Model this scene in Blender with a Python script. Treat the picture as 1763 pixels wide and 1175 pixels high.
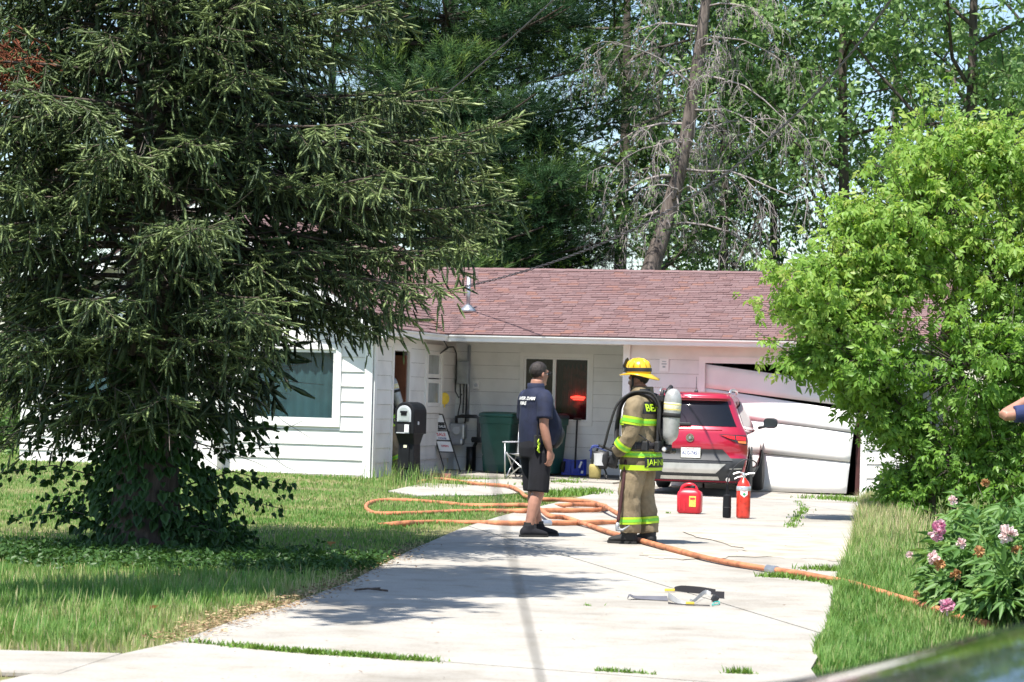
import bpy, bmesh, math, random
import numpy as np
from mathutils import Vector, Matrix, noise as mnoise
R = math.radians
for o in list(bpy.data.objects): bpy.data.objects.remove(o)
scene = bpy.context.scene
COL = scene.collection
rng = np.random.default_rng(7)
random.seed(7)

# ---------------------------------------------------------------- camera
IW, IH, FPX = 1763.0, 1175.0, 4290.0
CAM_H, HORIZON, ROLL = 1.46, 680.0, R(1.5)
cam_d = bpy.data.cameras.new('camera')
cam = bpy.data.objects.new('camera', cam_d); COL.objects.link(cam)
cam_d.sensor_width = 36.0
cam_d.lens = FPX / IW * 36.0
cam_d.clip_start = 0.1; cam_d.clip_end = 3000
PITCH = math.atan((HORIZON - IH / 2) / FPX)
CM = Matrix.Rotation(R(90) + PITCH, 3, 'X') @ Matrix.Rotation(ROLL, 3, 'Z')
cam.matrix_world = Matrix.Translation((0, 0, CAM_H)) @ CM.to_4x4()
cam_d.dof.use_dof = True
cam_d.dof.focus_distance = 26.0
cam_d.dof.aperture_fstop = 6.5
scene.camera = cam
CO = Vector((0, 0, CAM_H))

# ---------------------------------------------------------------- light
SUN_EL, SHADOW_AZ = R(64), R(30)          # shadows fall back and to the right
world = bpy.data.worlds.new('World'); scene.world = world
world.use_nodes = True
wn = world.node_tree
bg = wn.nodes['Background']
sky = wn.nodes.new('ShaderNodeTexSky'); sky.sky_type = 'NISHITA'
sky.sun_disc = False
sky.sun_elevation = SUN_EL
sky.sun_rotation = R(180) + SHADOW_AZ
sky.air_density = 1.0; sky.dust_density = 0.6; sky.ozone_density = 2.0
wn.links.new(sky.outputs[0], bg.inputs[0])
bg.inputs[1].default_value = 0.115
sun_d = bpy.data.lights.new('sun', 'SUN'); sun_d.energy = 5.0; sun_d.angle = R(0.5)
sun_d.color = (1.0, 0.955, 0.88)
sun = bpy.data.objects.new('sun', sun_d); COL.objects.link(sun)
SD = Vector((math.sin(SHADOW_AZ) * math.cos(SUN_EL), math.cos(SHADOW_AZ) * math.cos(SUN_EL), -math.sin(SUN_EL)))
sun.rotation_euler = SD.to_track_quat('-Z', 'Y').to_euler()
sun.location = (-10, -10, 30)
scene.view_settings.view_transform = 'Standard'
scene.view_settings.look = 'None'
scene.view_settings.exposure = 0.9
scene.view_settings.gamma = 1.0
scene.view_settings.use_curve_mapping = False
scene.render.engine = 'CYCLES'
scene.cycles.max_bounces = 8
scene.cycles.transparent_max_bounces = 8

# ---------------------------------------------------------------- pixel helpers (direction only; depth comes from the ground or a wall)
def ray(px, py):
    return CM @ Vector(((px - IW / 2) / FPX, -(py - IH / 2) / FPX, -1.0))
def zg(x, y):                                   # the yard falls very gently to the right near the house
    k = min(max((y - 32) / 8, 0), 1); k = k * k * (3 - 2 * k)
    return -0.02 * min(max(x, -7), 7) * k
def G(px, py, dz=0.0):
    d = ray(px, py); z = 0.0
    for _ in range(3):
        p = CO + d * ((z - CO.z) / d.z); z = zg(p.x, p.y) + dz
    return CO + d * ((z - CO.z) / d.z)
def PY(px, py, y):
    d = ray(px, py); return CO + d * (y / d.y)
def plane_hit(px, py, o, n):
    d = ray(px, py); return CO + d * ((o - CO).dot(n) / d.dot(n))
PSI = R(14)
U = Vector((math.cos(PSI), -math.sin(PSI), 0)); V_ = Vector((math.sin(PSI), math.cos(PSI), 0)); Z = Vector((0, 0, 1))
HI = Vector((-1.02, 45.5, 0))                   # inner corner of the house: patio wall meets wing side wall
def HP(s, t, z): return HI + U * s + V_ * t + Z * z
def front_sz(px, py, t):                        # pixel -> (s, z) on a wall parallel to the front
    p = plane_hit(px, py, HI + V_ * t, V_); return ((p - HI).dot(U), p.z)
def side_tz(px, py, s=0.0):                     # pixel -> (t, z) on a wall parallel to the wing side
    p = plane_hit(px, py, HI + U * s, U); return ((p - HI).dot(V_), p.z)

# ---------------------------------------------------------------- scene helpers
def prop(o, label=None, cat=None, group=None, kind=None):
    if label: o['label'] = label
    if cat: o['category'] = cat
    if group: o['group'] = group
    if kind: o['kind'] = kind
    return o
def thing(name, label, cat, loc=(0, 0, 0), rz=0.0, group=None):
    o = bpy.data.objects.new(name, None); COL.objects.link(o)
    o.empty_display_size = 0.2
    o.location = loc; o.rotation_euler = (0, 0, rz)
    return prop(o, label, cat, group)
def link(name, me, parent=None, mat=None):
    o = bpy.data.objects.new(name, me); COL.objects.link(o)
    if parent is not None: o.parent = parent
    if mat is not None:
        me.materials.clear(); me.materials.append(mat)
    return o
def copy_tree(o, parent=None):
    c = o.copy(); COL.objects.link(c)
    if parent is not None: c.parent = parent
    for ch in list(o.children): copy_tree(ch, c)
    return c

class MB:
    def __init__(s): s.v = []; s.f = []; s.a = []
    def add(s, vs, fs, a=0.5):
        b = len(s.v); s.v += [tuple(p) for p in vs]
        for q in fs: s.f.append(tuple(i + b for i in q)); s.a.append(a)
        return s
    def box(s, c, size, rot=None, a=0.5):
        hx, hy, hz = size[0] / 2, size[1] / 2, size[2] / 2
        P = [Vector((x, y, z)) for x in (-hx, hx) for y in (-hy, hy) for z in (-hz, hz)]
        if rot is not None: P = [rot @ p for p in P]
        c = Vector(c)
        return s.add([p + c for p in P], [(0, 1, 3, 2), (4, 6, 7, 5), (0, 4, 5, 1), (2, 3, 7, 6), (0, 2, 6, 4), (1, 5, 7, 3)], a)
    def hexa(s, p, a=0.5):                      # 8 corners: bottom loop 0-3, top loop 4-7
        return s.add(p, [(3, 2, 1, 0), (4, 5, 6, 7), (0, 1, 5, 4), (1, 2, 6, 5), (2, 3, 7, 6), (3, 0, 4, 7)], a)
    def prism(s, poly, vec, a=0.5):
        n = len(poly); vec = Vector(vec)
        P = [Vector(p) for p in poly] + [Vector(p) + vec for p in poly]
        return s.add(P, [tuple(range(n))[::-1], tuple(range(n, 2 * n))] + [(i, (i + 1) % n, n + (i + 1) % n, n + i) for i in range(n)], a)
    def loft(s, rings, cap=True, a=0.5):
        n = len(rings[0]); P = [p for r in rings for p in r]; F = []
        for k in range(len(rings) - 1):
            for i in range(n):
                j = (i + 1) % n
                F.append((k * n + i, k * n + j, (k + 1) * n + j, (k + 1) * n + i))
        if cap:
            F.append(tuple(range(n))[::-1]); F.append(tuple(range((len(rings) - 1) * n, len(rings) * n)))
        return s.add(P, F, a)
    def tube(s, pts, rad, n=8, cap=True, a=0.5, flat=1.0):
        pts = [Vector(p) for p in pts]
        if not hasattr(rad, '__len__'): rad = [rad] * len(pts)
        rings = []; side = None
        for i, p in enumerate(pts):
            t = (pts[min(i + 1, len(pts) - 1)] - pts[max(i - 1, 0)])
            t = t.normalized() if t.length > 1e-9 else Vector((0, 0, 1))
            if side is None:
                side = t.cross(Vector((0, 0, 1)))
                if side.length < 1e-3: side = t.cross(Vector((1, 0, 0)))
            side = (side - t * side.dot(t)).normalized(); up = side.cross(t)
            rings.append([p + side * (math.cos(2 * math.pi * k / n) * rad[i]) + up * (math.sin(2 * math.pi * k / n) * rad[i] * flat) for k in range(n)])
        return s.loft(rings, cap, a)
    def lathe(s, prof, n=20, c=(0, 0, 0), M=None, a=0.5):
        c = Vector(c); rings = []
        for r, z in prof:
            ring = [Vector((math.cos(2 * math.pi * k / n) * r, math.sin(2 * math.pi * k / n) * r, z)) for k in range(n)]
            rings.append([(M @ p if M is not None else p) + c for p in ring])
        return s.loft(rings, True, a)
    def mesh(s, name, smooth=False):
        me = bpy.data.meshes.new(name); me.from_pydata(s.v, [], s.f); me.update()
        if s.a and any(x != 0.5 for x in s.a):
            at = me.attributes.new('rnd', 'FLOAT', 'FACE'); at.data.foreach_set('value', s.a)
        if smooth: me.polygons.foreach_set('use_smooth', [True] * len(me.polygons))
        return me
    def build(s, name, mat, parent=None, smooth=False, bevel=0.0):
        me = s.mesh(name, smooth)
        bm = bmesh.new(); bm.from_mesh(me); bmesh.ops.recalc_face_normals(bm, faces=bm.faces[:]); bm.to_mesh(me); bm.free()
        o = link(name, me, parent, mat)
        if bevel:
            b = o.modifiers.new('bevel', 'BEVEL'); b.width = bevel; b.segments = 2; b.limit_method = 'ANGLE'; b.angle_limit = R(40)
        if smooth == 'auto' or (smooth and False): pass
        return o

def npmesh(name, V, F, mat, parent=None, rnd=None, smooth=False):
    """big mesh from numpy arrays; F is (m,k)"""
    me = bpy.data.meshes.new(name); m, k = F.shape
    me.vertices.add(len(V)); me.vertices.foreach_set('co', np.ascontiguousarray(V, dtype=np.float32).ravel())
    me.loops.add(m * k); me.loops.foreach_set('vertex_index', np.ascontiguousarray(F, dtype=np.int32).ravel())
    me.polygons.add(m); me.polygons.foreach_set('loop_start', np.arange(0, m * k, k, dtype=np.int32))
    try: me.polygons.foreach_set('loop_total', np.full(m, k, dtype=np.int32))
    except Exception: pass
    if smooth: me.polygons.foreach_set('use_smooth', np.ones(m, dtype=bool))
    me.update(calc_edges=True)
    if rnd is not None:
        at = me.attributes.new('rnd', 'FLOAT', 'FACE'); at.data.foreach_set('value', np.ascontiguousarray(rnd, dtype=np.float32))
    return link(name, me, parent, mat)
def scatter(tv, tf, X, Y, Zv, pos, scale):
    """copies of template (tv,tf) with axes X,Y,Z (K,3) at pos (K,3); scale (K,) or (K,3)"""
    K = len(pos); n = len(tv); sc = np.asarray(scale)
    if sc.ndim == 1: sc = np.repeat(sc[:, None], 3, 1)
    Vv = (tv[None, :, 0, None] * (X * sc[:, 0:1])[:, None, :] + tv[None, :, 1, None] * (Y * sc[:, 1:2])[:, None, :]
          + tv[None, :, 2, None] * (Zv * sc[:, 2:3])[:, None, :] + pos[:, None, :])
    Ff = tf[None] + (np.arange(K) * n)[:, None, None]
    return Vv.reshape(-1, 3), Ff.reshape(-1, tf.shape[1])
def nrm(a): return a / np.maximum(np.linalg.norm(a, axis=-1, keepdims=True), 1e-9)
def frames(d, up):
    """Y axis along d, Z near up"""
    Y = nrm(d); X = nrm(np.cross(Y, up)); Zv = np.cross(X, Y); return X, Y, Zv

# ---------------------------------------------------------------- materials
def newmat(name):
    m = bpy.data.materials.new(name); m.use_nodes = True
    nt = m.node_tree; return m, nt, nt.nodes['Principled BSDF']
def N(nt, t, **kw):
    n = nt.nodes.new(t)
    for k, v in kw.items(): setattr(n, k, v)
    return n
def ramp(nt, stops):
    r = N(nt, 'ShaderNodeValToRGB'); e = r.color_ramp.elements
    while len(e) > 1: e.remove(e[-1])
    for i, (p, c) in enumerate(stops):
        el = e[0] if i == 0 else e.new(p)
        el.position = p; el.color = (*c, 1)
    return r
def M_plain(name, col, rough=0.55, metal=0.0, var=0.12, scale=6.0, bump=0.0, bscale=40.0, coat=0.0, spec=None, dirt=None):
    m, nt, p = newmat(name)
    tc = N(nt, 'ShaderNodeTexCoord'); nz = N(nt, 'ShaderNodeTexNoise'); nz.inputs['Scale'].default_value = scale; nz.inputs['Detail'].default_value = 6
    nt.links.new(tc.outputs['Object'], nz.inputs['Vector'])
    c2 = tuple(max(0, x * (1 - var * 1.6)) for x in col); c3 = tuple(min(1, x * (1 + var)) for x in col)
    r = ramp(nt, [(0.3, c2), (0.5, col), (0.72, c3)])
    nt.links.new(nz.outputs['Fac'], r.inputs[0]); nt.links.new(r.outputs[0], p.inputs['Base Color'])
    p.inputs['Roughness'].default_value = rough; p.inputs['Metallic'].default_value = metal
    if coat: p.inputs['Coat Weight'].default_value = coat; p.inputs['Coat Roughness'].default_value = 0.04
    if spec is not None: p.inputs['Specular IOR Level'].default_value = spec
    if bump:
        n2 = N(nt, 'ShaderNodeTexNoise'); n2.inputs['Scale'].default_value = bscale; n2.inputs['Detail'].default_value = 4
        nt.links.new(tc.outputs['Object'], n2.inputs['Vector'])
        b = N(nt, 'ShaderNodeBump'); b.inputs['Strength'].default_value = bump; b.inputs['Distance'].default_value = 0.01
        nt.links.new(n2.outputs['Fac'], b.inputs['Height']); nt.links.new(b.outputs[0], p.inputs['Normal'])
    return m
def M_leaf(name, stops, trans=0.35, rough=0.5, tcol=None):
    m, nt, p = newmat(name)
    at = N(nt, 'ShaderNodeAttribute'); at.attribute_name = 'rnd'
    r = ramp(nt, stops); nt.links.new(at.outputs['Fac'], r.inputs[0])
    nt.links.new(r.outputs[0], p.inputs['Base Color']); p.inputs['Roughness'].default_value = rough
    p.inputs['Specular IOR Level'].default_value = 0.35
    t = N(nt, 'ShaderNodeBsdfTranslucent')
    hs = N(nt, 'ShaderNodeHueSaturation'); hs.inputs['Hue'].default_value = 0.485; hs.inputs['Saturation'].default_value = 1.1; hs.inputs['Value'].default_value = 1.35
    nt.links.new(r.outputs[0], hs.inputs['Color']); nt.links.new(hs.outputs[0], t.inputs['Color'])
    mx = N(nt, 'ShaderNodeMixShader'); mx.inputs[0].default_value = trans
    nt.links.new(p.outputs[0], mx.inputs[1]); nt.links.new(t.outputs[0], mx.inputs[2])
    nt.links.new(mx.outputs[0], nt.nodes['Material Output'].inputs[0])
    return m
def M_rnd(name, stops, rough=0.9, bump=0.0, bscale=60):
    m, nt, p = newmat(name)
    at = N(nt, 'ShaderNodeAttribute'); at.attribute_name = 'rnd'
    r = ramp(nt, stops); nt.links.new(at.outputs['Fac'], r.inputs[0])
    tc = N(nt, 'ShaderNodeTexCoord'); nz = N(nt, 'ShaderNodeTexNoise'); nz.inputs['Scale'].default_value = bscale; nz.inputs['Detail'].default_value = 5
    nt.links.new(tc.outputs['Object'], nz.inputs['Vector'])
    mx = N(nt, 'ShaderNodeMixRGB'); mx.blend_type = 'MULTIPLY'; mx.inputs[0].default_value = 0.5
    r2 = ramp(nt, [(0.3, (0.6, 0.6, 0.6)), (0.7, (1, 1, 1))]); nt.links.new(nz.outputs['Fac'], r2.inputs[0])
    nt.links.new(r.outputs[0], mx.inputs[1]); nt.links.new(r2.outputs[0], mx.inputs[2])
    nt.links.new(mx.outputs[0], p.inputs['Base Color']); p.inputs['Roughness'].default_value = rough
    return m
def M_glass(name, tint=(0.8, 0.9, 0.9), mixf=0.5, rough=0.02, dark=(0.02, 0.025, 0.03)):
    m, nt, p = newmat(name)
    p.inputs['Base Color'].default_value = (*dark, 1); p.inputs['Roughness'].default_value = rough
    p.inputs['Specular IOR Level'].default_value = 0.6
    t = N(nt, 'ShaderNodeBsdfTransparent'); t.inputs[0].default_value = (*tint, 1)
    mx = N(nt, 'ShaderNodeMixShader'); mx.inputs[0].default_value = mixf
    nt.links.new(p.outputs[0], mx.inputs[1]); nt.links.new(t.outputs[0], mx.inputs[2])
    nt.links.new(mx.outputs[0], nt.nodes['Material Output'].inputs[0]); return m
def M_emit(name, col, strength):
    m, nt, p = newmat(name); p.inputs['Base Color'].default_value = (*col, 1)
    p.inputs['Emission Color'].default_value = (*col, 1); p.inputs['Emission Strength'].default_value = strength; return m

def concrete_mat():
    m, nt, p = newmat('concrete')
    tc = N(nt, 'ShaderNodeTexCoord')
    a = N(nt, 'ShaderNodeTexNoise'); a.inputs['Scale'].default_value = 0.7; a.inputs['Detail'].default_value = 8; a.inputs['Roughness'].default_value = 0.62
    b = N(nt, 'ShaderNodeTexNoise'); b.inputs['Scale'].default_value = 45; b.inputs['Detail'].default_value = 5
    c = N(nt, 'ShaderNodeTexNoise'); c.inputs['Scale'].default_value = 4; c.inputs['Detail'].default_value = 7
    for n in (a, b, c): nt.links.new(tc.outputs['Object'], n.inputs['Vector'])
    r1 = ramp(nt, [(0.3, (0.26, 0.238, 0.205)), (0.47, (0.37, 0.345, 0.305)), (0.68, (0.42, 0.40, 0.36))]); nt.links.new(a.outputs['Fac'], r1.inputs[0])
    r2 = ramp(nt, [(0.25, (0.6, 0.58, 0.55)), (0.52, (1, 1, 1))]); nt.links.new(b.outputs['Fac'], r2.inputs[0])
    r3 = ramp(nt, [(0.28, (0.66, 0.62, 0.56)), (0.36, (0.86, 0.84, 0.8)), (0.52, (1, 1, 1))]); nt.links.new(c.outputs['Fac'], r3.inputs[0])
    m1 = N(nt, 'ShaderNodeMixRGB'); m1.blend_type = 'MULTIPLY'; m1.inputs[0].default_value = 0.5
    m2 = N(nt, 'ShaderNodeMixRGB'); m2.blend_type = 'MULTIPLY'; m2.inputs[0].default_value = 0.6
    nt.links.new(r1.outputs[0], m1.inputs[1]); nt.links.new(r2.outputs[0], m1.inputs[2])
    nt.links.new(m1.outputs[0], m2.inputs[1]); nt.links.new(r3.outputs[0], m2.inputs[2])
    nt.links.new(m2.outputs[0], p.inputs['Base Color']); p.inputs['Roughness'].default_value = 0.9
    bp = N(nt, 'ShaderNodeBump'); bp.inputs['Strength'].default_value = 0.35; bp.inputs['Distance'].default_value = 0.004
    nt.links.new(b.outputs['Fac'], bp.inputs['Height']); nt.links.new(bp.outputs[0], p.inputs['Normal'])
    return m
def soil_mat():
    m, nt, p = newmat('lawn_soil')
    tc = N(nt, 'ShaderNodeTexCoord')
    a = N(nt, 'ShaderNodeTexNoise'); a.inputs['Scale'].default_value = 0.8; a.inputs['Detail'].default_value = 8
    b = N(nt, 'ShaderNodeTexNoise'); b.inputs['Scale'].default_value = 30; b.inputs['Detail'].default_value = 5
    for n in (a, b): nt.links.new(tc.outputs['Object'], n.inputs['Vector'])
    r1 = ramp(nt, [(0.35, (0.09, 0.14, 0.035)), (0.5, (0.15, 0.185, 0.06)), (0.66, (0.28, 0.25, 0.13))]); nt.links.new(a.outputs['Fac'], r1.inputs[0])
    r2 = ramp(nt, [(0.3, (0.45, 0.45, 0.4)), (0.65, (1, 1, 1))]); nt.links.new(b.outputs['Fac'], r2.inputs[0])
    m1 = N(nt, 'ShaderNodeMixRGB'); m1.blend_type = 'MULTIPLY'; m1.inputs[0].default_value = 0.8
    nt.links.new(r1.outputs[0], m1.inputs[1]); nt.links.new(r2.outputs[0], m1.inputs[2]); nt.links.new(m1.outputs[0], p.inputs['Base Color'])
    p.inputs['Roughness'].default_value = 1.0; p.inputs['Specular IOR Level'].default_value = 0.1
    return m
def bark_mat(name, c1, c2, scale=14):
    m, nt, p = newmat(name)
    tc = N(nt, 'ShaderNodeTexCoord'); mp = N(nt, 'ShaderNodeMapping'); mp.inputs['Scale'].default_value = (1, 1, 0.18)
    nt.links.new(tc.outputs['Object'], mp.inputs[0])
    a = N(nt, 'ShaderNodeTexNoise'); a.inputs['Scale'].default_value = scale; a.inputs['Detail'].default_value = 8; a.inputs['Roughness'].default_value = 0.65
    nt.links.new(mp.outputs[0], a.inputs['Vector'])
    r = ramp(nt, [(0.35, c1), (0.62, c2)]); nt.links.new(a.outputs['Fac'], r.inputs[0]); nt.links.new(r.outputs[0], p.inputs['Base Color'])
    p.inputs['Roughness'].default_value = 0.95
    b = N(nt, 'ShaderNodeBump'); b.inputs['Strength'].default_value = 0.9; b.inputs['Distance'].default_value = 0.03
    nt.links.new(a.outputs['Fac'], b.inputs['Height']); nt.links.new(b.outputs[0], p.inputs['Normal'])
    return m

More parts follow.
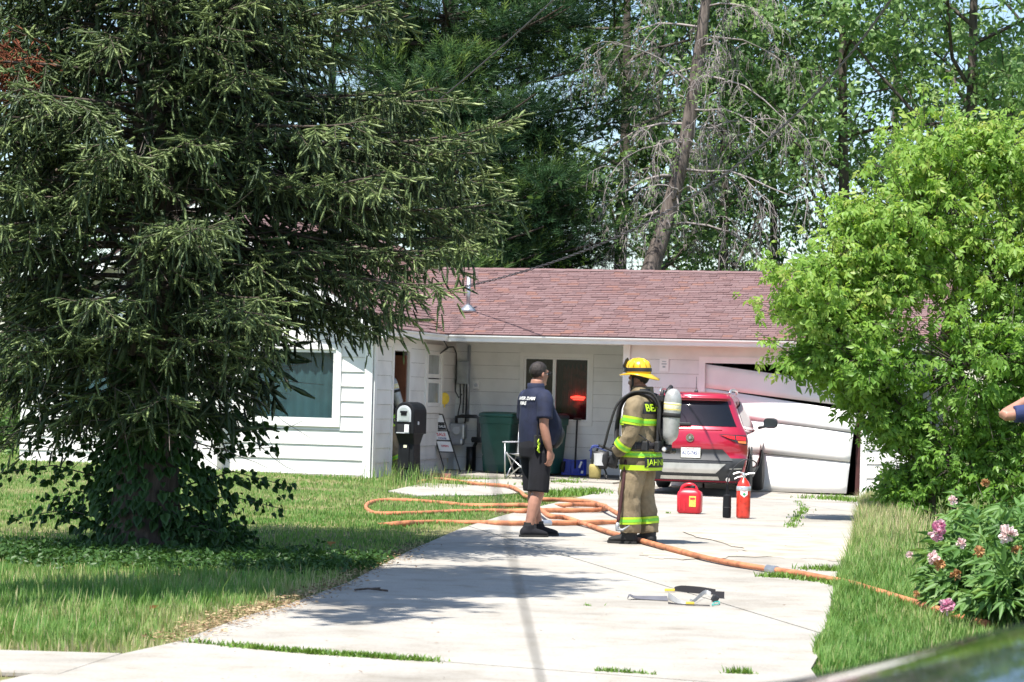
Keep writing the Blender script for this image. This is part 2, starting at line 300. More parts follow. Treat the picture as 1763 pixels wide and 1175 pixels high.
MT = dict(
    concrete=concrete_mat(), soil=soil_mat(),
    gravel=M_plain('joint_dirt', (0.13, 0.11, 0.08), 0.95, var=0.3, scale=30),
    white=M_plain('white_paint', (0.76, 0.75, 0.725), 0.5, var=0.04, scale=2.5, bump=0.08, bscale=20),
    siding=M_plain('white_siding', (0.72, 0.715, 0.695), 0.55, var=0.07, scale=2.3, bump=0.15, bscale=9),
    trim=M_plain('white_trim', (0.78, 0.78, 0.77), 0.45, var=0.04, scale=3),
    dark_in=M_plain('dark_interior', (0.03, 0.025, 0.025), 0.9),
    maroon=M_plain('dark_red_wood', (0.06, 0.018, 0.018), 0.7, var=0.3),
    brown=M_plain('brown_wood_door', (0.16, 0.06, 0.03), 0.55, var=0.25, scale=5),
    shingle=M_rnd('red_shingle', [(0.0, (0.15, 0.088, 0.088)), (0.3, (0.20, 0.118, 0.116)), (0.55, (0.215, 0.138, 0.138)), (0.8, (0.22, 0.122, 0.112)), (1.0, (0.245, 0.125, 0.10))], 0.95),
    roofdeck=M_plain('roof_deck', (0.10, 0.06, 0.06), 0.95),
    glass=M_glass('window_glass', (0.66, 0.75, 0.76), 0.72),
    lap_shade_backing=M_plain('lap_shade_grey', (0.17, 0.16, 0.15), 0.9),  # dark wall backing: lap shadow put into its colour, shows through board gaps
    curtain_teal=M_plain('pale_teal_curtain', (0.50, 0.70, 0.74), 0.9, var=0.15, scale=3),
    reflection_red=M_plain('dark_red_reflection', (0.30, 0.03, 0.025), 0.9, var=0.6, scale=9),  # colour of the added sheet that imitates the red window reflection
    greymetal=M_plain('grey_painted_metal', (0.33, 0.35, 0.36), 0.45, 0.3, var=0.15),
    galv=M_plain('galvanised_metal', (0.45, 0.47, 0.5), 0.35, 0.7, var=0.15),
    alu=M_plain('aluminium', (0.62, 0.63, 0.64), 0.35, 0.8, var=0.12),
    black=M_plain('black_plastic', (0.018, 0.018, 0.02), 0.5, var=0.3),
    blackmetal=M_plain('black_metal', (0.02, 0.02, 0.022), 0.4, 0.3),
    rubber=M_plain('black_rubber', (0.02, 0.02, 0.02), 0.8, var=0.2, bump=0.2),
    charcoal=M_plain('charcoal_plastic', (0.011, 0.012, 0.014), 0.6, var=0.25, bump=0.1, spec=0.15),
    mailgrey=M_plain('light_grey_door', (0.45, 0.47, 0.49), 0.4),
    bingreen=M_plain('dark_green_plastic', (0.012, 0.085, 0.065), 0.45, var=0.2, scale=3),
    bindark=M_plain('dark_lid_plastic', (0.02, 0.03, 0.045), 0.45),
    blue=M_plain('blue_plastic', (0.02, 0.045, 0.36), 0.4, var=0.2),
    paper=M_plain('white_paper', (0.8, 0.8, 0.78), 0.7, var=0.03),
    yellow=M_plain('yellow_plastic', (0.75, 0.55, 0.06), 0.5),
    redtext=M_plain('red_print', (0.6, 0.03, 0.04), 0.6),
    ink=M_plain('black_print', (0.02, 0.02, 0.02), 0.7),
    navyink=M_plain('navy_print', (0.03, 0.05, 0.2), 0.6),
    brick=M_plain('red_brick', (0.36, 0.16, 0.12), 0.9, var=0.3, scale=20),
    hose=M_plain('orange_hose', (0.50, 0.19, 0.09), 0.8, var=0.34, scale=7, bump=0.5, bscale=140),
    red_can=M_plain('red_plastic', (0.62, 0.018, 0.035), 0.35, var=0.12),
    red_ext=M_plain('red_enamel', (0.58, 0.035, 0.02), 0.3, var=0.3, scale=14, coat=0.4),
    white_ext=M_plain('silver_band', (0.6, 0.62, 0.64), 0.3, 0.6),
    label_y=M_plain('yellow_label', (0.72, 0.55, 0.10), 0.6, var=0.3, scale=60),
    green_print=M_plain('green_print', (0.02, 0.3, 0.1), 0.6),
    wire=M_plain('weathered_cable', (0.06, 0.06, 0.065), 0.6),
    skin=M_plain('skin', (0.40, 0.20, 0.14), 0.5, var=0.1, scale=14),
    skin_dark=M_plain('skin_deep_tan', (0.31, 0.15, 0.105), 0.5, var=0.1, scale=14),  # darker tan skin tone of the firefighters
    hair=M_plain('dark_hair', (0.026, 0.019, 0.016), 0.6, var=0.5, scale=60, bump=0.7, bscale=150),
    navy=M_plain('navy_cotton', (0.010, 0.015, 0.043), 0.85, var=0.25, scale=8, bump=0.2, bscale=60),
    shorts=M_plain('black_navy_cloth', (0.006, 0.006, 0.010), 0.9, var=0.3, scale=8, bump=0.2, bscale=60),
    tan=M_plain('tan_turnout_cloth', (0.225, 0.175, 0.105), 0.9, var=0.33, scale=6, bump=0.35, bscale=45),
    lime=M_plain('lime_reflective', (0.46, 0.68, 0.025), 0.5, var=0.05),
    limeg=M_plain('green_reflective', (0.19, 0.60, 0.05), 0.4, var=0.05),
    helmet=M_plain('yellow_helmet', (0.70, 0.43, 0.02), 0.25, var=0.12, scale=12, coat=0.5),
    tank=M_plain('grey_cylinder_wrap', (0.40, 0.41, 0.40), 0.35, 0.2, var=0.12, scale=20),
    cream=M_plain('cream_label', (0.72, 0.70, 0.50), 0.6, var=0.1, scale=40),
    mask_lens=M_glass('mask_lens', (0.9, 0.9, 0.95), 0.6),
    olive=M_plain('tan_canvas_pouch', (0.36, 0.29, 0.10), 0.85, var=0.2),
    strapgrey=M_plain('grey_webbing', (0.13, 0.13, 0.15), 0.8, var=0.15, bump=0.2),
    strapblack=M_plain('black_webbing', (0.02, 0.018, 0.022), 0.75),
    silver_reflect=M_plain('silver_reflective', (0.5, 0.5, 0.5), 0.5),
    teal_cord=M_plain('teal_cord', (0.05, 0.45, 0.38), 0.7),
    carpaint=M_plain('red_metallic_paint', (0.44, 0.014, 0.042), 0.28, 0.25, var=0.03, coat=1.0),
    carblack=M_plain('black_trim', (0.02, 0.022, 0.026), 0.5),
    carglass=M_glass('dark_car_glass', (0.16, 0.2, 0.26), 0.35, 0.03, (0.01, 0.014, 0.02)),
    cargrey=M_plain('grey_cladding', (0.035, 0.038, 0.043), 0.6),
    carsilver=M_plain('silver_skid_trim', (0.60, 0.60, 0.58), 0.3, 0.6),
    chrome=M_plain('chrome', (0.8, 0.8, 0.82), 0.12, 1.0, var=0.02),
    tail=M_plain('red_tail_lens', (0.72, 0.012, 0.015), 0.15, coat=1.0),
    amber=M_plain('amber_lens', (0.7, 0.2, 0.03), 0.2, coat=1.0),
    wheel=M_plain('wheel_alloy', (0.4, 0.41, 0.42), 0.3, 0.8),
    fgpaint=M_plain('black_car_paint', (0.006, 0.0065, 0.008), 0.3, 0.0, var=0.05, coat=0.15, spec=0.25),
    fgseal=M_plain('black_gasket', (0.004, 0.004, 0.005), 0.45, spec=0.2),
    fgglass=M_plain('windscreen_glass', (0.012, 0.016, 0.018), 0.04, 0.0, var=0.02, coat=1.0, spec=0.8),
    chairgrey=M_plain('pale_grey_fabric', (0.52, 0.53, 0.55), 0.8),
    bark=bark_mat('spruce_bark', (0.035, 0.025, 0.02), (0.13, 0.10, 0.08)),
    bark_pine=bark_mat('pine_bark', (0.025, 0.02, 0.018), (0.10, 0.075, 0.06), 7),
    bark_dead=bark_mat('pale_bark', (0.05, 0.04, 0.035), (0.20, 0.165, 0.145), 9),
    bark_dec=bark_mat('dark_bark', (0.03, 0.025, 0.02), (0.12, 0.10, 0.085), 9),
    twig_dead=M_plain('grey_twigs', (0.30, 0.265, 0.255), 0.9, var=0.25),
    twig_dry=M_plain('dry_spruce_twigs', (0.17, 0.14, 0.125), 0.95, var=0.3),
    spruce=M_leaf('spruce_needles', [(0.0, (0.016, 0.027, 0.014)), (0.35, (0.055, 0.088, 0.038)), (0.62, (0.155, 0.215, 0.082)), (1.0, (0.33, 0.40, 0.16))], 0.14, 0.5),
    dead_needles=M_leaf('rusty_dead_needles', [(0, (0.12, 0.035, 0.018)), (1, (0.26, 0.085, 0.04))], 0.1, 0.8),
    pine=M_leaf('pine_needles', [(0.0, (0.012, 0.04, 0.018)), (0.45, (0.045, 0.105, 0.034)), (0.75, (0.12, 0.21, 0.05)), (1.0, (0.28, 0.39, 0.09))], 0.2, 0.5),
    leaf_dec=M_leaf('maple_leaves', [(0.0, (0.055, 0.13, 0.042)), (0.5, (0.15, 0.275, 0.088)), (1.0, (0.33, 0.46, 0.18))], 0.48, 0.4),
    leaf_dark=M_leaf('dark_leaves', [(0.0, (0.022, 0.062, 0.02)), (0.5, (0.065, 0.135, 0.038)), (1.0, (0.17, 0.26, 0.075))], 0.38, 0.4),
    leaf_box=M_leaf('boxelder_leaves', [(0.0, (0.05, 0.14, 0.022)), (0.45, (0.15, 0.30, 0.05)), (0.8, (0.265, 0.42, 0.085)), (1.0, (0.38, 0.45, 0.12))], 0.48, 0.42),
    leaf_vine=M_leaf('vine_leaves', [(0.0, (0.02, 0.06, 0.015)), (1.0, (0.06, 0.13, 0.03))], 0.25, 0.45),
    leaf_peony=M_leaf('peony_leaves', [(0.0, (0.05, 0.13, 0.03)), (0.6, (0.12, 0.24, 0.06)), (1.0, (0.22, 0.34, 0.10))], 0.28, 0.5),
    petal=M_leaf('pink_petals', [(0.0, (0.62, 0.20, 0.36)), (0.5, (0.72, 0.38, 0.48)), (1.0, (0.82, 0.62, 0.64))], 0.3, 0.6),
    petal_pale=M_leaf('pale_petals', [(0.0, (0.78, 0.52, 0.52)), (1.0, (0.86, 0.78, 0.74))], 0.3, 0.6),
    petal_dry=M_leaf('withered_petals', [(0.0, (0.40, 0.20, 0.08)), (1.0, (0.60, 0.38, 0.18))], 0.2, 0.8),
    grass=M_leaf('grass_blades', [(0.0, (0.042, 0.13, 0.026)), (0.35, (0.11, 0.25, 0.05)), (0.62, (0.21, 0.335, 0.09)), (0.82, (0.41, 0.40, 0.19)), (1.0, (0.55, 0.47, 0.29))], 0.42, 0.55),
    weed=M_leaf('weed_leaves', [(0.0, (0.06, 0.16, 0.02)), (1.0, (0.20, 0.32, 0.06))], 0.3, 0.5),
    litter=M_leaf('dry_litter', [(0.0, (0.12, 0.06, 0.035)), (0.6, (0.36, 0.25, 0.14)), (1.0, (0.55, 0.42, 0.25))], 0.1, 0.9),
)
# ================================================================ SETTING: ground, driveway, walks, grass
def vnoise(x, y, s=1.0, seed=0):
    r = np.random.default_rng(100 + seed); out = np.zeros_like(x)
    for i in range(7):
        a = r.uniform(0, 2 * np.pi); f = s * (0.6 + 0.5 * i); ph = r.uniform(0, 6.28)
        out += np.sin((x * np.cos(a) + y * np.sin(a)) * f + ph) / (1 + 0.35 * i)
    return out / 3.2
def zg_np(x, y):
    k = np.clip((y - 32) / 8, 0, 1); k = k * k * (3 - 2 * k)
    return -0.02 * np.clip(x, -7, 7) * k
xs = np.concatenate([[-900, -300, -100, -50, -25], np.arange(-14, 14.1, 1.0), [25, 50, 100, 300, 900]])
ys = np.concatenate([[-200, -60, -20, 0], np.arange(6, 62, 1.0), [70, 90, 130, 200, 400, 1500]])
gx, gy = np.meshgrid(xs, ys); gz = zg_np(gx, gy)
nx, ny = len(xs), len(ys)
idx = np.arange(nx * ny).reshape(ny, nx)
gf = np.stack([idx[:-1, :-1], idx[:-1, 1:], idx[1:, 1:], idx[1:, :-1]], -1).reshape(-1, 4)
ground = npmesh('ground', np.stack([gx, gy, gz], -1).reshape(-1, 3), gf, MT['soil'], smooth=True)
prop(ground, 'green and straw coloured lawn soil round the house', 'ground', kind='structure')

def px_poly(pts): return [(G(*p).x, G(*p).y) for p in pts]
def HPxy(s, t): p = HP(s, t, 0); return (p.x, p.y)
drive_left = px_poly([(310, 1110), (420, 1068), (500, 1045), (600, 1008), (700, 955), (790, 915), (860, 893), (960, 868), (1030, 852)])
drive_right = px_poly([(1500, 868), (1490, 890), (1475, 950), (1450, 1010), (1440, 1080), (1412, 1130)])
DRIVE = [(-3.4, 8.5), (-2.15, 13.0)] + drive_left + [HPxy(2.6, -6.0), HPxy(2.6, -2.4), HPxy(3.5, -2.4), HPxy(3.5, -1.72), HPxy(8.2, -1.72), HPxy(8.2, -4.5)] + drive_right + [(1.66, 13.5), (1.62, 12.5), (1.7, 8.5)]
WALK = px_poly([(668, 848), (720, 856), (850, 855), (960, 846), (1010, 838), (1000, 829), (880, 827), (760, 829)])
PATIO = [HPxy(0.03, -0.03), HPxy(3.47, -0.03), HPxy(3.47, -2.36), HPxy(0.9, -2.36), HPxy(0.03, -3.0)]
SIDEWALK_L = [(-30, 12.35), (-2.25, 12.35), (-2.05, 13.37), (-30, 13.42)]
SIDEWALK_R = [(2.2, 11.5), (30, 11.5), (30, 12.5), (2.1, 12.5)]

def inside(poly, x, y):
    c = np.zeros(x.shape, bool); n = len(poly)
    for i in range(n):
        x1, y1 = poly[i]; x2, y2 = poly[(i + 1) % n]
        if y1 == y2: continue
        m = ((y1 > y) != (y2 > y)) & (x < (x2 - x1) * (y - y1) / (y2 - y1) + x1); c ^= m
    return c
def edge_dist(poly, x, y):
    d = np.full(x.shape, 1e9); n = len(poly)
    for i in range(n):
        ax, ay = poly[i]; bx, by = poly[(i + 1) % n]; L = (bx - ax) ** 2 + (by - ay) ** 2 + 1e-12
        t = np.clip(((x - ax) * (bx - ax) + (y - ay) * (by - ay)) / L, 0, 1)
        d = np.minimum(d, np.hypot(x - ax - t * (bx - ax), y - ay - t * (by - ay)))
    return d
def clip_half(poly, a, b, gap=0.006):
    """part of the polygon left of a->b, pulled back by a joint gap"""
    ax, ay = a; dx, dy = b[0] - a[0], b[1] - a[1]; L = math.hypot(dx, dy); nxn, nyn = -dy / L, dx / L
    def sd(p): return (p[0] - ax) * nxn + (p[1] - ay) * nyn - gap
    out = []
    for i in range(len(poly)):
        p, q = poly[i], poly[(i + 1) % len(poly)]; sp, sq = sd(p), sd(q)
        if sp >= 0: out.append(p)
        if (sp >= 0) != (sq >= 0):
            t = sp / (sp - sq); out.append((p[0] + (q[0] - p[0]) * t, p[1] + (q[1] - p[1]) * t))
    return out
def cut(polys, a, b):
    res = []
    for p in polys:
        for q in (clip_half(p, a, b), clip_half(p, b, a)):
            if len(q) >= 3: res.append(q)
    return res
def densify(poly, step=0.6, jit=0.0):
    out = []
    for i in range(len(poly)):
        p, q = poly[i], poly[(i + 1) % len(poly)]; n = max(1, int(math.hypot(q[0] - p[0], q[1] - p[1]) / step))
        for k in range(n): out.append((p[0] + (q[0] - p[0]) * k / n, p[1] + (q[1] - p[1]) * k / n))
    return out
def slab(name, poly, top, mat, parent=None, thick=0.08):
    poly = densify(poly, 1.2)
    mb = MB(); mb.prism([Vector((x, y, zg(x, y) + top - thick)) for x, y in poly], (0, 0, thick))
    return mb.build(name, mat, parent)
drive = slab('driveway', DRIVE, 0.008, MT['gravel'], thick=0.05)
prop(drive, 'pale cracked concrete driveway leading to the garage', 'driveway', kind='structure')
pieces = [DRIVE]
pieces = cut(pieces, (-1.76, 14.04), (-0.30, 13.37))
pieces = cut(pieces, (0.73, 21.54), (1.96, 15.65))
pieces = cut(pieces, (1.91, 31.94), (2.97, 22.4))
pieces = cut(pieces, HPxy(0, -5.6), HPxy(9, -5.3))
for i, pc in enumerate(pieces):
    slab('slab', pc, 0.026 - 0.003 * (i % 3), MT['concrete'], drive, 0.03)
walk = slab('walkway', WALK, 0.02, MT['concrete']); prop(walk, 'short concrete walk crossing the lawn towards the patio', 'walkway', kind='structure')
patio = slab('patio', PATIO, 0.05, MT['concrete'], thick=0.12); prop(patio, 'concrete patio slab under the house eave', 'patio', kind='structure')
swl = slab('sidewalk', SIDEWALK_L, 0.006, MT['gravel']); prop(swl, 'public concrete sidewalk along the front lawn', 'sidewalk', kind='structure')
for k in range(8):
    x1 = -2.2 - k * 1.5
    slab('slab', [(x1 - 1.485, 12.36), (x1, 12.36), (x1 + (0.15 if k == 0 else 0), 13.38), (x1 - 1.485, 13.40)], 0.022, MT['concrete'], swl, 0.03)
swr = slab('sidewalk', SIDEWALK_R, 0.006, MT['gravel']); prop(swr, 'public concrete sidewalk beyond the right edge of the driveway', 'sidewalk', kind='structure')
for k in range(5):
    x1 = 2.05 + k * 1.5
    slab('slab', [(x1 + 0.15, 11.51), (x1 + 1.635, 11.51), (x1 + 1.635, 12.48), (x1 + 0.15, 12.48)], 0.022, MT['concrete'], swr, 0.03)
street = slab('street', [(-60, -6), (60, -6), (60, 6.5), (-60, 6.5)], 0.01, M_plain('asphalt', (0.055, 0.055, 0.06), 0.9, var=0.25, scale=20, bump=0.3)); prop(street, 'asphalt street in front of the yard', 'street', kind='structure')
# damp stain left by water on the driveway, a real thin sheet of wet concrete
wet = MB(); wp = [G(*p) for p in [(1105, 957), (1180, 950), (1265, 955), (1275, 948), (1180, 922), (1230, 918), (1330, 926), (1480, 935), (1478, 968), (1390, 968), (1290, 963), (1200, 968), (1130, 966)]]
ring_ = wp + wp[:3]; sm = []
for i in range(len(wp)):
    p0, p1, p2, p3 = [ring_[(i + q) % len(wp)] for q in (-1, 0, 1, 2)]
    for k in range(6):
        t = k / 6; q = 0.5 * ((2 * p1) + (p2 - p0) * t + (2 * p0 - 5 * p1 + 4 * p2 - p3) * t * t + (3 * p1 - p0 - 3 * p2 + p3) * t ** 3)
        sm.append(q + Vector((0.03 * math.sin(i * 7 + k * 2.3), 0.10 * math.sin(i * 3 + k * 1.7), 0)))
wet.prism([Vector((p.x, p.y, zg(p.x, p.y) + 0.0262)) for p in sm], (0, 0, 0.002))
wo = wet.build('wet_patch', M_plain('damp_concrete', (0.45, 0.395, 0.32), 0.75, var=0.2, scale=3), drive)

# ---------------------------------------------------------------- grass
HOUSE_FOOT = [HPxy(-6.2, -5.2), HPxy(0.05, -5.2), HPxy(0.05, 0), HPxy(3.5, 0), HPxy(3.5, -1.7), HPxy(8.5, -1.7), HPxy(8.5, 6), HPxy(-6.2, 6)]
BT = np.array([[-0.5, 0, 0], [0.5, 0, 0], [-0.4, 0.18, 0.5], [0.4, 0.18, 0.5], [0, 0.55, 0.95]])
BF = np.array([[0, 1, 2], [1, 3, 2], [2, 3, 4]])
HARD = [DRIVE, WALK, PATIO, SIDEWALK_L, SIDEWALK_R, HOUSE_FOOT]
def blades(name, x, y, h, w, col, parent=None, lean=0.6):
    K = len(x); a = 3.2 * vnoise(x, y, 7.0, 9) * np.pi + rng.normal(0, 0.9, K)
    X = np.stack([np.cos(a), np.sin(a), np.zeros(K)], -1); Y = np.stack([-np.sin(a), np.cos(a), np.zeros(K)], -1); Zv = np.tile([0, 0, 1.0], (K, 1))
    sc = np.stack([w, h * rng.uniform(0.1, 1.5, K) * lean, h], -1)
    Vv, Ff = scatter(BT, BF, X, Y, Zv, np.stack([x, y, zg_np(x, y) - 0.005], -1), sc)
    return npmesh(name, Vv, Ff, MT['grass'], parent, np.repeat(col, 3))
def sample(n, xr, yr, power=1.6):
    u = rng.uniform(0, 1, n); y0, y1 = yr; q = 1 - power
    y = (y0 ** q + u * (y1 ** q - y0 ** q)) ** (1 / q)
    half = y * 0.213 + 0.4
    x = rng.uniform(-1, 1, n) * half; m = (x > xr[0]) & (x < xr[1]); return x[m], y[m]
x, y = sample(380000, (-20, 20), (10.2, 47), 1.25)
keep = np.ones(len(x), bool)
for P in HARD: keep &= ~inside(P, x, y)
x, y = x[keep], y[keep]
ed = edge_dist(DRIVE, x, y); es = np.minimum(edge_dist(SIDEWALK_L, x, y), 9)
left = x < 0.5 + (y > 30) * 1.0
n1 = vnoise(x, y, 1.6, 1); n2 = vnoise(x, y, 5.0, 2); bare = vnoise(x, y, 0.9, 3)
shade = np.exp(-(((x + 3.0) / 2.6) ** 2 + ((y - 21.0) / 2.4) ** 2))
keep = rng.uniform(0, 1, len(x)) < np.clip(np.where(left, np.clip(0.75 - 0.45 * bare, 0.2, 1) * np.clip(0.25 + es * 1.2, 0, 1) * np.clip(0.25 + ed * 2.0, 0, 1), 1.0) * (1 - 0.75 * shade), 0.03, 1)
x, y, ed, es, left, n1, n2, bare = [q[keep] for q in (x, y, ed, es, left, n1, n2, bare)]
K = len(x)
col = np.clip(0.52 + 0.05 * np.clip((y - 22) / 8, 0, 1) + 0.16 * n1 + 0.12 * n2 + rng.normal(0, 0.13, K) + 0.5 * np.exp(-ed / 0.16) * left + 0.5 * np.exp(-es / 0.25) + 0.2 * np.clip(bare, 0, 1), 0, 1)
col = np.where(rng.uniform(0, 1, K) < 0.045, rng.uniform(0.75, 1, K), col)
front = np.clip((20.2 - y) / 1.5, 0, 1) * left                       # taller unmown fringe in front of the spruce
h = np.where(left, 0.028 + 0.028 * rng.uniform(0, 1, K) + 0.065 * front * rng.uniform(0.1, 1, K), 0.04 + 0.065 * rng.uniform(0, 1, K))
h *= np.clip(0.45 + ed * 2.2, 0, 1) * np.clip(1.0 + 0.45 * vnoise(x, y, 9.0, 12), 0.35, 1.8) * np.where(rng.uniform(0, 1, K) < 0.06, 1.7, 1.0)
col = np.where(left, np.clip(col - 0.03, 0, 1), np.clip(col + 0.0, 0, 1))
w = 0.0045 + 0.00028 * y
lawn = blades('lawn_grass', x, y, h, w, col); prop(lawn, 'short sunlit lawn grass with straw patches', 'grass', kind='stuff')

# tall seeding grass along the right side of the driveway
n = 26000
yy = 13.6 + (37 - 13.6) * rng.uniform(0, 1, n) ** 1.3
re = np.interp(yy, [p[1] for p in drive_right[::-1]], [p[0] for p in drive_right[::-1]])
xx = re + np.abs(rng.normal(0, 0.34, n)) - 0.05
tall = 0.10 + 0.17 * np.clip((yy - 18) / 10, 0, 1)
hh = tall * rng.uniform(0.5, 1.25, n)
cc = np.clip(0.48 + 0.40 * np.clip((yy - 19) / 9, 0, 1) * rng.uniform(0, 1.5, n) + rng.normal(0, 0.12, n), 0, 1)
k = (np.abs(xx - 0.0) < yy * 0.22)
tg = blades('tall_grass', xx[k], yy[k], hh[k], np.full(k.sum(), 0.006) + 0.00022 * yy[k], cc[k], lean=0.8)
prop(tg, 'tall unmown seeding grass beside the driveway under the leafy shrub', 'grass', kind='stuff')

# small weeds in joints and cracks
def weed_patch(pts, spread, n, hmax, label, name='weed_patch', straw=0.0):
    P = [G(*p) for p in pts]
    t = rng.uniform(0, len(P) - 1.001, n); i = t.astype(int); fr = t - i
    ax = np.array([[p.x, p.y] for p in P]); q = ax[i] * (1 - fr[:, None]) + ax[np.minimum(i + 1, len(P) - 1)] * fr[:, None]
    q += rng.normal(0, 1, (n, 2)) * spread * (0.6 + 0.8 * np.abs(vnoise(q[:, :1], q[:, 1:], 6.0, 31)))
    kp_ = rng.uniform(0, 1, n) < np.clip(0.55 + 0.7 * vnoise(q[:, 0], q[:, 1], 5.0, 33), 0.08, 1); q = q[kp_]; n = len(q)
    hh = hmax * rng.uniform(0.3, 1, n)
    K = n; a = rng.uniform(0, 6.28, K)
    Xa = np.stack([np.cos(a), np.sin(a), np.zeros(K)], -1); Ya = np.stack([-np.sin(a), np.cos(a), np.zeros(K)], -1); Za = np.tile([0, 0, 1.0], (K, 1))
    Vv, Ff = scatter(BT, BF, Xa, Ya, Za, np.stack([q[:, 0], q[:, 1], zg_np(q[:, 0], q[:, 1]) + 0.012], -1), np.stack([np.full(K, 0.011) + 0.0002 * q[:, 1], hh * rng.uniform(0.3, 1.6, K), hh], -1))
    o = npmesh(name, Vv, Ff, MT['weed'], None, np.repeat(np.clip(rng.normal(0.55, 0.25, K) + straw, 0, 1), 3))
    return prop(o, label, 'weeds', kind='stuff')
weed_patch([(325, 1112), (420, 1122), (560, 1134), (768, 1147)], 0.022, 3200, 0.05, 'green weeds filling the diagonal joint of the driveway near the sidewalk')
weed_patch([(1030, 1163), (1130, 1169)], 0.025, 500, 0.045, 'short weed strip in the sidewalk joint below the webbing strap')
weed_patch([(1250, 1166), (1292, 1168)], 0.02, 160, 0.06, 'small weed tuft at the sidewalk joint near the tall grass')
weed_patch([(1362, 912), (1370, 896), (1385, 880), (1372, 866)], 0.05, 1100, 0.05, 'leafy weed clump in the driveway crack beside the fire extinguisher')
weed_patch([(1395, 862), (1440, 862), (1480, 868)], 0.20, 900, 0.12, 'yellow green weed patch before the broken garage door')
weed_patch([(1315, 998), (1360, 1000), (1440, 1012), (1465, 1018)], 0.06, 1500, 0.07, 'low weeds along the orange hose at the driveway edge')
weed_patch([(1385, 985), (1470, 990)], 0.06, 700, 0.08, 'low weeds above the hose coupling at the driveway edge')
weed_patch([(950, 856), (1030, 848)], 0.18, 1400, 0.10, 'grass tuft on the driveway behind the orange hose loops')
weed_patch([(960, 834), (1000, 830)], 0.16, 700, 0.09, 'weeds sprouting at the patio edge by the blue shovel')
weed_patch([(740, 834), (830, 838)], 0.10, 700, 0.09, 'grass strip between walkway and patio')
weed_patch([(900, 838), (930, 834)], 0.12, 350, 0.08, 'weed tuft by the feet of the folding chair')
for pts in ([(1005, 1048), (1012, 1049)], [(1040, 1049), (1050, 1050)], [(1145, 886), (1152, 887)]):
    weed_patch(pts, 0.012, 26, 0.035, 'tiny tuft of grass sprouting from a driveway crack').__setitem__('group', 'tiny tufts in driveway cracks')
# tall unmown tuft against the wing wall and round the mailbox
x = rng.normal(0, 1, 1500); q = [G(610, 812), G(700, 838), G(725, 836), G(690, 830)]
xs_ = np.concatenate([q[i].x + rng.normal(0, s, 190) for i, s in ((0, 0.3), (1, 0.3), (2, 0.45), (3, 0.25))]); ys_ = np.concatenate([q[i].y - abs(rng.normal(0, 0.3, 190)) for i in range(4)])
k = ~inside(HOUSE_FOOT, xs_, ys_)
tt = blades('unmown_tuft', xs_[k], ys_[k], rng.uniform(0.08, 0.42, k.sum()), np.full(k.sum(), 0.009), np.clip(rng.normal(0.6, 0.15, k.sum()), 0, 1), lean=0.7)
prop(tt, 'long wispy grass left unmown round the mailbox and wall corner', 'grass', kind='stuff')

# dry litter along the lawn edge
n = 2600
L2 = drive_left; t = rng.uniform(0, 4.3, n); i = t.astype(int); fr = (t - i)[:, None]
ax = np.array(L2); q = ax[i] * (1 - fr) + ax[i + 1] * fr; q[:, 0] += rng.normal(-0.06, 0.11, n); q[:, 1] += rng.normal(0, 0.12, n)
a = rng.uniform(0, 6.28, n); LT = np.array([[-.5, 0, 0], [0, -.16, .05], [.5, 0, 0.02], [0, .16, .05]]); LF = np.array([[0, 1, 2, 3]])
Xa = np.stack([np.cos(a), np.sin(a), rng.normal(0, .15, n)], -1); Ya = np.stack([-np.sin(a), np.cos(a), rng.normal(0, .25, n)], -1); Za = np.tile([0, 0, 1.], (n, 1))
Vv, Ff = scatter(LT, LF, Xa, Ya, Za, np.stack([q[:, 0], q[:, 1], np.full(n, 0.034)], -1), rng.uniform(0.02, 0.055, n))
prop(npmesh('dry_litter', Vv, Ff, MT['litter'], None, rng.uniform(0, 1, n)), 'dry brown leaf litter along the lawn edge of the driveway', 'leaf litter', kind='stuff')
n = 420; xx = rng.uniform(-2, 4, n); yy = 12 + 26 * rng.uniform(0, 1, n) ** 1.4; k = inside(DRIVE, xx, yy); xx, yy = xx[k], yy[k]; n = len(xx); a = rng.uniform(0, 6.28, n)
Xa = np.stack([np.cos(a), np.sin(a), rng.normal(0, .1, n)], -1); Ya = np.stack([-np.sin(a), np.cos(a), rng.normal(0, .2, n)], -1); Za = np.tile([0, 0, 1.], (n, 1))
Vv, Ff = scatter(LT, LF, Xa, Ya, Za, np.stack([xx, yy, zg_np(xx, yy) + 0.028], -1), rng.uniform(0.008, 0.035, n))
prop(npmesh('driveway_debris', Vv, Ff, MT['litter'], None, rng.uniform(0, 0.6, n)), 'scattered leaf bits and grit on the driveway concrete', 'leaf litter', kind='stuff')
# ================================================================ HOUSE
house = thing('ranch_house', 'white sided ranch house with reddish shingle roof and attached garage', 'house', HP(0, 0, 0), -PSI)
def hmb(mb, name, mat, parent=house, **kw): return mb.build(name, mat, parent, **kw)
